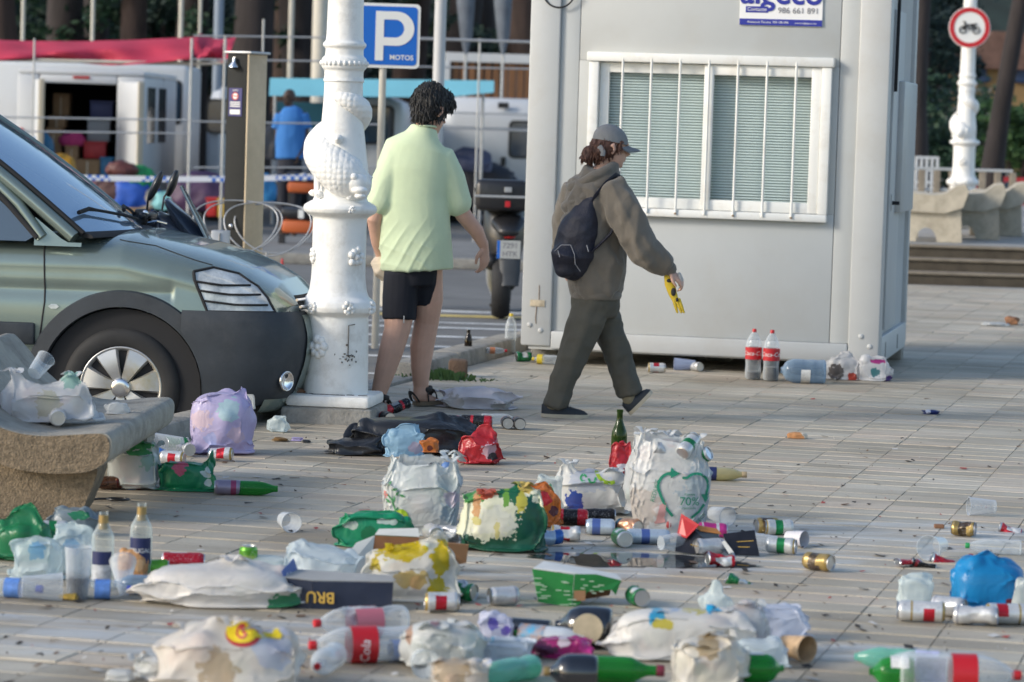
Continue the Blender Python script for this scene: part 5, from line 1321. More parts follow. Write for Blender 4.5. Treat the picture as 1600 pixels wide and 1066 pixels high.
# goods heaped on the ground behind the tape
GD = [('blue', (.02, .10, .50), 205, 330, 70, 62, 'blue plastic bundle leaning among the market goods'), ('brown_sack', (.10, .05, .045), 172, 330, 60, 55, 'brown sack standing beside the blue bundle'), ('pink_bundle', (.40, .20, .20), 150, 322, 32, 40, 'dusty pink bundle left of the brown sack'),
      ('black_bags', (.02, .02, .025), 122, 325, 50, 40, 'black bag in the market heap behind the windscreen'), ('green', (.02, .30, .10), 218, 292, 40, 34, 'green bag on top of the blue bundle'), ('beige', (.40, .36, .30), 228, 326, 34, 36, 'beige sack squeezed beside the blue bundle'),
      ('aqua', (.20, .50, .55), 262, 328, 46, 30, 'pale aqua bundle behind the scooter mirrors'), ('purple', (.07, .035, .09), 318, 330, 100, 62, 'large purple cover over goods left of shower post'), ('orange', (.40, .19, .07), 306, 330, 30, 28, 'orange brown bundle in front of the purple cover'),
      ('azure', (.03, .22, .50), 414, 315, 30, 44, 'azure bag standing right of the shower post'), ('white', (.55, .56, .58), 470, 215, 30, 24, 'white bundle carried past the vendor'), ('amber', (.50, .26, .02), 92, 272, 44, 32, 'amber plastic sheet heaped under the van door'),
      ('maroon', (.12, .04, .04), 190, 274, 40, 24, 'maroon bundle below the right van door'), ('dark_bag', (.04, .05, .07), 430, 250, 40, 60, 'dark bag stacked beside the vendor'), ('sky', (.25, .45, .6), 500, 255, 40, 50, 'pale blue bundle behind the lamp column')]
for k, (nm, c, u, v, w__, h__, lab) in enumerate(GD):
    bundle('market_bundle', lab, u, v, w__ / 100, h__ / 100, 48.2 - .02 * k, mat('goods_' + nm, c, .55, var=.15, vscale=5), 10 + k * 3, 'bundle', None, 'goods heaped on the market ground')
crate('storage_crate', 'dark red crate on the ground left of the shower post', 322, 338, 309, 338, 0, cols['red'], 47.0, cat='crate'); crate('storage_crate', 'yellow crate on the ground left of the shower post', 340, 366, 311, 340, 0, cols['yellow'], 46.8, cat='crate')
crate('trestle_table', 'brown low table board behind the scooter', 155, 230, 326, 334, 0, CARD, 47.2, lid=False, cat='table')
# orange hand trolleys
ORG = mat('trolley_orange', (.48, .11, .03), .5)
def trolley(lab, u, v, s, Y):
    p = F(Y)(u, v); t = thing('hand_trolley', lab, 'trolley', (p.x, Y, ROADZ), 0, 'orange trolleys by the lamp column'); z = p.z - ROADZ
    MB().cbox((-.22 * s, -.1, z), (.22 * s, .2, z + .16 * s), .05).build('tray', ORG, t, smooth=40); MB().cbox((-.24 * s, -.12, z + .17 * s), (.2 * s, .22, z + .3 * s), .05).build('cover', BLK, t, smooth=40)
    for x in (-.2, .18): MB().tube([(x * s, .1, z), (x * s, .12, .1)], .016, 8).build('leg', BLK, t)
    for x in (-.22, .2): w_ = put('wheel', None, t, (x * s, 0, .12)); MB().lathe([(.05, -.04), (.12, -.035), (.12, .035), (.05, .04)], 18, M=Matrix.Rotation(math.pi / 2, 4, 'Y')).build('tyre', RUB, w_)
    MB().cbox((-.03, -.13, z + .18 * s), (.04, -.121, z + .28 * s), .003).build('label_sheet', SIGNW, t)
trolley('orange trolley standing left of the lamp column, upper one', 474, 302, 1.0, 44.6); trolley('low orange cart with black wheels left of the lamp column', 470, 365, 1.1, 41.0)
# ---- other vans, caravans, stalls
def boxy(lab, cat, u0, u1, v0, Y, m, L_=4.5, windows=(), round_=.25, name='camper_van'):
    f = F(Y); a, b = f(u0, v0), f(u1, v0); t = thing(name, lab, cat, (a.x, Y, ROADZ)); W_, H_ = b.x - a.x, a.z - ROADZ
    MB().cbox((0, 0, .35), (W_, L_, H_), round_).build('shell', m, t, smooth=60)
    MB().box((.05, .05, .15), (W_ - .05, L_ - .1, .5)).build('chassis', DARK, t)
    for (p0, p1, q0, q1) in windows:
        x0, x1 = f(p0, 0).x - a.x, f(p1, 0).x - a.x; z0, z1 = f(p0, q1).z - ROADZ, f(p0, q0).z - ROADZ
        MB().prism([((x0 + x1) / 2 + p[0], (z0 + z1) / 2 + p[1]) for p in rrect((x1 - x0) / 2 + .04, (z1 - z0) / 2 + .04, .09)], -.012, .03, 'y').build('window_frame', BLK, t); MB().prism([((x0 + x1) / 2 + p[0], (z0 + z1) / 2 + p[1]) for p in rrect((x1 - x0) / 2, (z1 - z0) / 2, .08)], -.016, .02, 'y').build('window', CGLS, t)
    for x in (.35, W_ - .35): w_ = put('wheel', None, t, (x, .4, .32)); MB().lathe([(.2, -.1), (.32, -.09), (.32, .09), (.2, .1)], 20, M=Matrix.Rotation(math.pi / 2, 4, 'X')).build('tyre', RUB, w_)
    return t
cv = boxy('white caravan with rounded window to the left of the cabin', 'caravan', 682, 905, 150, 55.0, VANW, 2.3, [(805, 835, 192, 244)], .35, 'caravan')
f = F(54.6); o_ = V(cv.location)
for (v0, v1) in ((176, 181), (198, 204)): MB().tube([f(688, v0) - o_, f(890, v1) - o_], .012, 6).build('side_moulding', GALV, cv)
MB().cbox((f(783, 0).x - o_.x, -.02, f(783, 169).z - ROADZ), (f(800, 0).x - o_.x, .02, f(783, 160).z - ROADZ), .01).build('vent', BLK, cv); MB().cbox((f(790, 0).x - o_.x, -.03, f(790, 260).z - ROADZ), (f(798, 0).x - o_.x, .02, f(790, 246).z - ROADZ), .01).build('socket', BLK, cv)
boxy('white camper with grey framed window between lamp column and person in shorts', 'camper van', 556, 634, 150, 53.0, VANW, 5.0, [(572, 618, 168, 222)], .3)
v2 = boxy('pale van with sloping windscreen beside the shower post', 'van', 322, 372, 135, 52.0, VANW, 4.6, [(330, 366, 158, 205)], .3, 'delivery_van')
boxy('white van partly hidden behind vendor in blue shirt', 'van', 424, 560, 168, 58.0, VANW, 4.6, [(430, 470, 178, 205)], .3, 'delivery_van')
boxy('white stall trailer behind the red awning', 'trailer', -40, 296, 92, 56.0, VANW, 2.2, [(62, 100, 135, 200), (240, 285, 128, 190)], .1, 'stall_trailer')
# teal fascia stall
TEAL = mat('teal_canvas', (.17, .46, .57), .7, var=.06, vscale=2); f = F(51.5)
ts = thing('market_stall', 'stall with long turquoise canvas roof behind the person in shorts', 'stall', (f(600, 140).x, 51.5, ROADZ)); o_ = V(ts.location)
P = [[f(u, v0 + .02 * (u - 425) * .6) - o_ for u in np.linspace(422, 772, 30)] for v0 in (122,)] + [[f(u, (150 + .01 * (u - 425)) if u < 700 else 150 - (u - 700) * .10 + 2) - o_ + V((0, -.25, 0)) for u in np.linspace(422, 772, 30)]]
MB().grid(P).build('canvas', TEAL, ts, smooth=60); MB().grid([[p + V((0, 2.4, .03)) for p in P[0]], P[0]]).build('roof_canvas', TEAL, ts, smooth=60)
for u in (430, 600, 755): MB().tube([f(u, 145) - o_, V((f(u, 145).x, 51.5, ROADZ)) - o_], .025, 8).build('leg', GALV, ts)
MB().cbox((f(426, 0).x - o_.x, 1.2, f(426, 205).z - ROADZ), (f(560, 0).x - o_.x, 2.0, f(426, 158).z - ROADZ), .02).build('backdrop', mat('deep_teal', (.01, .09, .14), .7), ts)
# blue tarpaulin by the caravan
bundle('tarpaulin', 'dark blue tarpaulin draped over goods before the caravan', 735, 268, .62, .42, 52.5, mat('tarp_blue', (.06, .07, .13), .6, var=.2, vscale=4), 71, 'tarpaulin'); bundle('goods_cover', 'black covered heap under the caravan side', 755, 320, 1.0, .75, 53.5, mat('tarp_black', (.02, .02, .028), .6), 75, 'cover')
# timber screen with pale frame
TIMB = mat('timber', (.19, .09, .04), .8, var=.35, vscale=3, stretch=(3, 1, .3)); f = F(60.0)
tsn = thing('timber_screen', 'brown timber slat screen with pale frame above the caravan', 'screen', (f(700, 150).x, 60, ROADZ)); o_ = V(tsn.location); rs = random.Random(8)
for k in range(15):
    u = 706 + k * 12.6; a, b = f(u, 168) - o_, f(u + 11.6, 96) - o_; MB().cbox((a.x, rs.uniform(0, .02), 0), (b.x, .04, b.z + rs.uniform(-.03, .0)), .006).build('plank', TIMB, tsn)
a, b = f(696, 96) - o_, f(900, 88) - o_; MB().cbox((a.x, -.06, a.z), (b.x, -.005, b.z), .01).build('top_rail', VANW, tsn); a, b = f(694, 0) - o_, f(704, 96) - o_; MB().cbox((a.x, -.07, 0), (b.x, -.008, b.z), .01).build('post', VANW, tsn)
# folded parasols
for (u, lab) in ((728, 'folded white parasol hanging above the caravan'), (786, 'folded pale parasol beside the cabin top')):
    p = F(57.0)(u, 75); t = thing('folded_parasol', lab, 'parasol', (p.x, 57, ROADZ), 0, 'folded parasols'); z = p.z - ROADZ
    MB().tube([(0, 0, 0), (0, 0, z + 1.9)], .025, 8).build('pole', GALV, t); MB().tube([(0, 0, z - .1), (0, 0, z + .2), (-.03, 0, z + .9), (-.05, 0, z + 1.6)], [.03, .11, .17, .05], 10, rnd=True).build('canvas', mat('parasol_canvas', (.13, .15, .18), .8, var=.3, vscale=3), t, smooth=60)
for k, (u, v, Y, r) in enumerate(((146, -20, 58, .035), (284, -20, 57, .04), (313, 20, 59, .03), (343, -20, 60, .09), (37, -20, 57, .035), (455, 40, 58, .05), (502, -10, 56, .14))):
    p = F(Y)(u, v); tag(MB().tube([(0, 0, 0), (0, 0, p.z - ROADZ + 1)], r, 10).build('mast', (POLEW if k not in (3,) else mat('mast_blue', (.20, .25, .32), .5)), None, smooth=60, loc=(p.x, Y, ROADZ)), ['slim cream mast left of centre over the awning', 'slim cream mast at the awning end', 'thin cream mast right of the awning end', 'thick blue grey mast behind the awning end', 'slim cream mast over the open van', 'cream leaning mast above the turquoise stall', 'broad pale mast just left of lamp column'][k], 'mast', 'masts before the wood')

# ---- trees: trunks and foliage of many small leaves
LEAF = [mat('leaf_dark', (.012, .030, .022), .6, transl=.15), mat('leaf_mid', (.022, .055, .026), .6, transl=.2), mat('leaf_light', (.045, .10, .030), .6, transl=.25)]  # leaf_dark: the shade of the wood is put into the leaf colour
BARK = mat('bark_dark', (.030, .024, .024), .9, var=.4, vscale=3, bump=.8, bscale=14, stretch=(1, 1, .25))
BARK2 = mat('bark_brown', (.05, .032, .026), .9, var=.4, vscale=3, bump=.8, bscale=14, stretch=(1, 1, .25))
def foliage(mb, c, rad, n, size, rg, shell=.55):
    c = V(c); vs, fs, k = [], [], 0
    cl_ = [V((rg.gauss(0, .55), rg.gauss(0, .55), rg.gauss(0, .55))) for _ in range(max(6, n // 70))]
    for _ in range(n):
        q = rg.choice(cl_) + V((rg.gauss(0, .17), rg.gauss(0, .17), rg.gauss(0, .14)))
        if q.length > 1.25: q *= 1.1 / q.length
        p = c + V((q.x * rad[0], q.y * rad[1], q.z * rad[2])); s = size * rg.uniform(.6, 1.4)
        a = V((rg.gauss(0, 1), rg.gauss(0, 1), rg.gauss(0, .6))).normalized(); b = a.orthogonal().normalized() * s * .5; a = a * s
        vs += [p - a * .5, p + b * .6, p + a * .6, p - b * .6]; fs.append((k, k + 1, k + 2, k + 3)); k += 4
    mb.add(vs, fs)
def tree(lab, u, Y, r, seed, lean=0.0, low=None, h=9.0, bark=BARK, lm=0, n=1400, grp='dark trees behind the market', z0=ROADZ):
    rg = random.Random(seed); p = F(Y)(u, 200); t = thing('tree', lab, 'tree', (p.x, Y, z0), 0, grp)
    pts = [V((lean * q * h + .12 * math.sin(q * 5 + seed), .1 * math.sin(q * 4 + seed * 2), q * h)) for q in np.linspace(0, 1, 12)]
    mb = MB().tube(pts, [r * (1.35 if i == 0 else 1.1 if i == 1 else 1 - .045 * i) for i in range(12)], 14)
    for k in range(5):
        a = rg.uniform(0, 6.28); i = rg.randint(6, 10); d = V((math.cos(a), math.sin(a), .7)); mb.tube([pts[i], pts[i] + d * 1.2, pts[i] + d * 2.6 + V((0, 0, .5))], [r * .45, r * .3, r * .1], 8)
    mb.build('trunk', bark, t, smooth=60)
    mb = MB(); foliage(mb, (lean * h, 0, h * .92), (2.8, 2.4, 2.4), n, .22, rg)
    if low: 
        for (dx, dz, rr, nn) in low: foliage(mb, (dx, .3, dz), (rr, rr, rr * .8), nn, .17, rg)
    mb.build('crown', LEAF[lm], t)
    return t
TR = [(5, 66, .38, 'dark trunk at the far left above the awning'), (100, 70, .5, 'broad dark trunk behind the left part of awning'), (138, 74, .42, 'dark trunk just right of a slim mast'), (222, 67, .34, 'leaning dark trunk above the middle of awning'), (300, 72, .45, 'dark trunk by the awning end'), (378, 66, .5, 'thick reddish trunk behind the shower post'), (432, 71, .42, 'dark trunk left of the lamp column'), (480, 68, .48, 'brown trunk just left of lamp column top'), (560, 74, .4, 'trunk hidden behind the parking sign'), (640, 70, .42, 'dark trunk right above the parking sign edge'), (702, 69, .45, 'dark trunk right of the pale grey pole'), (752, 73, .42, 'dark trunk between the folded parasols'), (815, 67, .5, 'brown trunk touching the cabin edge')]
for k, (u, Y, r, lab) in enumerate(TR):
    tree(lab, u, Y, r, 20 + k, (-.03, .02, .05, -.05)[k % 4], [(rnd.uniform(-1, 1), rnd.uniform(3.2, 5), .9, 260)], 10, BARK if k % 3 else BARK2, k % 2)
def bush(lab, u, v, Y, rx, rz_, seed, lm=1, n=2600, size=.15, grp='undergrowth bushes', z0=ROADZ):
    rg = random.Random(seed); p = F(Y)(u, v); t = thing('bush', lab, 'bush', (p.x, Y, z0), 0, grp); z = max(p.z - z0, .4)
    mb = MB(); foliage(mb, (0, 0, z), (rx, rx * .7, rz_), n, size, rg); mb.build('leaves', LEAF[lm], t)
    mb = MB()
    for k in range(6): a = rg.uniform(0, 6.28); mb.tube([(0, 0, 0), (.3 * rx * math.cos(a), .3 * rx * math.sin(a), z * .6), (.6 * rx * math.cos(a), .5 * rx * math.sin(a), z)], [.06, .04, .015], 6)
    mb.build('stems', BARK, t)
for k, (u, v, rx, rz_, lm, lab) in enumerate(((60, 30, 1.6, 1.3, 1, 'green bush between the far left trunks'), (65, 90, 1.6, 1.2, 0, 'dark bush above the far left of awning'), (190, 30, 1.3, 1.5, 1, 'green bush behind the middle of the awning'), (260, 20, 1.2, 1.4, 1, 'green bush above the awning end'), (310, 90, 1.2, 1.2, 0, 'dark bush right of the awning end'), (160, 90, 1.5, 1.2, 0, 'dark bush low behind the awning'), (420, 60, 1.5, 1.5, 0, 'dark bush left of lamp column'), (600, 80, 1.6, 1.4, 0, 'dark bush below the parking sign'), (760, 60, 1.4, 1.4, 0, 'dark bush behind the folded parasols'))):
    bush(lab, u, v, 78 + k * .3, rx, rz_, 50 + k, lm)
# the wood behind reads as one mass
rg = random.Random(77); mb = MB()
for k in range(46):
    u = -300 + k * 30 + rg.uniform(-15, 15); Y = 88 + rg.uniform(-3, 6); p = F(Y)(u, rg.uniform(-60, 200)); foliage(mb, (p.x, Y, max(.8, p.z)), (2.2, 1.5, 1.8), 420, .32, rg)
o = mb.build('wood', LEAF[0], None); tag(o, 'dark wood closing the view behind the market', 'wood', None, 'stuff')
P = []
for i in range(60):
    x = -60 + 120 * i / 59; P.append([V((x, 98 + 10 * k, -1 + (14 + 3 * noise.noise(V((x * .08, k, 0)))) * k / 3)) for k in range(4)])
struct(MB().grid(P).build('hillside', mat('hill_green', (.014, .026, .022), .95, var=.5, vscale=.6), None, smooth=60))

# ================================================================== TERRACE AT THE RIGHT
TBC = mat('pale_bench', (.48, .43, .34), .85, var=.15, vscale=7, dirt=(.25, .21, .15), dscale=4, damount=.6)
def terrace_bench(lab, u, v, Y):
    p = F(Y)(u, v); t = thing('concrete_bench', lab, 'bench', (p.x, Y, TZ), R(-8), 'concrete benches on the terrace')
    prof = [(-.26, .34), (-.29, .50), (-.20, .55), (.05, .53), (.2, .55), (.32, .64), (.42, .66), (.46, .58), (.40, .40), (.2, .33)]
    MB().prism([(q[0], q[1]) for q in prof], -.8, .8, 'y').build('seat', TBC, t, smooth=40)
    for y in (-.74, .45):
        n_ = 10; arc = [(.0 + .12 * math.cos(R(180 - 180 * k / n_)), .16 * math.sin(R(180 - 180 * k / n_))) for k in range(n_ + 1)]
        poly = [(-.24, 0), (-.12, 0)] + arc[1:-1] + [(.12, 0), (.40, 0), (.38, .38), (-.24, .38)]
        MB().prism(poly, y, y + .3, 'y').build('leg', TBC, t, smooth=40)
    return t
for (u, v, Y, lab) in ((1448, 380, 37.2, 'concrete bench at the cabin edge on the terrace'), (1508, 372, 38.6, 'middle concrete bench below the distant lamp column'), (1545, 365, 40.2, 'concrete bench furthest from the cabin on the terrace')):
    terrace_bench(lab, u, v, Y)
# railing
f = F(44.5); rl = thing('terrace_railing', 'grey railing with square posts behind the terrace benches', 'railing', (f(1430, 300).x, 44.5, TZ)); o_ = V(rl.location); zt_ = f(1500, 264).z - TZ
RAILM = mat('rail_grey', (.42, .44, .45), .55, var=.08, vscale=5); POSTB = mat('rail_post', (.26, .22, .17), .8, var=.2, vscale=6)
xa, xb = f(1380, 0).x - o_.x, f(1594, 0).x - o_.x
for z in (zt_, zt_ * .62, zt_ * .3): MB().cbox((xa, -.02, z - .03), (xb, .02, z + .01), .008).build('rail', RAILM, rl)
for k in range(10): x = xa + (xb - xa) * k / 9; MB().cbox((x - .045, -.045, 0), (x + .045, .045, zt_ - .03), .008).build('post', POSTB, rl)
# panel of a white gate between the bench and the cabin
f = F(46.0); a = f(1432, 250); gt = thing('white_gate', 'white lattice gate panel beside the dark trunk', 'gate', (a.x, 46.0, TZ)); 
w__ = f(1475, 0).x - a.x; h__ = f(1432, 246).z - TZ
for k in range(5): x = w__ * k / 4; MB().cbox((x - .02, -.02, 0), (x + .02, .02, h__), .004).build('upright', VANW, gt)
for k in range(6): z = h__ * k / 5; MB().cbox((-.02, -.025, z - .02), (w__ + .02, -.0205, z + .02), .002).build('crossbar', VANW, gt)
# no-motorbikes sign on the distant lamp
p = D(1515, 43, 41.6); k = 41.6 / FPX
ns = thing('prohibition_sign', 'round red bordered sign with motorbike pictogram on distant lamp column', 'sign', (p.x, 41.6, p.z), R(-3))
MB().prism([(.268 * math.cos(2 * math.pi * i / 40), .268 * math.sin(2 * math.pi * i / 40)) for i in range(40)], 0, .02, 'y').build('disc', SIGNW, ns)
rg_ = [[(r * math.cos(2 * math.pi * i / 40), y, r * math.sin(2 * math.pi * i / 40)) for i in range(40)] for r, y in ((.20, -.002), (.20, -.006), (.258, -.006), (.258, -.002))]
MB().loft(rg_, False).build('red_ring', SIGNR, ns)
mb = MB(); Ms = frame((0, -.004, -.01), (1, 0, 0), (0, 0, 1))
def ringz(cx, cz, r): mb.tube([(cx + r * math.cos(a), -.006, cz + r * math.sin(a)) for a in [2 * math.pi * i / 20 for i in range(21)]], .009, 5)
ringz(-.085, -.035, .042); ringz(.085, -.035, .042)
for pts in ([(-.085, -.035), (-.03, .03), (.04, .03), (.085, -.035)], [(-.03, .03), (.0, -.035), (.04, .03)], [(-.085, -.035), (-.055, .065), (-.085, .075)], [(0, .03), (.09, .045)]): mb.tube([(x, -.006, z) for x, z in pts], .012, 5)
mb.build('pictogram', BLK, ns); MB().tube([(-.03, .02, .1), (-.08, .35, .1)], .015, 6).build('bracket', GALV, ns)
MB().tube([(.0, .02, -.1), (-.05, .35, -.1)], .015, 6).build('bracket', GALV, ns)
# trees, shrubs, house beyond
tree('dark straight trunk right beside the cabin edge', 1445, 50.0, .16, 60, 0, None, 9, BARK, 0, 1200, 'dark trees beyond the terrace', TZ)
tree('dark leaning trunk right of the distant lamp column', 1560, 52.0, .17, 61, .075, None, 9, BARK, 1, 1200, 'dark trees beyond the terrace', TZ)
for k, (u, v, Y, rx, rz_, lm, lab) in enumerate(((1480, 215, 62, 1.5, 1.1, 1, 'green bush behind the distant lamp column'), (1592, 222, 60, 1.2, .7, 2, 'bright green bush at the edge of the terrace'), (1535, 232, 64, 1.3, .7, 1, 'green bush between the lamp column and leaning trunk'), (1438, 60, 70, 1.2, 1.8, 0, 'dark tall bush beside the cabin top'), (1468, -10, 72, 1.1, 1.4, 0, 'dark tall bush above the prohibition sign'), (1456, 130, 71, 1.0, 1.3, 0, 'dark bush below the prohibition sign'))):
    bush(lab, u, v, Y, rx, rz_, 80 + k, lm, 2600, .14, 'shrubs beyond the terrace', TZ)
HO = mat('ochre_render', (.40, .24, .10), .85, var=.1, vscale=1); RT = mat('roof_tile', (.20, .11, .08), .85, var=.25, vscale=3); f = F(82.0)
hs = thing('ochre_house', 'ochre rendered house with dark tiled roof beyond the shrubs', 'house', (f(1518, 200).x, 82, ROADZ)); o_ = V(hs.location); wz = f(1560, 105).z - ROADZ; w__ = f(1720, 0).x - o_.x
MB().box((0, 0, 0), (w__, 6, wz)).build('wall', HO, hs); MB().prism([(-.3, wz - .05), (w__ + .3, wz - .05), (w__ - .4, wz + .9), (.4, wz + .9)], -.3, 6.3, 'y').build('roof', RT, hs)
for (u0, u1, v0, v1) in ((1563, 1574, 118, 150), (1606, 1620, 118, 150)): 
    a, b = f(u0, v1), f(u1, v0); wnd = put('window', None, hs); MB().box((a.x - o_.x, -.06, a.z - ROADZ), (b.x - o_.x, -.001, b.z - ROADZ)).build('frame', VANW, wnd); MB().box((a.x - o_.x + .04, -.07, a.z - ROADZ + .04), (b.x - o_.x - .04, -.061, b.z - ROADZ - .04)).build('pane', CGLS, wnd)
for u in (1533, 1595):
    a = f(u, 116); mb = MB().ell((a.x - o_.x, -.08, a.z - ROADZ), (.13, .05, .26), 10, 8); mb.ell((a.x - o_.x, -.08, a.z - ROADZ - .12), (.24, .05, .12), 10, 8); mb.build('wall_lantern', mat('lantern_blue', (.05, .08, .16), .5), hs, smooth=60)
bl = thing('stone_balustrade', 'pale stone balustrade in front of the ochre house', 'balustrade', (f(1450, 160).x, 80, ROADZ)); z1 = F(80)(1470, 142).z - ROADZ; z0 = F(80)(1470, 166).z - ROADZ; o_ = V(bl.location)
MB().box((-.2, -.1, z1), (1.3, .12, z1 + .1)).build('rail', OLDC, bl); MB().box((-.2, -.1, 0), (1.3, .12, z0)).build('base', OLDC, bl)
for k in range(7): MB().lathe([(.05, z0), (.08, z0 + (z1 - z0) * .35), (.04, z0 + (z1 - z0) * .7), (.06, z1)], 10, M=Matrix.Translation((-.1 + k * .2, 0, 0))).build('baluster', OLDC, bl, smooth=60)
def far_car(lab, u, v, Y, m):
    p = F(Y)(u, v); t = thing('parked_car', lab, 'car', (p.x, Y, -.42), 0)
    MB().prism([(-1.9, .25), (1.9, .25), (1.95, .7), (1.3, .82), (.8, 1.3), (-.9, 1.32), (-1.4, .85), (-1.9, .75)], 0, 1.6, 'y').build('body', m, t); MB().prism([(1.15, .86), (.72, 1.22), (-.8, 1.24), (-1.2, .88)], -.01, 1.61, 'y').build('windows', CGLS, t)
    for x in (-1.2, 1.2): w_ = put('wheel', None, t, (x, 0, .3)); MB().lathe([(.1, -.1), (.3, -.09), (.3, .09), (.1, .1)], 20, M=Matrix.Rotation(math.pi / 2, 4, 'X')).build('tyre', RUB, w_)
far_car('red car parked behind the terrace railing', 1640, 300, 58.0, mat('red_paint', (.40, .02, .03), .3, coat=.5)); far_car('white car beyond the red one at the photo edge', 1640, 260, 61.0, VANW)
HILLR = MB().grid([[V((4 + 50 * i / 40, 104 + 8 * k, -1 + (11 + 3 * noise.noise(V((i * .3, k, 5)))) * k / 3)) for k in range(4)] for i in range(41)]); struct(HILLR.build('far_hill', mat('far_hill_green', (.05, .085, .085), .95, var=.4, vscale=.5), None, smooth=60))
# ================================================================== LITTER: builders
def px_m(u, v, z=0.0): return (G(u, v, z) - V((0, 0, CAMH))).dot(_F) / FPX      # metres per photo pixel there
BAGM = {}
def bag_mat(name, base, rough=.36, transl=.4, spots=(), bump=.5, alpha=1.0, spec=.5):
    "plastic film: pale tint, soft light through it, printed spots given as (centre, radius, colour)"
    if name in MATS: return MATS[name]
    pale = min(base) > .5
    if pale: base = tuple(min(.84, x * 1.2) for x in base); alpha = min(alpha, .84)
    m = bpy.data.materials.new(name); m.use_nodes = True; m['pale'] = pale; MATS[name] = m; nt = m.node_tree; L = nt.links.new; b = nt.nodes['Principled BSDF']
    b.inputs['Roughness'].default_value = rough; b.inputs['Specular IOR Level'].default_value = spec
    tc = _n(nt, 'ShaderNodeTexCoord'); P = tc.outputs['Object']
    nz = _n(nt, 'ShaderNodeTexNoise'); nz.inputs['Scale'].default_value = 9; nz.inputs['Detail'].default_value = 5; L(P, nz.inputs['Vector'])
    rp = _n(nt, 'ShaderNodeValToRGB'); L(nz.outputs[0], rp.inputs[0]); rp.color_ramp.elements[0].position = .35; rp.color_ramp.elements[1].position = .65
    rp.color_ramp.elements[0].color = col4(tuple(x * .84 for x in base)); rp.color_ramp.elements[1].color = col4(base); c = rp.outputs[0]
    n2 = _n(nt, 'ShaderNodeTexNoise'); n2.inputs['Scale'].default_value = 42; n2.inputs['Detail'].default_value = 6; L(P, n2.inputs['Vector'])
    wob = _n(nt, 'ShaderNodeMath', operation='MULTIPLY_ADD'); L(n2.outputs[0], wob.inputs[0]); wob.inputs[1].default_value = .06; wob.inputs[2].default_value = -.03
    for (ce, r, cc) in spots:
        r3 = r if isinstance(r, tuple) else (r, 9.0, r)
        s1 = _n(nt, 'ShaderNodeVectorMath', operation='SUBTRACT'); L(P, s1.inputs[0]); s1.inputs[1].default_value = ce
        s2 = _n(nt, 'ShaderNodeVectorMath', operation='DIVIDE'); L(s1.outputs[0], s2.inputs[0]); s2.inputs[1].default_value = r3
        ln = _n(nt, 'ShaderNodeVectorMath', operation='LENGTH'); L(s2.outputs[0], ln.inputs[0])
        ad = _n(nt, 'ShaderNodeMath', operation='MULTIPLY_ADD'); L(wob.outputs[0], ad.inputs[0]); ad.inputs[1].default_value = 34.0; L(ln.outputs['Value'], ad.inputs[2])
        lt = _n(nt, 'ShaderNodeMath', operation='LESS_THAN'); L(ad.outputs[0], lt.inputs[0]); lt.inputs[1].default_value = 1.0
        mx = _n(nt, 'ShaderNodeMix', data_type='RGBA'); L(lt.outputs[0], mx.inputs[0]); L(c, mx.inputs[6]); mx.inputs[7].default_value = col4(cc); c = mx.outputs[2]
    L(c, b.inputs['Base Color'])
    n3 = _n(nt, 'ShaderNodeTexNoise'); n3.inputs['Scale'].default_value = 12; n3.inputs['Detail'].default_value = 2; n3.inputs['Distortion'].default_value = 1.5; L(P, n3.inputs['Vector'])
    a1 = _n(nt, 'ShaderNodeMath', operation='SUBTRACT'); L(n3.outputs[0], a1.inputs[0]); a1.inputs[1].default_value = .5; ad = _n(nt, 'ShaderNodeMath', operation='ABSOLUTE'); L(a1.outputs[0], ad.inputs[0])
    bp = _n(nt, 'ShaderNodeBump'); bp.inputs['Strength'].default_value = bump; bp.inputs['Distance'].default_value = .012; L(ad.outputs[0], bp.inputs['Height']); L(bp.outputs[0], b.inputs['Normal'])
    sh = b.outputs[0]
    if transl:
        tr = _n(nt, 'ShaderNodeBsdfTranslucent'); L(c, tr.inputs[0]); mx = _n(nt, 'ShaderNodeMixShader'); mx.inputs[0].default_value = transl; L(sh, mx.inputs[1]); L(tr.outputs[0], mx.inputs[2]); sh = mx.outputs[0]
    if alpha < 1:
        t = _n(nt, 'ShaderNodeBsdfTransparent'); mx = _n(nt, 'ShaderNodeMixShader'); mx.inputs[0].default_value = alpha; L(t.outputs[0], mx.inputs[1]); L(sh, mx.inputs[2]); sh = mx.outputs[0]
    L(sh, nt.nodes['Material Output'].inputs[0]); return m
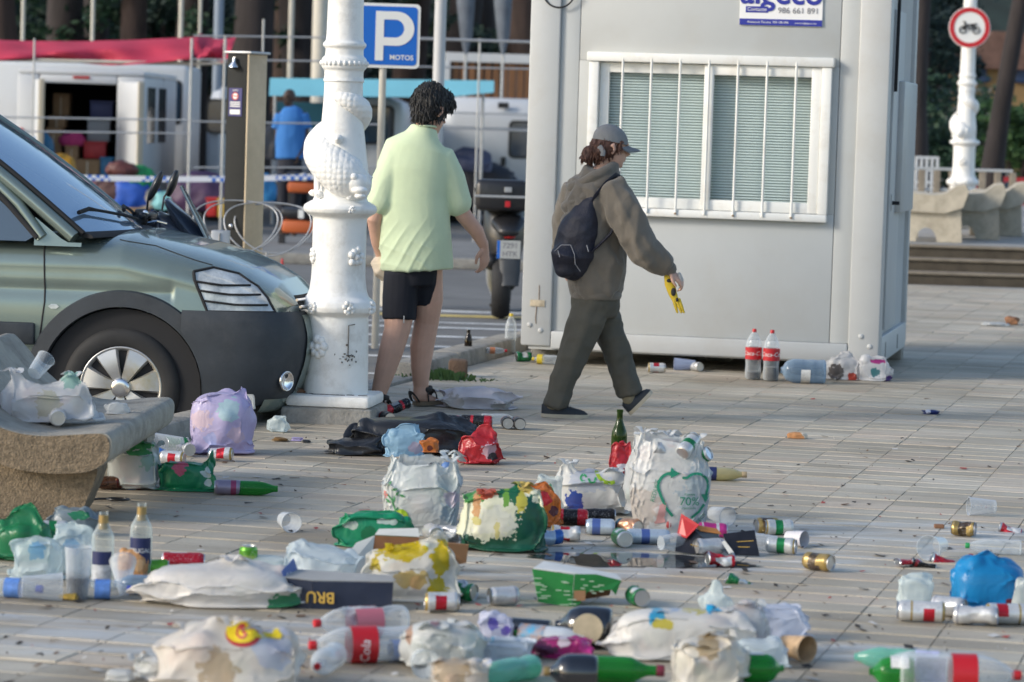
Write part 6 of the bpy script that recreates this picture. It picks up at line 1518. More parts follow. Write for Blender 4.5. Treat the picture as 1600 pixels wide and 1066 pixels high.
def drape(X, F, balls, excess=1.08, iters=150, suck=.0008, sink=.0006, seed=0, core=None):
    "let a sheet of film settle: it cannot stretch, it buckles, it may not enter the things inside (balls) nor the ground"
    X = np.array(X, float); F = np.asarray(F); T = F if F.shape[1] == 3 else np.vstack([F[:, [0, 1, 2]], F[:, [0, 2, 3]]]); nV = len(X); rg = np.random.RandomState(int(seed))
    E = np.sort(np.vstack([T[:, [0, 1]], T[:, [1, 2]], T[:, [2, 0]]]), axis=1); O = np.concatenate([T[:, 2], T[:, 0], T[:, 1]]); o = np.lexsort((E[:, 1], E[:, 0])); E, O = E[o], O[o]
    same = np.all(E[1:] == E[:-1], axis=1); B = np.stack([O[:-1][same], O[1:][same]], 1); keep = np.ones(len(E), bool); keep[1:][same] = False; E = E[keep]
    I = np.concatenate([E[:, 0], B[:, 0]]); J = np.concatenate([E[:, 1], B[:, 1]]); L = np.linalg.norm(X[I] - X[J], axis=1); nE = len(E)
    L *= excess
    ks = np.concatenate([np.ones(nE), np.full(len(B), .14)]); kc = np.concatenate([np.full(nE, .5), np.full(len(B), .10)]); cnt = np.bincount(np.concatenate([I, J]), minlength=nV) * .5
    h = np.median(L[:nE]); X += rg.normal(size=X.shape) * h * .12; C_ = np.array([q[:3] for q in balls]); Rr = np.array([q[3] for q in balls])
    for it in range(iters):
        f = 1 - it / iters
        n_ = np.cross(X[T[:, 1]] - X[T[:, 0]], X[T[:, 2]] - X[T[:, 0]]); N = np.stack([np.bincount(T.ravel(), np.repeat(n_[:, k], 3), nV) for k in range(3)], 1); N /= np.linalg.norm(N, axis=1)[:, None] + 1e-9
        if it < iters * .8: X -= N * suck; X[:, 2] -= sink
        for _ in range(2 if it < iters - 8 else 4):
            d = X[J] - X[I]; l = np.linalg.norm(d, axis=1) + 1e-9; k = np.where(l > L, ks, kc) * .5 * (l - L) / l; d *= k[:, None]
            for c in range(3): X[:, c] += 1.25 * (np.bincount(I, d[:, c], nV) - np.bincount(J, d[:, c], nV)) / cnt
        if core is not None:
            q = (X - core[:3]) / core[3:]; l = (np.abs(q) ** 3).sum(1) ** (1 / 3); m = l < 1
            if m.any(): X[m] = core[:3] + q[m] / (l[m, None] + 1e-9) * core[3:]
        for c, r in zip(C_, Rr):
            q = X - c; l = np.linalg.norm(q, axis=1); m = l < r
            if m.any(): X[m] = c + q[m] / (l[m, None] + 1e-9) * r
        X[:, 2] = np.maximum(X[:, 2], .003)
    deg = np.bincount(np.concatenate([E[:, 0], E[:, 1]]), minlength=nV)[:, None]
    for _ in range(1): S = np.stack([np.bincount(E[:, 0], X[E[:, 1], c], nV) + np.bincount(E[:, 1], X[E[:, 0], c], nV) for c in range(3)], 1) / deg; X += .5 * (S - X)
    return X
def stuffing(seed, w_, d_, h_, n=11, lo=.16, hi=.3, top=.95):
    "the hidden contents of a bag, as balls"
    rg = np.random.RandomState(int(seed) + 5); out = []; m = min(w_, d_, h_)
    for _ in range(n):
        r = m * rg.uniform(lo, hi); a = rg.uniform(0, 6.283); q = rg.uniform(.2, 1) ** .5
        out.append((math.cos(a) * q * max(w_ / 2 - r, 0) * .93, math.sin(a) * q * max(d_ / 2 - r, 0) * .93, r * .6 + rg.uniform(0, 1) * max(h_ * top - 1.6 * r, 0), r))
    return out
INSIDE = [mat('inside_' + n_, c_, .5) for n_, c_ in (('green', (.03, .2, .08)), ('red', (.4, .05, .05)), ('blue', (.1, .2, .45)), ('dark', (.05, .05, .05)), ('amber', (.45, .28, .1)))]
def fill_bag(o, balls, seed, top=True):
    "what shows through the film, and the carrier's handle loops"
    rg = random.Random(seed); mb = MB()
    for (x, y, z, r) in balls: mb.ell((x, y, z), (r * .8, r * .8, r * .85), 10, 7, mi=rg.randrange(5))
    c = mb.build('contents', INSIDE, o, smooth=60); c['kind'] = 'stuff'
    vs = sorted(o.data.vertices, key=lambda v: -v.co.z); z1 = vs[0].co.z; w_ = o.dimensions.x or .3
    for k in range(2):
        p = vs[0].co if k == 0 else next((v.co for v in vs if (v.co - vs[0].co).length > w_ * .35 and v.co.y < vs[0].co.y + .1), vs[1].co)
        d = V((rg.uniform(-1, 1), -.8, 0)).normalized(); q = V((-d.y, d.x, 0)); a = .045 + .03 * rg.random()
        pts = [V(p) + V((0, 0, -.012)) + d * (a * math.sin(t) * .9) + q * (.035 * math.cos(t)) + V((0, 0, .028 * math.sin(t) - .03 * max(0, math.sin(t)) ** 3 + .006 * math.sin(t * 5 + seed))) for t in np.linspace(-.3, 3.44, 18)]
        MB().tube(pts, [(.0012, .013 + .004 * math.sin(i)) for i in range(18)], 8, side=(0, 0, 1)).build('handle', o.data.materials[0], o, smooth=80)
def film_bag(label, u, v, w_px, h_px, seed, m, cat='bag', depth=.75, yaw=0.0, box=.75, sub=5, k=1.0, z=0.0, peak=None, name='plastic_bag', group=None, lean=0.0, slump=.0, tails=0):
    "a filled or slumped bag; peak = list of (x, y, height, width) for gathered ends and knots, in units of half width"
    s = px_m(u, v, z) * 1.1; w_, h_ = w_px * s, h_px * s; d_ = w_ * depth; p = G(u, v, z)
    bm = bmesh.new(); bmesh.ops.create_icosphere(bm, subdivisions=sub, radius=1)
    for vt in bm.verts:
        q = vt.co.copy(); n_ = V([math.copysign(abs(c) ** box, c) for c in q])
        if q.z < 0: f_ = min(1.35, 1 / max(.35, math.hypot(q.x, q.y)) ** .6); n_.x *= f_; n_.y *= f_
        lump = 1 + .22 * k * noise.noise(q * 1.6 + V((seed, 0, 0)))
        x, y, zz = n_.x * w_ * .5 * lump, n_.y * d_ * .5 * lump, n_.z * h_ * .5 * (lump if q.z > 0 else 1) + h_ * .5
        for (px_, py_, ph, pw) in peak or ():
            if q.z > -.2: zz += ph * h_ * math.exp(-((q.x - px_) ** 2 + (q.y - py_) ** 2) / (pw * pw)) * (1 + .3 * noise.noise(q * 5 + V((seed, 0, 0))))
        if slump: x *= 1 + slump * (1 - zz / h_) ** 2; y *= 1 + slump * (1 - zz / h_) ** 2
        vt.co = (x + lean * zz, y, max(zz, .004))
    bm.verts.index_update(); F_ = [[x.index for x in f.verts] for f in bm.faces]; size_ = min(w_, d_, h_)
    balls = [(c[0] + lean * c[2], c[1], c[2], c[3]) for c in stuffing(seed, w_ * .98, d_ * .98, h_, 14, .14, .28)]
    X = drape([x.co[:] for x in bm.verts], F_, balls, 1.0 + .055 * min(k, 1.6), 48, size_ * .0036, size_ * .003, seed, np.array((lean * h_ * .45, 0, h_ * .42, w_ * .40, d_ * .40, h_ * .40)))
    for vt, q in zip(bm.verts, X): vt.co = q
    bm.verts.index_update(); mb = MB(); mb.add([x.co[:] for x in bm.verts], [[x.index for x in f.verts] for f in bm.faces]); bm.free()
    o = mb.build(name, m, None, smooth=180, loc=(p.x, p.y + d_ * .35, z), rz=yaw)
    if name == 'plastic_bag' and cat == 'bag' and w_px >= 80 and m.get('pale'): fill_bag(o, balls, seed)
    return tag(o, label, cat, group)
def sack(label, u, v, w_px, h_px, seed, m, depth=.75, k=1.0, rim=.16, ears=(), cat='bag', name='carrier_bag', lean=0.0, yaw=0.0, z=0.0):
    "an upright carrier bag standing open: soft walls, wrinkled, ragged rim, ears where the handles are"
    s = px_m(u, v, z) * 1.06; w_, h_ = w_px * s, h_px * s; d_ = w_ * depth; p = G(u, v, z); n, mm = 120, 70; P = []
    for i in range(mm + 1):
        t = i / mm; row = []
        for j in range(n):
            a = 2 * math.pi * j / n; ca, sa = math.cos(a), math.sin(a); bx, by = math.copysign(abs(ca) ** .62, ca), math.copysign(abs(sa) ** .62, sa)
            belly = (.86 + .18 * math.sin(min(1, t * 1.35) * math.pi * .62)) * (1 - .2 * max(0, t - .7) / .3)
            if t < .06: belly *= .6 + .4 * math.sqrt(t / .06)
            top = 1 + rim * noise.noise(V((ca * 1.7 + seed, sa * 1.7, 3)))
            for (an, hh, wd_) in ears: da = abs((a - R(an) + math.pi) % (2 * math.pi) - math.pi); top += hh * math.exp(-(da / wd_) ** 2)
            zz = max(.003, t * h_ * top); row.append((bx * w_ / 2 * belly + lean * zz, by * d_ / 2 * belly, zz))
        P.append(row)
    F_ = [(i * n + j, i * n + (j + 1) % n, (i + 1) * n + (j + 1) % n, (i + 1) * n + j) for i in range(mm) for j in range(n)]
    balls = stuffing(seed, w_ * .97, d_ * .97, h_, 22, .10, .2, .86); X = drape([p_ for r_ in P for p_ in r_], F_, balls, 1 + .05 * k, 55, w_ * .0022, w_ * .003, seed, np.array((lean * h_ * .4, 0, h_ * .38, w_ * .41, d_ * .41, h_ * .40))); P = X.reshape(mm + 1, n, 3).tolist()
    mb = MB(); mb.loft(P, False, 0, True); mb.f.append(tuple(reversed(range(n)))); mb.m.append(0)
    o = mb.build(name, m, None, smooth=180, loc=(p.x, p.y + d_ * .4, z), rz=yaw); tag(o, label, cat); fill_bag(o, balls, seed)
    return o
def decal(bag, mb, m, name='print', off=.0035, step=.012):
    "lay a flat print (drawn in x, z) onto the side of a bag that faces -y"
    me = bag.data; bvh = BVHTree.FromPolygons([v.co.copy() for v in me.vertices], [tuple(p.vertices) for p in me.polygons])
    bm = bmesh.new(); vs = [bm.verts.new(p) for p in mb.v]
    for f in mb.f:
        try: bm.faces.new([vs[i] for i in f])
        except ValueError: pass
    bmesh.ops.triangulate(bm, faces=bm.faces[:])
    for _ in range(4):
        lg = [e for e in bm.edges if e.calc_length() > step]
        if not lg: break
        bmesh.ops.subdivide_edges(bm, edges=lg, cuts=1, use_grid_fill=True); bmesh.ops.triangulate(bm, faces=[f for f in bm.faces if len(f.verts) > 3])
    dead = []
    for v in bm.verts:
        h = bvh.ray_cast(V((v.co.x, -3, v.co.z)), V((0, 1, 0)))
        if h[0] is None: dead.append(v)
        else: v.co = V((v.co.x, h[0].y - off, v.co.z))
    bmesh.ops.delete(bm, geom=dead, context='VERTS'); bm.verts.index_update()
    out = MB(); out.add([v.co[:] for v in bm.verts], [[v.index for v in f.verts] for f in bm.faces]); bm.free()
    return out.build(name, m, bag, smooth=180)
def ribbon(pts, wd_, mb=None):
    "flat stroke in x, z"
    mb = mb or MB(); P = [V((p[0], 0, p[1])) for p in pts]; Lr, Rr = [], []
    for i, p in enumerate(P):
        t = (P[min(i + 1, len(P) - 1)] - P[max(i - 1, 0)]).normalized(); nn = V((-t.z, 0, t.x)); w2 = (wd_[i] if isinstance(wd_, (list, tuple)) else wd_) / 2
        Lr.append(p + nn * w2); Rr.append(p - nn * w2)
    return mb.grid([Lr, Rr])
def arc(cx, cz, r, a0, a1, n=20, rz_=None): return [(cx + r * math.cos(R(a0 + (a1 - a0) * k / n)), cz + (rz_ or r) * math.sin(R(a0 + (a1 - a0) * k / n))) for k in range(n + 1)]
XZ = lambda x, z, rot=0.0: Matrix.Translation((x, 0, z)) @ Matrix.Rotation(-rot, 4, 'Y') @ Matrix.Rotation(math.pi / 2, 4, 'X')

# ---- cans
ALU = mat('aluminium', (.62, .62, .62), .28, metal=1.0); HOLE = mat('can_hole', (.01, .01, .01), .6)
def can_mat(name, base, bands=(), label=None, metal=.45, rough=.33):
    if name in MATS: return MATS[name]
    m = bpy.data.materials.new(name); m.use_nodes = True; MATS[name] = m; nt = m.node_tree; L = nt.links.new; b = nt.nodes['Principled BSDF']
    b.inputs['Metallic'].default_value = metal; b.inputs['Roughness'].default_value = rough
    tc = _n(nt, 'ShaderNodeTexCoord'); sp = _n(nt, 'ShaderNodeSeparateXYZ'); L(tc.outputs['Object'], sp.inputs[0])
    rp = _n(nt, 'ShaderNodeValToRGB'); rp.color_ramp.interpolation = 'CONSTANT'
    mr = _n(nt, 'ShaderNodeMath', operation='DIVIDE'); L(sp.outputs[2], mr.inputs[0]); mr.inputs[1].default_value = .115; L(mr.outputs[0], rp.inputs[0])
    stops = [(0.0, base)]
    for (a, b_, c_) in bands: stops += [(a, c_), (b_, base)]
    stops.sort(key=lambda s: s[0]); cr = rp.color_ramp; cr.elements[0].color = col4(stops[0][1]); cr.elements[1].position = .999; cr.elements[1].color = col4(stops[-1][1])
    for (a, c_) in stops[1:]: e = cr.elements.new(min(.99, max(.001, a))); e.color = col4(c_)
    c = rp.outputs[0]
    def msk(x, op, val): n = _n(nt, 'ShaderNodeMath', operation=op); L(x, n.inputs[0]); n.inputs[1].default_value = val; return n.outputs[0]
    def mul(x, y): n = _n(nt, 'ShaderNodeMath', operation='MULTIPLY'); L(x, n.inputs[0]); L(y, n.inputs[1]); return n.outputs[0]
    at = _n(nt, 'ShaderNodeMath', operation='ARCTAN2'); L(sp.outputs[1], at.inputs[0]); L(sp.outputs[0], at.inputs[1])
    for (a0, a1, z0, z1, cc) in (label or ()):
        ab = at.outputs[0]
        k = mul(mul(msk(ab, 'GREATER_THAN', a0), msk(ab, 'LESS_THAN', a1)), mul(msk(mr.outputs[0], 'GREATER_THAN', z0), msk(mr.outputs[0], 'LESS_THAN', z1)))
        mx = _n(nt, 'ShaderNodeMix', data_type='RGBA'); L(k, mx.inputs[0]); L(c, mx.inputs[6]); mx.inputs[7].default_value = col4(cc); c = mx.outputs[2]
    # small type
    mp_ = _n(nt, 'ShaderNodeMapping'); mp_.inputs['Scale'].default_value = (90, 90, 240); L(tc.outputs['Object'], mp_.inputs[0]); nz = _n(nt, 'ShaderNodeTexNoise'); nz.inputs['Scale'].default_value = 1.6; L(mp_.outputs[0], nz.inputs['Vector'])
    k = msk(nz.outputs[0], 'GREATER_THAN', .635); mx = _n(nt, 'ShaderNodeMix', data_type='RGBA'); k2 = _n(nt, 'ShaderNodeMath', operation='MULTIPLY'); L(k, k2.inputs[0]); k2.inputs[1].default_value = .45; L(k2.outputs[0], mx.inputs[0]); L(c, mx.inputs[6])
    dk = sum(base) < .7; mx.inputs[7].default_value = (.6, .6, .6, 1) if dk else (.14, .14, .18, 1); c = mx.outputs[2]
    L(c, b.inputs['Base Color']); return m
W_ = (.66, .66, .65); RED = (.50, .015, .03); GRN = (.01, .20, .06); SIL = (.60, .60, .60); GLD = (.42, .30, .10); BLKc = (.015, .015, .018)
CANS = {
    'whitered': can_mat('can_white_red', W_, [(0, .08, GLD), (.93, 1, GLD)], [(-.9, .9, .3, .62, RED), (2.2, 3.2, .3, .62, RED), (-3.2, -2.2, .3, .62, RED)]),
    'green': can_mat('can_green', GRN, [(.9, 1, SIL)], [(-.8, .8, .35, .65, W_)]), 'lime': can_mat('can_lime', (.12, .38, .03), [(.0, .06, SIL)], [(-.7, .9, .3, .6, (.35, .5, .1))]),
    'silvergreen': can_mat('can_silver_green', (.60, .61, .60), [(.36, .62, GRN), (.9, 1, GLD)]), 'blackred': can_mat('can_black_red', BLKc, [(.0, .36, RED), (.86, 1, RED)], [(-.7, .7, .42, .8, (.35, .35, .36))]),
    'black': can_mat('can_black', BLKc, [(.1, .2, (.3, .02, .03))]), 'gold': can_mat('can_gold', (.36, .25, .08), [(.25, .55, (.07, .05, .03))], [(-.8, .8, .3, .7, (.08, .05, .03))]),
    'blue': can_mat('can_blue_white', (.45, .55, .68), [(.0, .3, (.04, .14, .45))], [(-.9, .5, .35, .7, (.65, .67, .7))]), 'paleblue': can_mat('can_pale_blue', (.52, .60, .68), [(.5, .78, (.10, .16, .42))]),
    'pink': can_mat('can_pink', (.55, .04, .24), [(.1, .16, W_), (.6, .7, W_)]), 'teal': can_mat('can_teal', (.025, .10, .12), [(.4, .5, (.4, .45, .45))]), 'silver': can_mat('can_silver', SIL, [(.1, .14, (.3, .3, .35))]),
    'purple': can_mat('can_purple', (.28, .24, .32), [(.2, .4, (.30, .05, .12))]), 'orange': can_mat('can_orange', (.45, .24, .14), [(.0, .2, (.04, .10, .14))]), 'red': can_mat('can_red', RED, [(.0, .05, SIL)], [(-.6, .9, .25, .75, W_)])}
rc = random.Random(12); CANN = [0]
def can(label, u, v, yaw, style, L_=.115, r=.033, crush=0.0, z=0.0, pitch=0.0, stand=False, face=None, group='drinks cans strewn over the paving'):
    "yaw: where the lid end points (0 = to the right, 90 = away, -90 = at the camera)"
    CANN[0] += 1; seed = CANN[0] * 3.7; crush = crush or rc.choice((0, .08, .16, .26, .34))
    p = G(u, v, z); t = thing('drinks_can', label, 'can', (p.x, p.y, z), 0, group)
    if stand: M = Matrix.Translation((0, r, 0)) @ Matrix.Rotation(R(pitch), 4, 'Y') @ Matrix.Rotation(rc.uniform(0, 6), 4, 'Z')
    else:
        d = V((math.cos(R(yaw)), math.sin(R(yaw)), math.sin(R(pitch)))).normalized(); x = d.orthogonal().normalized(); 
        M = Matrix.Translation(V((0, r, r)) - d * L_ / 2) @ frame((0, 0, 0), x, d.cross(x)) @ Matrix.Rotation(face if face is not None else rc.uniform(0, 6.28), 4, 'Z')
        if pitch: M = Matrix.Translation((0, 0, abs(math.sin(R(pitch))) * L_ / 2)) @ M
    t.matrix_basis = Matrix.Translation((p.x, p.y, z)) @ M
    sc_ = L_ / .115
    def defo(q):
        if not crush: return q
        q = V(q); a = math.atan2(q.y, q.x); zz = q.z / L_; k = math.sin(math.pi * zz) ** .7
        n1 = noise.noise(V((math.cos(a) * 1.2 + seed, math.sin(a) * 1.2, zz * 3))); n2 = abs(noise.noise(V((math.cos(a) * 2.5, math.sin(a) * 2.5 + seed, zz * 6))))
        f = 1 - crush * k * (.45 + .8 * n1) - crush * .5 * k * n2
        return V((q.x * f + crush * .012 * math.sin(zz * 4 + seed), q.y * f + crush * .010 * math.cos(zz * 3 + seed), q.z * (1 - .18 * crush)))
    prof = [(r * .78, .0), (r * .80, .001), (r * .97, .008), (r, .014)] + [(r, L_ * q) for q in np.linspace(.14, .86, 14)] + [(r, L_ - .016), (r * .93, L_ - .008), (r * .82, L_ - .002)]
    mb = MB(); n = 32
    mb.loft([[defo((rr * math.cos(2 * math.pi * j / n), rr * math.sin(2 * math.pi * j / n), zz)) for j in range(n)] for rr, zz in prof], False)
    body = mb.build('can_body', CANS[style], t, smooth=60)
    if L_ != .115: pass
    e1 = MB().lathe([(r * .82, -.001), (r * .83, .003), (r * .78, .003), (r * .76, -.004), (.001, -.004)], 24); lid = e1.build('lid', ALU, t, smooth=40, loc=(0, 0, (L_ - .001) * (1 - .18 * crush)))
    MB().ell((r * .32, 0, -.0025), (r * .26, r * .2, .001), 10, 4).build('mouth', HOLE, lid); MB().cbox((-r * .42, -r * .2, -.003), (r * .12, r * .2, -.0005), .0008).build('tab', ALU, lid)
    MB().lathe([(r * .79, 0), (r * .74, -.001), (r * .70, .002), (r * .45, .009), (.001, .011)], 24).build('base', ALU, t, smooth=60)
    return t
# ---- bottles
CLR = clear('clear_plastic', (.93, .95, .96), .16, .12, (.75, .80, .83)); CLRG = clear('clear_glass', (.90, .93, .92), .10, .04, (.70, .76, .76)); FROST = clear('frosted_plastic', (.88, .90, .92), .26, .3, (.66, .70, .74), .3)
GRG = clear('green_glass', (.10, .22, .05), .30, .05, (.05, .09, .02)); GRP = clear('bright_green_glass', (.10, .50, .10), .35, .06, (.03, .30, .05)); TEALP = clear('teal_plastic', (.45, .85, .75), .35, .12, (.25, .60, .48)); BLUEP = clear('blue_water_plastic', (.55, .68, .80), .35, .12, (.30, .42, .55)); BRNG = clear('brown_glass', (.06, .03, .01), .5, .05, (.02, .012, .006)); BLKG = mat('black_glass', (.008, .009, .013), .06, spec=.8, coat=.6)
COLA = mat('cola', (.02, .008, .004), .2)
REDC = mat('cap_red', (.52, .015, .02), .4); BLUC = mat('cap_blue', (.02, .05, .40), .4); GOLC = mat('cap_gold', (.36, .25, .10), .4, metal=.5); YELC = mat('cap_yellow', (.60, .45, .03), .4); MARC = mat('cap_maroon', (.18, .02, .04), .4); GRNC = mat('cap_green', (.02, .28, .08), .4)
PROF = {
    'cola2': (.34, [(.02, .0), (.045, .002), (.052, .015), (.054, .05), (.050, .10), (.053, .13), (.054, .20), (.053, .225), (.045, .26), (.028, .295), (.014, .312), (.0135, .325)], .014, (.135, .215), .0555),
    'water': (.22, [(.015, 0), (.030, .003), (.032, .02), (.030, .05), (.032, .08), (.032, .14), (.026, .165), (.014, .19), (.0125, .20)], .014, (.085, .135), .0328),
    'water15': (.31, [(.02, 0), (.041, .003), (.043, .02), (.040, .07), (.043, .10), (.043, .20), (.036, .235), (.016, .275), (.0135, .29)], .0155, (.12, .19), .0437),
    'spirit': (.29, [(.02, 0), (.036, .003), (.0385, .012), (.0385, .165), (.036, .185), (.022, .21), (.0155, .225), (.0145, .25), (.0155, .262)], .0165, (.055, .145), .0391),
    'wine': (.30, [(.02, 0), (.036, .003), (.0375, .01), (.0375, .175), (.034, .20), (.020, .235), (.0145, .255), (.0135, .285), (.0155, .29), (.0155, .30)], 0, (.05, .12), .038),
    'round': (.22, [(.03, 0), (.062, .004), (.070, .02), (.072, .06), (.070, .12), (.058, .15), (.030, .172), (.017, .185), (.016, .20)], .019, (.03, .11), .0727),
    'beer': (.20, [(.015, 0), (.029, .003), (.030, .01), (.030, .115), (.024, .145), (.014, .17), (.0125, .19)], .0145, (.035, .10), .0305),
    'jug': (.36, [(.04, 0), (.085, .004), (.090, .02), (.086, .07), (.090, .10), (.086, .15), (.090, .19), (.090, .25), (.07, .30), (.026, .325), (.022, .34)], .026, (.10, .19), .0908)}
def bottle(label, u, v, kind, body, yaw=None, cap=None, lab=None, scale=1.0, z=0.0, pitch=0.0, fill=None, text=None, roll=0.0, group=None, neck=None, crush=0.0, tcol=None, ttext=.5):
    H_, prof, cr_, (l0, l1), lr = PROF[kind]; prof = [(r * scale, q * scale) for r, q in prof]; rmax = max(r for r, _ in prof); p = G(u, v, z); t = thing('bottle', label, 'bottle', (0, 0, 0), 0, group)
    if yaw is None: M = Matrix.Translation((p.x, p.y + rmax, z)) @ Matrix.Rotation(roll, 4, 'Z')
    else:
        d = V((math.cos(R(yaw)), math.sin(R(yaw)), math.sin(R(pitch)))).normalized(); x = V((0, 0, 1)).cross(d).normalized(); M = Matrix.Translation(V((p.x, p.y + rmax, z + rmax)) - d * H_ * scale / 2) @ frame((0, 0, 0), x, d.cross(x)) @ Matrix.Rotation(roll, 4, 'Z')
    t.matrix_basis = M; n = 36; pr = smooth_prof(prof, 5); s_ = sum(map(ord, label)) % 97
    def dent(rr, a, zz):
        if not crush: return rr
        return rr * (1 - crush * abs(noise.noise(V((math.cos(a) * 1.5 + s_, math.sin(a) * 1.5, zz * 22)))) * math.sin(math.pi * min(1, max(0, zz / (H_ * scale)))))
    mb = MB(); mb.loft([[(dent(rr, 2 * math.pi * j / n, zz) * math.cos(2 * math.pi * j / n), dent(rr, 2 * math.pi * j / n, zz) * math.sin(2 * math.pi * j / n), zz) for j in range(n)] for rr, zz in pr], False); mb.f.append(tuple(range(n))[::-1]); mb.m.append(0)
    mb.build('glass' if body in (GRG, CLRG, BRNG, BLKG) else 'shell', body, t, smooth=60)
    if cap:
        zt = prof[-1][1]; c_ = (cr_ or .0155) * scale; MB().lathe([(c_ * .96, zt - .012 * scale), (c_, zt - .01 * scale), (c_, zt + .009 * scale), (c_ * .9, zt + .011 * scale)], 20).build('cap', cap, t, smooth=40)
    if neck: 
        zt = prof[-1][1]; MB().lathe([(.0168 * scale, zt - .06 * scale), (.0168 * scale, zt - .012 * scale)], 20, cap=False).build('neck_foil', neck, t, smooth=40)
    if lab:
        labs = lab if isinstance(lab, list) else [(lab, l0, l1, 360)]
        for (lm, a, b, span) in labs:
            N = 32; P = [[((lr * scale + .0006) * math.cos(R(-90 - span / 2 + span * k / N)), (lr * scale + .0006) * math.sin(R(-90 - span / 2 + span * k / N)), zz * scale) for k in range(N + 1)] for zz in (a, b)]
            MB().grid(P).build('label_wrap', lm, t, smooth=60)
    if text:
        rr = lr * scale + .0016; tm_ = text_mb(text, ttext * (l1 - l0) * scale, shear=.25 if tcol is None else 0); q = MB(); 
        q.add([(rr * math.sin(x / rr), -rr * math.cos(x / rr), (l0 + l1) / 2 * scale + y) for x, y, _ in tm_.v], tm_.f); q.build('lettering', tcol or SIGNW, t)
    if fill:
        fm, ft = fill; pts = [(r * .93, q) for r, q in pr if q < ft * scale]
        if len(pts) > 2: MB().lathe(pts + [(.001, ft * scale)], 24).build('liquid', fm, t, smooth=40)
    return t
def cup(label, u, v, r0=.030, r1=.042, h=.11, yaw=None, m=None, z=0.0, pitch=0.0, fill=None, group='plastic cups dropped on the paving', crush=0.0):
    m = m or FROST; p = G(u, v, z); t = thing('plastic_cup', label, 'cup', (0, 0, 0), 0, group); d = None
    if yaw is None: M = Matrix.Translation((p.x, p.y + r1, z))
    else:
        d = V((math.cos(R(yaw)), math.sin(R(yaw)), math.sin(R(pitch)))).normalized(); x = V((0, 0, 1)).cross(d).normalized(); M = Matrix.Translation(V((p.x, p.y + r1, z + r1)) - d * h / 2) @ frame((0, 0, 0), x, d.cross(x))
    t.matrix_basis = M; n = 32; s_ = sum(map(ord, label)) % 89
    def rr(r, a, q): return r * (1 - crush * abs(noise.noise(V((math.cos(a) * 1.3 + s_, math.sin(a) * 1.3, q * 3)))) )
    mb = MB(); mb.loft([[(rr(r0 + (r1 - r0) * q, 2 * math.pi * j / n, q) * math.cos(2 * math.pi * j / n), rr(r0 + (r1 - r0) * q, 2 * math.pi * j / n, q) * math.sin(2 * math.pi * j / n), q * h) for j in range(n)] for q in np.linspace(0, 1, 10)], False); mb.f.append(tuple(range(n))); mb.m.append(0); mb.build('cup_wall', m, t, smooth=60)
    MB().tube([(rr(r1, a, 1) * math.cos(a), rr(r1, a, 1) * math.sin(a), h) for a in [2 * math.pi * k / n for k in range(n + 1)]], .0016, 6).build('rolled_rim', m, t, smooth=60)
    if fill: MB().lathe([(r0 * .95, .003), ((r0 + (r1 - r0) * fill[1]) * .96, h * fill[1]), (.001, h * fill[1])], 24).build('drink', fill[0], t)
    return t
def board(pts, th=.003):
    "a bent piece of card: polygon corners in 3D, given thickness"
    P = [V(p) for p in pts]; nn = (P[1] - P[0]).cross(P[2] - P[0]).normalized() * th; k = len(P); mb = MB()
    return mb.add([p for p in P] + [p + nn for p in P], [tuple(range(k))[::-1], tuple(range(k, 2 * k))] + [(i, (i + 1) % k, k + (i + 1) % k, k + i) for i in range(k)])
# ================================================================== NEAR BENCH
bn = G(150, 822); BL = 1.65
bd = V((math.sin(R(2.4)), math.cos(R(2.4)), 0))
near = thing('concrete_bench', 'weathered concrete bench in the near corner with bag and can on it', 'bench', (bn.x, bn.y, 0), R(-2.4))
# profile across the bench (x towards the promenade), seat dips and climbs to the back rest
pf0 = [(.05, .285), (.055, .365), (.03, .395), (-.08, .385), (-.22, .372), (-.34, .385), (-.46, .43), (-.56, .52), (-.64, .62), (-.68, .66), (-.73, .64), (-.70, .56), (-.62, .44), (-.50, .31), (-.36, .245), (-.2, .225), (-.03, .235)]
pf = [(x, z - .03) for x, z in pf0]
def dens(p, k=4):
    out = []
    for i in range(len(p)):
        a, b = p[i], p[(i + 1) % len(p)]
        out += [(a[0] + (b[0] - a[0]) * q / k, a[1] + (b[1] - a[1]) * q / k) for q in range(k)]
    for _ in range(2): out = [((out[i - 1][0] + 2 * out[i][0] + out[(i + 1) % len(out)][0]) / 4, (out[i - 1][1] + 2 * out[i][1] + out[(i + 1) % len(out)][1]) / 4) for i in range(len(out))]
    return out
pd_ = dens(pf)
P = []
for i in range(41):
    y = BL * i / 40; sc_ = 1 - .02 * (1 if i in (0, 40) else 0)
    P.append([V((x * sc_, y, (z - .4) * sc_ + .4)) + V((1, 0, 1)) * .004 * noise.noise(V((x * 9, y * 6, z * 9))) for x, z in pd_])
EXPO = mat('exposed_aggregate', (.23, .175, .115), .9, var=.35, vscale=45, bump=1.0, bscale=130, dirt=(.10, .08, .055), dscale=7, damount=.9)
MB().loft(P, True).build('seat', OLDC, near, smooth=50)
for i_ in (0, 1):
    y0, y1 = ((.09, .32), (1.32, 1.54))[i_]; lg = [(-.005, .25), (-.02, .17), (-.06, .08), (-.085, 0), (-.54, 0), (-.52, .12), (-.49, .26), (-.46, .34), (-.2, .27)]
    MB().prism(dens(lg, 3), y0, y1, 'y').build('leg', OLDC if i_ else EXPO, near, smooth=45)
pts_end = [(x * .97 - .006, z * .985 + .004) for x, z in pd_]
MB().prism(pts_end, -.004, .01, 'y').build('worn_end', EXPO, near, smooth=45)

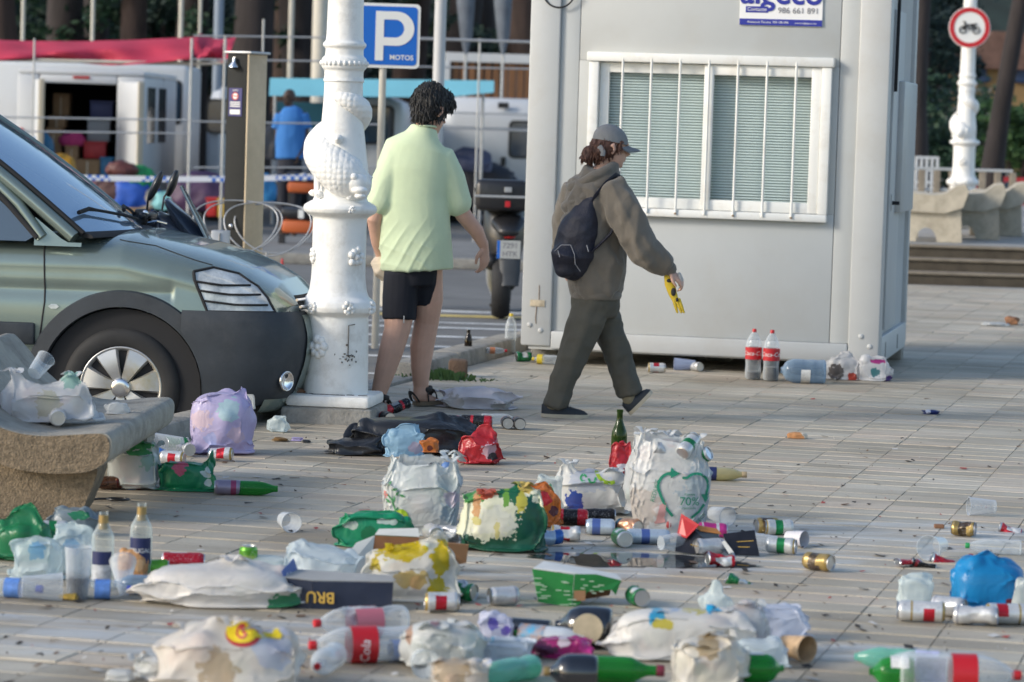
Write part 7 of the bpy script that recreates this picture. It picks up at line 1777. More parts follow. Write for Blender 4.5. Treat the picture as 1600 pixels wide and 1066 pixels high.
# ================================================================== BAGS
BW = lambda n, c=(.66, .67, .66), **k: bag_mat(n, c, **k)
film_bag('swollen pale lilac rubbish bag leaning at the kerb by the car', 342, 712, 112, 106, 3, bag_mat('lilac_film', (.56, .50, .74), transl=.25, spots=[((.04, 0, .22), .05, (.45, .62, .66)), ((-.09, 0, .17), .05, (.66, .52, .60)), ((.08, 0, .10), .035, (.62, .50, .62)), ((-.04, 0, .08), .03, (.42, .45, .72))]), depth=.85, box=.85, k=.7, peak=[(.55, 0, .12, .25)])
film_bag('white translucent bag slumped against the wheel on the near bench', 74, 662, 140, 62, 9, BW('bench_bag', (.70, .71, .70), alpha=.88, spots=[((.08, 0, .18), .035, (.35, .55, .50)), ((.0, 0, .08), .05, (.62, .60, .50))]), depth=.5, z=.355, k=1.5, peak=[(-.75, 0, .5, .4), (.35, 0, .4, .35)])
film_bag('small white bag scrap at the end of the near bench', 182, 648, 34, 20, 13, BW('white_film'), depth=.6, z=.355, sub=4, k=1.3)
film_bag('white carrier bag with green print beside the near bench', 204, 766, 84, 70, 17, bag_mat('white_green_film', (.62, .66, .64), spots=[((.0, 0, .19), (.08, 9, .022), (.10, .42, .16)), ((.03, 0, .16), (.05, 9, .012), (.10, .42, .16)), ((.07, 0, .12), .03, (.42, .62, .50))]), depth=.7, k=1.1, peak=[(0, 0, .22, .4), (.6, 0, .15, .3)])
film_bag('crushed green beer pack wrap lying beside the white green bag', 288, 768, 84, 48, 21, bag_mat('green_wrap', (.015, .22, .10), rough=.3, transl=.1, spots=[((-.02, 0, .10), .03, (.45, .10, .18)), ((.09, 0, .08), .02, (.55, .62, .58)), ((.10, 0, .04), .016, (.55, .62, .58))]), cat='wrapper', name='beer_wrap', depth=.6, k=1.8, box=.6, peak=[(.7, 0, .4, .25)])
film_bag('black rubbish bag spread on the paving behind the grey carrier bag', 640, 712, 190, 62, 25, bag_mat('black_film', (.018, .019, .022), rough=.3, transl=.02), depth=.55, k=1.3, box=.9, peak=[(.45, 0, .22, .5), (-.9, 0, -.3, .3)], slump=.12)
film_bag('thin tail of black film pulled out beside the rubbish bag', 560, 712, 90, 26, 27, MATS['black_film'], depth=.6, k=1.5, sub=4, peak=[(.5, 0, .4, .4)])
film_bag('light blue bag stuffed in the mouth of the grey carrier bag', 632, 716, 62, 50, 29, bag_mat('light_blue_film', (.38, .60, .76), spots=[((.05, 0, .05), .03, (.58, .50, .60))]), depth=.5, k=1.6, sub=5, z=.06)
film_bag('orange snack wrapper poking out of the grey carrier bag', 672, 708, 26, 22, 31, bag_mat('orange_wrap', (.50, .15, .03), rough=.3, transl=.1, spots=[((.0, 0, .02), .012, (.12, .03, .02))]), cat='wrapper', name='snack_wrapper', depth=.5, k=1.6, sub=4, z=.13)
grey = sack('grey white carrier bag with leaf print standing full of rubbish', 656, 838, 132, 130, 5, BW('greywhite_film', (.60, .63, .62), transl=.2, spots=[((.13, 0, .10), .05, (.40, .50, .56)), ((.10, 0, .20), .045, (.48, .55, .56)), ((.12, 0, .15), .03, (.52, .48, .58))]), depth=.8, k=1.15, rim=.14, ears=((20, .10, .3), (120, .05, .6)), lean=.0)
film_bag('crumpled inner liner showing inside the grey carrier bag', 650, 822, 100, 96, 33, BW('white_film'), depth=.7, k=1.0)
mb = MB(); ribbon([(-.135, .16), (-.115, .14), (-.10, .10), (-.11, .06), (-.10, .03)], .006, mb)
for (x, z, a) in ((-.13, .19, 60), (-.115, .175, 20), (-.10, .155, 50), (-.085, .16, -20), (-.105, .13, 90), (-.12, .125, 140), (-.10, .09, 60), (-.115, .075, 110)): ribbon([(x, z), (x + .012 * math.cos(R(a)), z + .012 * math.sin(R(a))), (x + .024 * math.cos(R(a)), z + .024 * math.sin(R(a)))], [.002, .011, .002], mb)
decal(grey, mb, mat('print_green', (.05, .22, .08), .5)); decal(grey, ribbon(arc(-.075, .05, .024, 0, 360, 24, .045), .018), mat('print_lime', (.30, .45, .02), .5)); mb = MB()
for k in range(5): a = k * 72; ribbon([(-.145, .155), (-.145 + .014 * math.cos(R(a)), .155 + .014 * math.sin(R(a)))], [.003, .012], mb)
decal(grey, mb, mat('print_rose', (.50, .16, .14), .5))
film_bag('crumpled green mesh beer pack lying against the grey carrier bag', 586, 856, 118, 56, 37, bag_mat('green_pack', (.01, .26, .12), rough=.35, transl=.15, spots=[((-.09, 0, .08), (.03, 9, .014), (.42, .50, .44)), ((.04, 0, .10), (.05, 9, .010), (.45, .55, .5)), ((-.02, 0, .05), .03, (.01, .15, .06))]), cat='wrapper', name='beer_wrap', depth=.5, k=1.3, box=.6)
fruit = film_bag('printed shopping bag with fruit and vegetable pictures and green base', 784, 864, 140, 106, 41, bag_mat('fruit_print', (.74, .72, .52), transl=.08, rough=.35, spots=[
    ((0, 0, .0), (.5, 9, .055), (.008, .085, .045)), ((.115, 0, .09), (.075, 9, .12), (.006, .10, .055)), ((-.03, 0, .12), (.075, 9, .055), (.74, .74, .62)), ((-.12, 0, .23), (.05, 9, .05), (.05, .26, .05)), ((-.06, 0, .245), (.06, 9, .04), (.52, .10, .05)), ((-.07, 0, .285), (.08, 9, .014), (.58, .30, .10)), ((.03, 0, .235), (.055, 9, .04), (.008, .13, .06)),
    ((.05, 0, .27), .025, (.62, .55, .12)), ((.085, 0, .25), .028, (.58, .42, .10)), ((.06, 0, .29), .018, (.58, .40, .48)), ((.01, 0, .205), (.014, 9, .035), (.16, .36, .05)), ((-.10, 0, .17), (.016, 9, .05), (.58, .30, .12)), ((.07, 0, .19), (.018, 9, .04), (.62, .55, .08)), ((-.1, 0, .12), .016, (.62, .56, .22)), ((-.02, 0, .09), (.012, 9, .03), (.62, .58, .25))]), depth=.62, k=.75, box=.7, peak=[(.25, 0, .06, .5)])
film_bag('orange red snack bag beside the printed fruit bag', 852, 826, 50, 66, 43, bag_mat('orange_red_wrap', (.48, .13, .02), rough=.25, transl=.05, spots=[((-.01, 0, .12), .03, (.42, .02, .03)), ((.03, 0, .07), .02, (.10, .03, .04)), ((-.02, 0, .07), .02, (.60, .38, .02))]), cat='wrapper', name='snack_wrapper', depth=.4, k=1.6, sub=5, lean=-.2)
film_bag('clear crinkled film tucked behind the fruit bag', 856, 810, 44, 66, 45, bag_mat('clear_film', (.62, .68, .66), alpha=.55, transl=.2, spots=[((0, 0, .12), .02, (.05, .35, .16))]), cat='film', depth=.5, k=1.8, sub=4)
film_bag('red and pink plastic bag on the paving behind fruit bag', 750, 726, 64, 48, 47, bag_mat('red_pink_film', (.52, .03, .04), rough=.3, transl=.2, spots=[((.04, 0, .07), .035, (.62, .40, .46)), ((.06, 0, .04), .02, (.05, .04, .05))]), depth=.7, k=1.5, box=.7, peak=[(.1, 0, .3, .3)])
w2 = film_bag('white carrier bag with green lettering left of the recycling bag', 925, 806, 118, 72, 51, bag_mat('white_blue_film', (.68, .68, .65), transl=.2, spots=[((-.075, 0, .055), (.035, 9, .05), (.03, .08, .38)), ((-.02, 0, .14), (.08, 9, .04), (.58, .62, .68))]), depth=.7, k=1.0, box=.8, peak=[(-.6, 0, .28, .3), (.5, 0, .05, .5)])
mb = MB(); ribbon(arc(-.04, .155, .012, 20, 300, 12), .007, mb); ribbon(arc(-.005, .155, .014, 180, 380, 12), .008, mb); decal(w2, mb, mat('print_deep_green', (.03, .30, .10), .5)); decal(w2, ribbon(arc(.07, .20, .06, 200, 290, 14), .014), mat('print_lime', (.30, .45, .02), .5))
film_bag('red and black snack packet beside the green wine bottle', 968, 790, 34, 92, 53, bag_mat('red_black_wrap', (.45, .02, .03), rough=.25, transl=.05, spots=[((.0, 0, .12), (.05, 9, .018), (.04, .03, .05)), ((.01, 0, .17), (.03, 9, .01), (.62, .55, .58)), ((-.01, 0, .08), .02, (.05, .05, .12))]), cat='wrapper', name='snack_wrapper', depth=.6, k=1.6, sub=5)
# the tall recycling bag
hero = sack('tall translucent carrier bag with green heart of arrows full of cans', 1046, 836, 138, 158, 8, BW('hero_film', (.68, .68, .66), transl=.25, spots=[((.12, 0, .12), (.08, 9, .16), (.55, .62, .66)), ((-.12, 0, .10), (.07, 9, .08), (.66, .60, .54))], alpha=.94), depth=.72, k=.9, rim=.07, ears=((140, .12, .6), (60, .06, .5)))
ch = MATS.get('print_teal') or mat('print_teal', (.01, .22, .13), .5); mb = MB(); cx, cz = .055, .165
ribbon(arc(cx - .055, cz + .03, .052, 90, 200, 14) + [(cx - .09, cz - .02), (cx - .07, cz - .06), (cx - .045, cz - .09)], .011, mb); ribbon([(cx - .055, cz + .105), (cx - .055, cz + .082), (cx - .028, cz + .082)], [.001, .03, .001], mb); mb.add([(cx - .058, 0, cz + .10), (cx - .02, 0, cz + .082), (cx - .058, 0, cz + .062)], [(0, 1, 2)])
ribbon([(cx - .012, cz + .065)] + arc(cx + .045, cz + .035, .048, 140, -10, 16) + [(cx + .085, cz - .01)], .010, mb); mb.add([(cx + .066, 0, cz - .0), (cx + .104, 0, cz + .002), (cx + .084, 0, cz - .035)], [(0, 1, 2)]); ribbon([(cx + .08, cz - .04), (cx + .06, cz - .07), (cx + .03, cz - .095)], .010, mb)
decal(hero, mb, ch, 'arrow_print'); mb = MB(); text_mb('70%', .048, M=XZ(cx + .02, cz - .03), mb=mb); text_mb('menos', .016, M=XZ(cx + .02, cz + .0), mb=mb); text_mb('reciclado', .015, M=XZ(cx + .02, cz - .055), mb=mb); text_mb('REDUCE', .024, M=XZ(cx - .118, cz + .01, R(78)), mb=mb); text_mb('RECICLA', .022, M=XZ(cx + .08, cz - .085, R(50)), mb=mb); decal(hero, mb, ch, 'lettering', step=.02)
mb = MB(); ribbon([(-.05, .05), (-.035, .08), (-.03, .115), (-.02, .13)], [.012, .03, .026, .008], mb); ribbon([(-.06, .045), (-.02, .06)], [.01, .02], mb); decal(hero, mb, mat('stain_pink', (.58, .30, .28), .5), 'stain')
film_bag('crumpled white bag stuffed into the top of the recycling bag', 1022, 806, 92, 128, 55, BW('white_film'), depth=.6, k=1.0, z=.02)
for k, (u, v, yw, stl, lab, zz) in enumerate(((1036, 728, 200, 'silver', 'silver can end peeping out of the recycling bag', .29), (1056, 727, -70, 'green', 'green can between others atop the recycling bag', .285), (1072, 722, 60, 'silvergreen', 'upper can leaning out of the recycling bag', .32), (1088, 735, -30, 'green', 'green can at the right rim of recycling bag', .27))):
    p = G(1046, 836); s = px_m(1046, 836); can(lab, 1046 + 0, 836, yw, stl, z=0, pitch=30, group='cans in the recycling bag'); o = bpy.data.objects[[q.name for q in bpy.data.objects if q.get('label') == lab][0]]; mx_ = o.matrix_basis.copy(); mx_.translation += V(((u - 1046) * s, .02 + .03 * (k % 2), zz - .03)); o.matrix_basis = mx_
# flat and foreground bags
long_ = film_bag('long white carrier bag lying flat beside the dark blue box', 338, 950, 252, 66, 61, bag_mat('offwhite_film', (.70, .67, .63), transl=.2, spots=[((.22, 0, .02), (.05, 9, .03), (.05, .26, .12))]), depth=.5, k=1.0, box=.9, peak=[(.1, 0, .25, .4), (-.8, 0, -.1, .4)])
film_bag('clear bag with yellow print heaped behind the dark blue box', 640, 942, 146, 84, 65, bag_mat('clear_yellow_film', (.70, .69, .64), alpha=.72, transl=.25, spots=[((-.03, 0, .17), (.10, 9, .03), (.62, .48, .01)), ((.10, 0, .15), (.03, 9, .06), (.62, .48, .01)), ((.09, 0, .05), (.03, 9, .04), (.62, .50, .02)), ((.0, 0, .08), (.06, 9, .03), (.62, .48, .20)), ((-.12, 0, .12), .02, (.60, .46, .03))]), depth=.6, k=1.5, peak=[(.35, 0, .3, .5)])
film_bag('pale blue clear film heap left of the brown carton', 500, 912, 118, 56, 67, bag_mat('bluish_clear_film', (.58, .66, .76), alpha=.62, transl=.25), depth=.6, k=1.8, peak=[(-.4, 0, .25, .4)], cat='film')
film_bag('frosted film lying flat behind the long white bag', 412, 900, 80, 32, 68, bag_mat('frost_film', (.62, .70, .74), alpha=.6, transl=.25), depth=.8, k=1.0, cat='film', sub=4)
gbag = film_bag('cream carrier bag with yellow and red round logo in the foreground', 352, 1082, 226, 100, 71, bag_mat('cream_film', (.68, .64, .58), transl=.25, spots=[((.13, 0, .12), (.05, 9, .05), (.62, .66, .76)), ((-.02, 0, .06), (.05, 9, .06), (.52, .42, .30))]), depth=.6, k=1.0, box=.8, peak=[(-.15, 0, .25, .4), (.5, 0, .02, .4)])
decal(gbag, MB().add([(.045 + .052 * math.cos(a), 0, .165 + .034 * math.sin(a)) for a in [2 * math.pi * k / 24 for k in range(24)]], [tuple(range(24))]), mat('logo_red', (.42, .03, .04), .5), 'logo_border', .003); decal(gbag, MB().add([(.04 + .046 * math.cos(a), 0, .17 + .028 * math.sin(a)) for a in [2 * math.pi * k / 24 for k in range(24)]], [tuple(range(24))]), mat('logo_yellow', (.66, .50, .01), .5), 'logo', .006); decal(gbag, ribbon(arc(.04, .17, .014, 40, 340, 14) + [(.053, .169), (.042, .169)], .006), MATS['logo_red'], 'lettering', .009); decal(gbag, ribbon([(.07, .175), (.115, .17), (.15, .155)], [.03, .034, .012]), MATS['logo_yellow'], 'logo', .0065)  # red ellipse is the printed border behind the yellow logo
film_bag('pale flattened white bag at the lower edge beside the logo bag', 262, 1062, 110, 40, 73, BW('white_film'), depth=.7, k=.8, sub=5); film_bag('scrunched white tissue near the lower edge of paving', 186, 1066, 42, 20, 74, BW('white_film'), cat='tissue', name='tissue', depth=.8, sub=4)
film_bag('large dirty white bag with blue and yellow print lying in the foreground', 1062, 1034, 222, 84, 77, bag_mat('blue_yellow_film', (.70, .68, .64), transl=.2, spots=[((-.07, 0, .13), (.025, 9, .02), (.05, .42, .68)), ((-.05, 0, .115), (.03, 9, .016), (.60, .50, .05)), ((.05, 0, .16), (.05, 9, .016), (.62, .52, .06)), ((.095, 0, .17), (.035, 9, .022), (.03, .42, .72)), ((-.02, 0, .155), (.03, 9, .01), (.45, .55, .7))]), depth=.5, k=.9, box=.85, peak=[(.5, 0, .12, .5), (-.7, 0, -.12, .4)])
film_bag('rounded white bag at the end of the blue and yellow one', 1160, 1026, 92, 82, 79, BW('white_film'), depth=.8, k=.9, box=.75); film_bag('bluish clear film ball behind the rounded white bag', 1215, 1002, 98, 58, 81, bag_mat('violet_clear_film', (.56, .60, .74), alpha=.7, transl=.25), depth=.7, k=1.8, cat='film'); film_bag('pointed clear film scrap above the blue and yellow bag', 1120, 962, 44, 34, 83, MATS['frost_film'], depth=.6, k=1.6, sub=4, cat='film', peak=[(-.1, 0, .5, .4)])
film_bag('dusty bluish film lump beside the orange cup', 1188, 1046, 84, 48, 85, MATS['bluish_clear_film'], depth=.8, k=1.4, cat='film'); film_bag('cream bag with a brown stained fold at the lower edge', 1105, 1078, 118, 84, 87, bag_mat('cream_stain_film', (.68, .64, .56), transl=.2, spots=[((.0, 0, .13), (.03, 9, .04), (.46, .36, .22))]), depth=.8, k=1.2, peak=[(.3, 0, .2, .4)])
film_bag('dirty white bag with faded red print in the centre foreground', 690, 1048, 138, 78, 89, bag_mat('dirty_white_film', (.64, .65, .62), transl=.2, spots=[((-.02, 0, .15), .016, (.58, .30, .28)), ((-.10, 0, .10), (.01, 9, .03), (.48, .30, .20)), ((.0, 0, .06), (.06, 9, .04), (.46, .48, .46))]), depth=.75, k=1.0, box=.8); film_bag('cream flattened bag at the lower edge below the red print bag', 716, 1086, 96, 56, 91, MATS['cream_film'], depth=.8, k=.8)
film_bag('clear film with violet print beside the dark can in the foreground', 775, 1010, 56, 52, 93, bag_mat('violet_print_film', (.56, .58, .70), alpha=.75, transl=.25, spots=[((-.01, 0, .07), (.018, 9, .02), (.12, .10, .45)), ((.03, 0, .05), (.016, 9, .014), (.14, .10, .45))]), depth=.7, k=1.5, cat='film'); film_bag('pale film box wrap with light blue strip in the foreground', 790, 1036, 84, 40, 94, bag_mat('paleblue_strip_film', (.60, .65, .70), alpha=.85, transl=.25, spots=[((-.06, 0, .07), (.03, 9, .012), (.20, .50, .66))]), depth=.6, k=1.3, box=.55, cat='film')
film_bag('magenta and purple crisp packet in the foreground litter', 880, 1030, 92, 34, 95, bag_mat('magenta_wrap', (.34, .02, .14), rough=.25, transl=.05, spots=[((.07, 0, .04), (.03, 9, .02), (.58, .04, .26)), ((-.06, 0, .03), (.04, 9, .02), (.10, .02, .06)), ((.0, 0, .05), .016, (.60, .50, .55))]), cat='wrapper', name='snack_wrapper', depth=.6, k=1.7)
film_bag('bright blue knotted rubbish bag at the right edge', 1548, 958, 126, 84, 97, bag_mat('bright_blue_film', (.015, .27, .60), rough=.32, transl=.3, spots=[((.06, 0, .04), .012, (.30, .03, .05))]), depth=.8, k=.8, box=.9, peak=[(-.05, -.2, .22, .45)]); film_bag('clear film scrap above the beer cans beside blue bag', 1432, 948, 54, 50, 98, MATS['frost_film'], depth=.6, k=1.7, sub=4, cat='film')
film_bag('white bag with a green edge at the right border of photo', 1598, 962, 30, 54, 99, MATS['white_green_film'], depth=.6, k=1.3, sub=4)
film_bag('green bag heap beside the near bench legs', 34, 878, 100, 62, 101, bag_mat('green_thin_film', (.02, .25, .10), alpha=.85, transl=.3, rough=.25), depth=.6, k=1.3, peak=[(.0, 0, .4, .4)]); film_bag('grey blue printed film heap under the near bench edge', 112, 838, 74, 46, 103, bag_mat('grey_blue_film', (.24, .30, .34), alpha=.9, transl=.2, spots=[((.03, 0, .08), (.04, 9, .016), (.02, .20, .10)), ((-.05, 0, .06), .014, (.55, .58, .6))]), depth=.6, k=1.7, cat='film')
film_bag('clear crinkled bag heaped left of the rum bottle', 110, 900, 76, 76, 105, bag_mat('sky_clear_film', (.58, .68, .80), alpha=.55, transl=.3, spots=[((.0, 0, .10), (.03, 9, .03), (.25, .48, .72)), ((-.03, 0, .19), .008, (.03, .16, .5))]), depth=.7, k=1.4, peak=[(.1, 0, .2, .5)], cat='film'); film_bag('second clear crinkled bag in the near corner heap', 56, 906, 84, 66, 107, MATS['sky_clear_film'], depth=.7, k=1.7, cat='film')
film_bag('white bag with dark contents against the cabin corner', 1318, 594, 56, 38, 109, bag_mat('white_dark_film', (.66, .66, .66), alpha=.9, spots=[((-.05, 0, .05), .05, (.12, .11, .11)), ((.06, 0, .02), .03, (.55, .08, .05))]), depth=.7, k=1.4, peak=[(.1, 0, .2, .4)]); film_bag('white bag with pink and teal print at the cabin corner', 1366, 596, 54, 40, 111, bag_mat('pink_teal_film', (.70, .70, .70), spots=[((.02, 0, .13), (.05, 9, .014), (.50, .04, .25)), ((.0, 0, .06), .03, (.08, .26, .28)), ((.1, 0, .01), .03, (.12, .06, .28))]), depth=.7, k=1.2)
cloth = film_bag('white and grey checked shirt crumpled on the ground by the sandals', 742, 640, 112, 34, 113, bag_mat('shirt_cloth', (.60, .57, .60), rough=.9, transl=.05, spots=[((-.12, 0, .03), (.06, 9, .05), (.50, .46, .43)), ((.15, 0, .02), (.05, 9, .03), (.46, .45, .44))]), cat='shirt', name='crumpled_shirt', depth=.7, k=2.0, box=.8, slump=.1)
STR = mat('striped_cloth', (.30, .31, .32), .9, var=.3, vscale=30, stretch=(.3, 1, 3)); film_bag('grey striped cloth lying under the car nose beside lamp base', 456, 600, 60, 54, 115, STR, cat='cloth', name='rag', depth=.8, k=1.2, sub=4); film_bag('brown paper bag crushed against the lamp base', 450, 634, 56, 28, 117, mat('brown_paper', (.26, .13, .07), .85, var=.2, vscale=15), cat='paper bag', name='paper_bag', depth=.6, k=1.6, sub=4, z=.08)
film_bag('blue plastic scrap on the kerb before the car bumper', 406, 630, 42, 12, 119, bag_mat('blue_scrap', (.02, .16, .55), transl=.1), cat='scrap', name='plastic_scrap', depth=.6, k=1.6, sub=4, z=.1); film_bag('pale food carton poking from behind the lilac bag', 384, 640, 26, 24, 121, BW('white_film'), cat='carton', name='food_carton', depth=.5, k=.8, box=.4, sub=4, z=.1); film_bag('small clear film knot on paving beside the crushed teal can', 434, 676, 30, 26, 123, MATS['frost_film'], cat='film', depth=.7, k=1.7, sub=4)

# ================================================================== CARTONS
NAVY = mat('navy_card', (.010, .018, .045), .5, var=.2, vscale=8, dirt=(.05, .055, .07), dscale=9, damount=.4); KRAFT = mat('kraft_inside', (.24, .105, .045), .85, var=.15, vscale=8); KRAFTL = mat('kraft_light', (.34, .18, .09), .85, var=.15, vscale=8); GCARD = mat('green_card', (.015, .20, .04), .5, var=.12, vscale=9); CGREY = mat('grey_card', (.34, .34, .33), .8, var=.1, vscale=8); WCARD = mat('white_card', (.66, .66, .63), .7, var=.06, vscale=10)
s = px_m(530, 952); p = G(530, 952); bx = thing('gift_box', 'flattened dark blue bottle box with upside down gold lettering', 'box', (p.x, p.y, 0), R(-3)); w1, w0 = .085, -.092; L0, L1 = (440 - 530) * s, (612 - 530) * s; hb = 46 * s
board([(L0, 0, 0), (L0 + .10, -.012, 0), (L0 + .10, -.012, hb - .006), (L0, 0, hb)], -.004).build('front_panel', NAVY, bx); board([(L0 + .101, -.012, 0), (L1, 0, 0), (L1 + .004, 0, hb - .002), (L0 + .101, -.012, hb - .006)], -.004).build('front_panel', NAVY, bx)
board([(L0, .002, hb), (L0 + .10, -.01, hb - .005), (L1 + .004, .002, hb - .001), (L1 - .01, .11, hb + .004), (L0 + .03, .11, hb + .012)], .003).build('top_panel', CGREY, bx); board([(L1, .002, 0), (L1 - .012, .11, 0), (L1 - .01, .11, hb), (L1 + .003, .002, hb - .002)], -.003).build('end_panel', NAVY, bx); board([(L0 + .002, .004, hb + .001), (L0 + .035, .11, hb + .012), (L0 + .02, .11, hb + .05), (L0 - .006, .004, hb + .02)], .002).build('end_flap', mat('blue_card', (.03, .08, .30), .5), bx)
text_mb('BRU', .052, M=frame((L0 + .128, -.0195, hb * .42), (-1, .08, 0), (0, 0, -1)), bold=.001).build('lettering', mat('gold_print', (.50, .32, .06), .4), bx)
p = G(604, 896); s = px_m(604, 896); ct = thing('cardboard_box', 'torn open brown beer carton with white outside behind blue box', 'carton', (p.x, p.y, 0), R(4))
board([(-.06, .02, 0), (.10, .03, 0), (.115, .05, .125), (-.045, .04, .13)], .003).build('inner_panel', KRAFT, ct); board([(-.06, .02, 0), (-.045, .04, .13), (-.11, .02, .105), (-.17, -.02, .03), (-.16, -.03, 0)], .003).build('side_flap', WCARD, ct); board([(.10, .03, 0), (.115, .05, .11), (.19, .02, .115), (.20, -.01, .05), (.16, -.02, .0)], .003).build('side_flap', WCARD, ct); board([(.12, .02, .10), (.20, -.01, .115), (.29, .0, .108), (.285, .03, .04), (.22, .05, .02)], .003).build('loose_flap', KRAFTL, ct); board([(-.045, .042, .131), (.115, .052, .126), (.11, .07, .155), (-.03, .06, .15)], .003).build('top_flap', WCARD, ct)
board([(-.015, -.03, .03), (.085, -.02, .03), (.075, .0, .085), (.0, -.01, .088)], .003).build('green_panel', GCARD, ct)
# green carton tray
p = G(900, 946); tr_ = thing('carton_tray', 'torn green beer carton tray standing on edge near puddle', 'carton', (p.x, p.y, 0), R(2)); k = px_m(900, 946)
def tq(u, v, y=0.0): return V(((u - 900) * k, y, (946 + .031 * (u - 900) - v) * k))
board([tq(842, 941), tq(893, 948, -.01), tq(895, 897, -.012), tq(831, 889)], -.003).build('front_panel', GCARD, tr_); board([tq(894, 948, -.01), tq(905, 944, -.008), tq(918, 924, -.004), tq(955, 922, .004), tq(962, 931, .01), tq(970, 908, .012), tq(930, 897, -.003), tq(896, 896, -.012)], -.003).build('front_panel', GCARD, tr_)
board([tq(831, 888.5, .003), tq(896, 896, -.009), tq(970, 907.5, .014), tq(964, 905, .11), tq(850, 885, .12)], .003).build('tray_floor', WCARD, tr_); board([tq(842, 941, .004), tq(831, 889, .004), tq(850, 886, .12), tq(858, 936, .12)], .003).build('side_panel', GCARD, tr_); board([tq(905, 945, .10), tq(955, 938, .11), tq(963, 906, .11), tq(900, 897, .10)], .003).build('rear_panel', KRAFT, tr_)
board([tq(896, 938, -.013), tq(914, 938, -.011), tq(914, 922, -.011), tq(896, 922, -.013)], -.002).build('torn_patch', KRAFTL, tr_); mb = MB(); rg = random.Random(5)
for (u0, v0, n_, sz) in ((840, 915, 7, .009), (868, 905, 4, .012), (878, 925, 4, .014), (836, 896, 3, .016), (925, 906, 4, .010), (908, 903, 5, .007)):
    for i in range(n_): pt = tq(u0 + rg.uniform(0, 16), v0 + rg.uniform(0, 20), -.0165 if u0 < 890 else -.0185); mb.box(pt - V((sz * rg.uniform(.5, 1.4), .0008, .0016)), pt + V((sz, .0008, .0016)))
mb.build('printed_lines', mat('print_pale', (.40, .52, .38), .6), tr_)
# black torn box with red flap
p = G(1128, 868); bb = thing('torn_box', 'torn glossy black packaging box beside the recycling bag', 'box', (p.x, p.y, 0), 0); k = px_m(1128, 868); BKC = mat('black_card', (.014, .014, .018), .35, var=.3, vscale=20)
def bq(u, v, y=0.0): return V(((u - 1128) * k, y, max(.002, (868 + .031 * (u - 1128) - v) * k)))
for nm, pts, m_ in (('panel', [bq(1055, 862, .0), (bq(1092, 868, -.02)), bq(1108, 850, .0), bq(1080, 828, .05), bq(1058, 838, .05)], BKC), ('panel', [bq(1080, 828, .05), bq(1108, 850, .0), bq(1138, 866, -.02), bq(1122, 838, .05)], mat('slate_card', (.05, .065, .08), .4)), ('panel', [bq(1140, 866, -.02), bq(1186, 868, -.02), bq(1180, 833, .08), bq(1130, 838, .06)], BKC), ('red_flap', [bq(1058, 838, .04), bq(1072, 842, .01), bq(1092, 822, .03), bq(1064, 806, .06)], mat('red_card', (.50, .03, .03), .4)), ('white_edge', [bq(1126, 846, -.02), bq(1131, 843, -.02), bq(1146, 862, -.03), bq(1139, 865, -.03)], WCARD), ('orange_flap', [bq(1082, 822, .05), bq(1094, 832, .04), bq(1128, 838, .05), bq(1120, 830, .07)], mat('orange_card', (.50, .20, .05), .4))): board(pts, .003).build(nm, m_, bb)
mb = MB()
mb = None
for (a, b) in (((1078, 852), (1102, 860)), ((1150, 848), (1176, 846)), ((1152, 856), (1170, 856))): MB().tube([bq(*a, -.018) + V((0, 0, .006)), bq(*b, -.026) + V((0, 0, .006))], .0015, 4).build('gold_line', mat('gold_print', (.50, .32, .06), .4), bb)

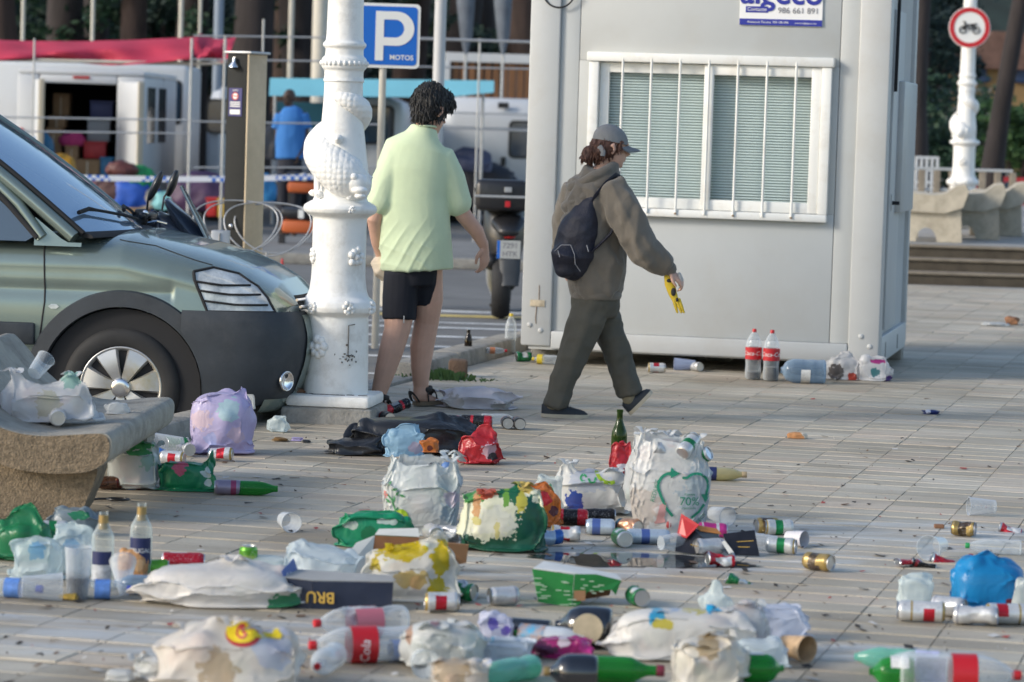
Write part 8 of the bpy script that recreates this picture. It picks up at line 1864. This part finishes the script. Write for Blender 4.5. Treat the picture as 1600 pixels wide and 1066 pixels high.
# ================================================================== CANS
def CN(*a, **k): return can(*a, **k)
for a in (
    ('crushed teal can against the kerb left of the lamp base', 458, 656, -60, 'teal', .115, .036, .5, 0, 40), ('white can with red label standing out before the lilac bag', 343, 722, 172, 'whitered', .115, .033, 0), ('white red can half under clear tub near the bench', 268, 728, 165, 'whitered', .115, .033, .1), ('crushed green can behind the clear tub by the kerb', 276, 704, 30, 'green', .115, .033, .4), ('can with open lid facing out beside the lilac bag', 294, 714, -80, 'silver', .115, .033, 0), ('crushed blue and white can beside the clear tub', 240, 722, 150, 'blue', .115, .033, .35),
    ('purple silver can lying next to green bottle neck', 355, 775, 185, 'purple', .115, .033, .05), ('red can inside the white green carrier bag', 200, 766, 5, 'red', .115, .033, 0), ('green and white can beside the near bench leg', 80, 842, 185, 'silvergreen', .115, .033, 0), ('lime green can beside the orange snack cone', 240, 905, 5, 'lime', .10, .033, 0), ('red and white can lying behind the long white bag', 284, 894, 5, 'red', .15, .033, 0), ('upright lime green can behind the long white bag', 386, 899, 90, 'lime', .10, .033, 0, 0, 0, True),
    ('silver can with open lid in front of the grey carrier bag', 676, 848, -75, 'silver', .115, .033, .1), ('crushed silver can right beside the open lidded one', 700, 846, -20, 'silver', .115, .033, .5), ('black and red can on paving behind the black rubbish bag', 708, 668, 5, 'blackred', .168, .033, 0), ('black and red can with shiny base beside the clear bottle', 744, 669, 175, 'blackred', .168, .033, 0), ('dark can with white lid beside another, left one', 792, 671, -85, 'black', .115, .033, 0), ('dark can with white lid beside another, right one', 810, 672, -82, 'black', .115, .033, .05), ('red and black can leaning beside the sandal', 620, 652, 35, 'blackred', .168, .033, 0, 0, 14), ('can with open lid under the leaning red black can', 604, 663, -70, 'black', .115, .033, .1),
    ('black and red can before the white lettered bag', 886, 822, 178, 'blackred', .168, .033, 0), ('dark red can beside the black and red one', 932, 820, 5, 'black', .168, .033, 0), ('white can with red stripe lying before the black red can', 884, 848, 5, 'whitered', .115, .033, 0), ('crushed blue can against the green bag base', 858, 855, 200, 'blue', .10, .033, .3), ('silver blue can lying left of the orange can', 938, 838, 178, 'paleblue', .115, .033, .05), ('orange brown can with dark end beside the puddle', 984, 840, -50, 'orange', .115, .036, 0), ('green can whose green lid faces out over the puddle', 972, 856, -78, 'green', .115, .034, 0), ('tall pale blue can lying in front of the recycling bag', 1012, 852, 5, 'paleblue', .168, .030, 0),
    ('bright pink can behind the torn black box', 1114, 842, 5, 'pink', .115, .031, 0), ('silver can with shiny base leaning on torn black box', 1108, 869, 205, 'silver', .115, .033, 0), ('crushed red and silver can before the torn black box', 1128, 888, 20, 'red', .115, .03, .7), ('silver green can standing out behind its twin', 1216, 838, 190, 'silvergreen', .115, .033, 0), ('gold can end behind the silver green cans', 1199, 836, 200, 'gold', .10, .033, .1), ('silver green can with shiny lid nearest the gold can', 1222, 868, -15, 'silvergreen', .115, .033, 0), ('dark gold can with open lid alone right of the torn box', 1280, 894, -40, 'gold', .115, .034, .12), ('gold silver can with shiny base beside the white cup', 1508, 840, -20, 'gold', .10, .033, 0),
    ('white can with red label in front of the clear yellow bag', 690, 959, 5, 'whitered', .115, .034, .15), ('can with shiny base propped on the white red can', 706, 938, 200, 'silver', .10, .033, .1), ('crushed green can beside the white red can', 724, 941, -30, 'green', .10, .033, .5), ('silver can alone left of the green carton tray', 786, 948, 200, 'silver', .10, .032, .1), ('green can with open lid right of the green carton tray', 996, 950, -72, 'green', .10, .034, .2), ('large white can with red label beside the blue bag', 1440, 974, 175, 'whitered', .16, .036, .12), ('shiny can bottom between the big white can and blue bag', 1484, 966, -30, 'silver', .115, .035, .1), ('dented silver can before the blue bag', 1528, 980, -15, 'silver', .15, .034, .3), ('white can with red label and gold end before the blue bag', 1574, 978, 5, 'whitered', .14, .035, .05),
    ('small white red can alone in front of the cabin base', 1026, 583, 5, 'whitered', .115, .033, 0), ('can with white end at the mouth of the blue cup', 1088, 581, -60, 'silver', .10, .033, 0), ('crushed green can at the left foot of cabin', 818, 566, 20, 'green', .11, .036, .3), ('silver can with open lid facing out on the near bench', 88, 666, -80, 'silver', .115, .034, .1, .355)):
    can(*a)
for (lab, u, v, yw, stl) in (('flattened red can scrap beside the clear bowl', 1422, 888, 20, 'red'), ('flattened dark can scrap beside the red one', 1446, 889, -10, 'black'), ('flattened red silver can under the clear bowl', 1478, 880, 5, 'red'), ('flat crushed can at the right edge beside gold can', 1582, 832, 8, 'red'), ('flattened green white can right of the green tray', 1158, 914, 5, 'green')):
    t = can(lab, u, v, yw, stl, .10, .034, .5); t.matrix_basis = Matrix.Translation((0, 0, .004)) @ Matrix.Diagonal((1, 1, .42, 1)) @ t.matrix_basis
q = can('upright green can with white badge by the clear yellow bag', 672, 912, 0, 'green', .15, .033, 0, 0, 0, True)

# ================================================================== BOTTLES AND CUPS
COKE = mat('cola_label', (.48, .012, .02), .4); BLAB = mat('navy_label', (.012, .02, .09), .5); GREYL = mat('grey_label', (.45, .47, .50), .5, var=.3, vscale=60); BEIL = mat('beige_label', (.50, .42, .28), .6, var=.12, vscale=30); BLUL = mat('blue_label', (.10, .22, .55), .4, var=.3, vscale=40); VIOL = mat('violet_label', (.46, .48, .66), .4, var=.35, vscale=50); WLAB = mat('white_label', (.68, .68, .66), .5, var=.2, vscale=70)
bottle('clear spirit bottle with patterned label in the near corner heap', 157, 922, 'spirit', CLRG, None, None, [(BLAB, .085, .13, 110), (GREYL, .03, .084, 110)], 1.0, neck=GOLC); bottle('clear spirit bottle with navy label behind the orange snack cone', 217, 906, 'spirit', CLRG, None, None, [(BLAB, .055, .145, 130)], 1.0, neck=GOLC, text='BRUGAL', tcol=SIGNW, ttext=.24)
bottle('green wine bottle standing behind the red snack packet', 966, 742, 'wine', GRG, None, None, None, 1.0); bottle('large cola bottle with red label leaning on cabin, left one', 1177, 594, 'cola2', CLR, None, REDC, COKE, .98, fill=(COLA, .06), text='Coca-Cola'); bottle('large cola bottle with red label leaning on cabin, right one', 1205, 596, 'cola2', CLR, None, REDC, COKE, .98, text='Coca-Cola', fill=(COLA, .09))
bottle('big bluish water jug lying under the cabin edge', 1254, 600, 'jug', BLUEP, 178, None, [(WLAB, .12, .19, 120)], .86, roll=R(40)); bottle('small bottle of pale drink lying right of the recycling bag', 1133, 752, 'beer', clear('pale_drink', (.75, .70, .42), .35, .08, (.55, .52, .33)), 0, mat('cork', (.40, .30, .18), .8), [(BLAB, .02, .06, 360)], 1.0); bottle('dark glass bottle standing on the parking kerb', 731, 556, 'beer', BRNG, None, BRNG, None, .88, z=.04); bottle('clear bottle with yellow cap at the cabin corner', 797, 552, 'water15', CLR, None, YELC, None, .92, z=0)
bottle('clear bottle with yellow label left of the person in cap', 856, 570, 'water15', CLR, 165, YELC, [(YELC, .20, .25, 360)], .75, crush=.3); bottle('jar with orange label on the kerb beside clear bottle', 776, 553, 'beer', CLR, 10, REDC, [(mat('orange_label', (.50, .18, .08), .5), .03, .08, 360)], .7, z=.05)
bottle('green glass bottle neck pointing right beside purple can', 398, 776, 'beer', GRP, 2, None, None, 1.05); bottle('cola bottle with red cap beside the bench bag', 170, 766, 'water', clear('cola_bottle_dark', (.5, .35, .28), .3, .1, (.1, .06, .05)), 200, REDC, None, .9); bottle('clear empty bottle lying behind the black red cans', 780, 664, 'water', CLR, 10, BLKG, None, .9)
bottle('cola bottle with red label lying in the foreground centre', 566, 1040, 'cola2', CLR, 196, REDC, COKE, 1.0, text='Coca-Cola', roll=R(25)); bottle('crushed cola bottle with pinkish label behind the other one', 560, 1000, 'cola2', CLR, 205, REDC, [(mat('faded_red_label', (.55, .16, .20), .4), .10, .2, 300)], .92, crush=.4); bottle('clear bottle with red cap pointing at the viewer in foreground', 508, 1056, 'cola2', CLR, -100, REDC, None, .72); bottle('small water bottle with blue label behind the cola bottle', 622, 1036, 'water', CLR, 20, BLUC, BLUL, 1.0, crush=.2)
bottle('cola bottle with red label at the lower right edge', 1505, 1088, 'cola2', CLR, 0, REDC, [(COKE, .14, .21, 360), (VIOL, .05, .135, 200)], 1.05, text='Coca-Cola', roll=R(30)); bottle('teal plastic bottle in the lower right corner litter', 1392, 1050, 'water15', TEALP, 170, None, None, .8, crush=.25); bottle('green glass bottle lying at the lower right edge', 1392, 1080, 'round', GRP, 178, None, [(WLAB, .03, .11, 90)], .66, roll=R(160)); bottle('clear bottle behind the lower right cola bottle', 1450, 1066, 'water15', CLR, 172, None, VIOL, 1.0, crush=.3)
bottle('round black bottle with beige label in the foreground litter', 908, 1016, 'round', BLKG, 172, None, None, .9); 
t = bpy.data.objects[[q.name for q in bpy.data.objects if q.get('label') == 'round black bottle with beige label in the foreground litter'][0]]; 
Mb = t.matrix_basis.inverted() @ Matrix.Translation(V((t.matrix_basis.translation.x - .11 + .03, G(908, 1016).y - .014, .07))); MB().prism([(.046 * math.cos(2 * math.pi * k / 28), .046 * math.sin(2 * math.pi * k / 28)) for k in range(28)], .0, .006, 'y', M=Mb).build('label_disc', BEIL, t)
bottle('dark bottle with gold cap at the lower edge centre', 890, 1084, 'round', BLKG, 180, GOLC, [(mat('bronze_label', (.30, .17, .10), .4), .04, .10, 80)], .74, roll=R(0)); bottle('green glass bottle with maroon cap at the lower edge', 966, 1072, 'spirit', GRP, 2, MARC, [(mat('deep_green_label', (.01, .12, .03), .4), .03, .09, 120)], 1.05); bottle('green glass bottle lying below the dusty film lump', 1196, 1072, 'round', GRP, 10, None, [(WLAB, .03, .10, 60)], .62, roll=R(170))
bottle('short dark tin lying beside the violet film in foreground', 806, 1002, 'beer', BLKG, 165, None, None, 1.15); bottle('clear teal tinted cup shaped bottle at the lower edge', 788, 1072, 'water15', TEALP, -130, None, None, .85, crush=.2); bottle('pale tube with blue and orange label in foreground litter', 868, 1016, 'water', clear('pale_tube', (.8, .85, .9), .7, .3, (.58, .64, .70)), -20, None, [(mat('cyan_label', (.03, .32, .55), .4, color2=(.50, .25, .12), vscale=25), .0, .08, 360)], 1.05); bottle('green can like bottle beside the pale tube', 838, 1004, 'beer', GRP, 190, None, None, .8)
bottle('water bottle with blue cap lying before the spirit bottle', 158, 938, 'water', CLR, 4, BLUC, BLUL, 1.0); bottle('water bottle with blue cap at the left edge of photo', 18, 936, 'water', CLR, -8, BLUC, BLUL, 1.0); bottle('bluish bottle base beside the long white bag', 220, 932, 'water', BLUEP, 170, None, None, 1.05); bottle('clear plastic bottle with green cap at the right edge', 1552, 868, 'water15', CLR, 178, GRNC, None, .72, crush=.25)
cup('clear cup lying mouth up the paving left of the green pack', 448, 832, .028, .040, .11, -70); cup('large clear cup with wide mouth beside the red can scraps', 1462, 876, .032, .048, .12, -120, CLR); cup('white translucent cup lying alone at the right', 1536, 808, .028, .040, .115, 186, FROST); cup('clear cup standing askew on the near bench bag', 60, 588, .030, .040, .10, 60, CLR, z=.50, pitch=50); cup('clear cup behind the recycling bag base', 1126, 822, .028, .040, .11, -60); cup('clear crushed cup in the puddle before the recycling bag', 1052, 866, .028, .040, .11, 30, CLR, crush=.3)
cup('bluish cup lying in front of the cabin base', 1070, 580, .030, .042, .14, 180, clear('blue_cup', (.6, .68, .85), .55, .3, (.40, .46, .62))); cup('tall cup with dark drink standing in the near corner', 118, 938, .034, .044, .17, None, FROST, fill=(mat('dark_drink', (.025, .006, .006), .2), .42)); cup('frosted cup lying in the near corner heap', 62, 942, .034, .046, .13, 10, FROST); cup('clear tub lying on the white red can near bench', 262, 712, .036, .05, .13, 170, CLR); cup('paper cone cup leaning between the spirit bottles', 190, 930, .012, .045, .17, 100, FROST, pitch=50)
cup('small white cup beside the silver green cans', 1244, 856, .024, .033, .08, -40, mat('white_cup', (.62, .60, .62), .5)); cup('orange stained cup at the end of the film balls', 1244, 1036, .030, .042, .10, -50, mat('orange_cup', (.56, .38, .22), .6, var=.3, vscale=18)); cup('clear cup bottom beside the dirty white foreground bag', 660, 1060, .030, .042, .10, -80, CLR); cup('pale cup end between silver green can and torn box', 1196, 862, .024, .034, .09, 180, FROST)
film_bag('orange snack cone wrapper leaning on the navy label bottle', 206, 906, 50, 48, 131, bag_mat('snack_orange', (.52, .27, .11), rough=.45, transl=.05, spots=[((.02, 0, .05), .02, (.60, .38, .20)), ((-.03, 0, .08), .018, (.60, .36, .18)), ((-.02, 0, .02), .014, (.62, .42, .26))]), cat='wrapper', name='snack_wrapper', depth=.6, k=.6, sub=5)
film_bag('small heap of yellow crumbs before the cup of dark drink', 108, 938, 26, 10, 133, mat('crumb_yellow', (.50, .32, .06), .8, var=.3, vscale=40), cat='crumbs', name='food_scrap', depth=.7, k=2.0, sub=4)
film_bag('bitten bread roll lying on the open paving', 1246, 686, 30, 11, 135, bag_mat('bread', (.50, .24, .10), rough=.8, transl=.0, spots=[((.06, 0, .02), (.04, 9, .03), (.66, .56, .44))]), cat='bread', name='bread_roll', depth=.6, k=.6, sub=4); film_bag('brown paper wrapper on the paving right of cabin', 1582, 508, 20, 14, 137, mat('brown_paper', (.26, .13, .07), .85), cat='paper', name='paper_wrapper', depth=.8, k=1.6, sub=4); film_bag('white paper sheet beside the brown wrapper', 1556, 510, 40, 6, 139, BW('white_film'), cat='paper', name='paper_wrapper', depth=.8, k=1.5, sub=4)
film_bag('small dark blue wrapper alone on the right paving', 1455, 648, 24, 8, 141, bag_mat('navy_wrap', (.02, .03, .14), rough=.3, transl=.05, spots=[((-.02, 0, .02), .014, (.5, .52, .6))]), cat='wrapper', name='snack_wrapper', depth=.7, k=1.5, sub=4); film_bag('flattened cigarette packet on the paving before the black bag', 464, 690, 18, 7, 143, bag_mat('cig_packet', (.40, .34, .55), transl=.0), cat='packet', name='cigarette_packet', depth=.7, k=.6, box=.4, sub=4); film_bag('crushed dry leaves beside the cigarette packet', 438, 690, 22, 6, 145, mat('dry_leaf', (.16, .09, .03), .9), cat='leaves', name='dry_leaf', depth=.7, k=2, sub=3)
film_bag('black plug of cable end beside the cigarette packet', 478, 692, 14, 5, 147, BLK, cat='scrap', name='cable_scrap', depth=.6, k=.5, sub=3); p = G(172, 784); tag(MB().tube([(-.05 + .03 * q + .0, .02 * math.sin(q * 2.2), .008) for q in np.linspace(-1, 0, 6)] + [(.03 + .045 * math.cos(a), .03 * math.sin(a), .009) for a in np.linspace(3.1, -2.9, 20)], .005, 6).build('shoe_lace', BLK, None, smooth=60, loc=(p.x, p.y + .02, 0)), 'black cord loop lying beside the near bench', 'cord')
tag(MB().cbox((-.02, 0, 0), (.02, .03, .016), .003).build('cardboard_scrap', mat('brown_paper', (.26, .13, .07), .85), None, loc=G(1468, 826)), 'small brown cube shaped scrap near the gold can', 'scrap')
# weeds at the broken kerb
rg = random.Random(3); p = G(690, 594); wd = thing('weed_patch', 'green weeds growing at the broken kerb end', 'weeds', p); mb = MB()
for k in range(260):
    x, y = rg.gauss(0, .13), rg.gauss(.05, .05); h = rg.uniform(.02, .07) * (1 - min(1, abs(x) / .4)); a = rg.uniform(0, 6.28); d = V((math.cos(a), math.sin(a), 0)) * .02
    mb.add([(x - .006, y, 0), (x + .006, y, 0), (x + d.x + .005, y + d.y, h), (x + d.x - .005, y + d.y, h * 1.1)], [(0, 1, 2, 3)])
mb.build('leaves', mat('weed_green', (.05, .11, .03), .7, transl=.2), wd)
p = G(715, 590); tag(MB().cbox((-.06, 0, -.02), (.06, .14, .11), .02).build('broken_stone', mat('brown_stone', (.16, .10, .065), .9, var=.3, vscale=12, bump=.8), None, smooth=40, loc=p), 'brown broken kerb block among the weeds', 'stone')
# specks: stubs, crumbs, leaves and bits too small to count
rg = random.Random(31); mb = MB()
for k in range(950):
    u, v = rg.uniform(-40, 1640), rg.uniform(560, 1075) if rg.random() < .4 else rg.uniform(680, 1075)
    p = G(u, v); a_, b_ = to_ab(p)
    if a_ < .1: continue
    s_ = rg.choice((.004, .006, .009, .014, .02)) * rg.uniform(.6, 1.2); an = rg.uniform(0, 3.14); d = V((math.cos(an), math.sin(an), 0)) * s_; e = V((-d.y, d.x, 0)) * rg.uniform(.25, .8); z = .003
    c = V((p.x, p.y, z)); mb.add([c - d - e, c + d - e + V((0, 0, rg.uniform(0, .006))), c + d + e + V((0, 0, rg.uniform(.002, .008))), c - d + e + V((0, 0, rg.uniform(0, .005)))], [(0, 1, 2, 3)], rg.choice((0, 0, 0, 0, 1, 1, 2, 3)))
o = mb.build('litter_specks', [mat('speck_dark', (.03, .024, .02), .9), mat('speck_brown', (.12, .07, .04), .9), mat('speck_pale', (.55, .53, .5), .8), mat('speck_red', (.35, .06, .05), .7)]); tag(o, 'tiny stubs, crumbs and bits scattered over the paving', 'litter', None, 'stuff')
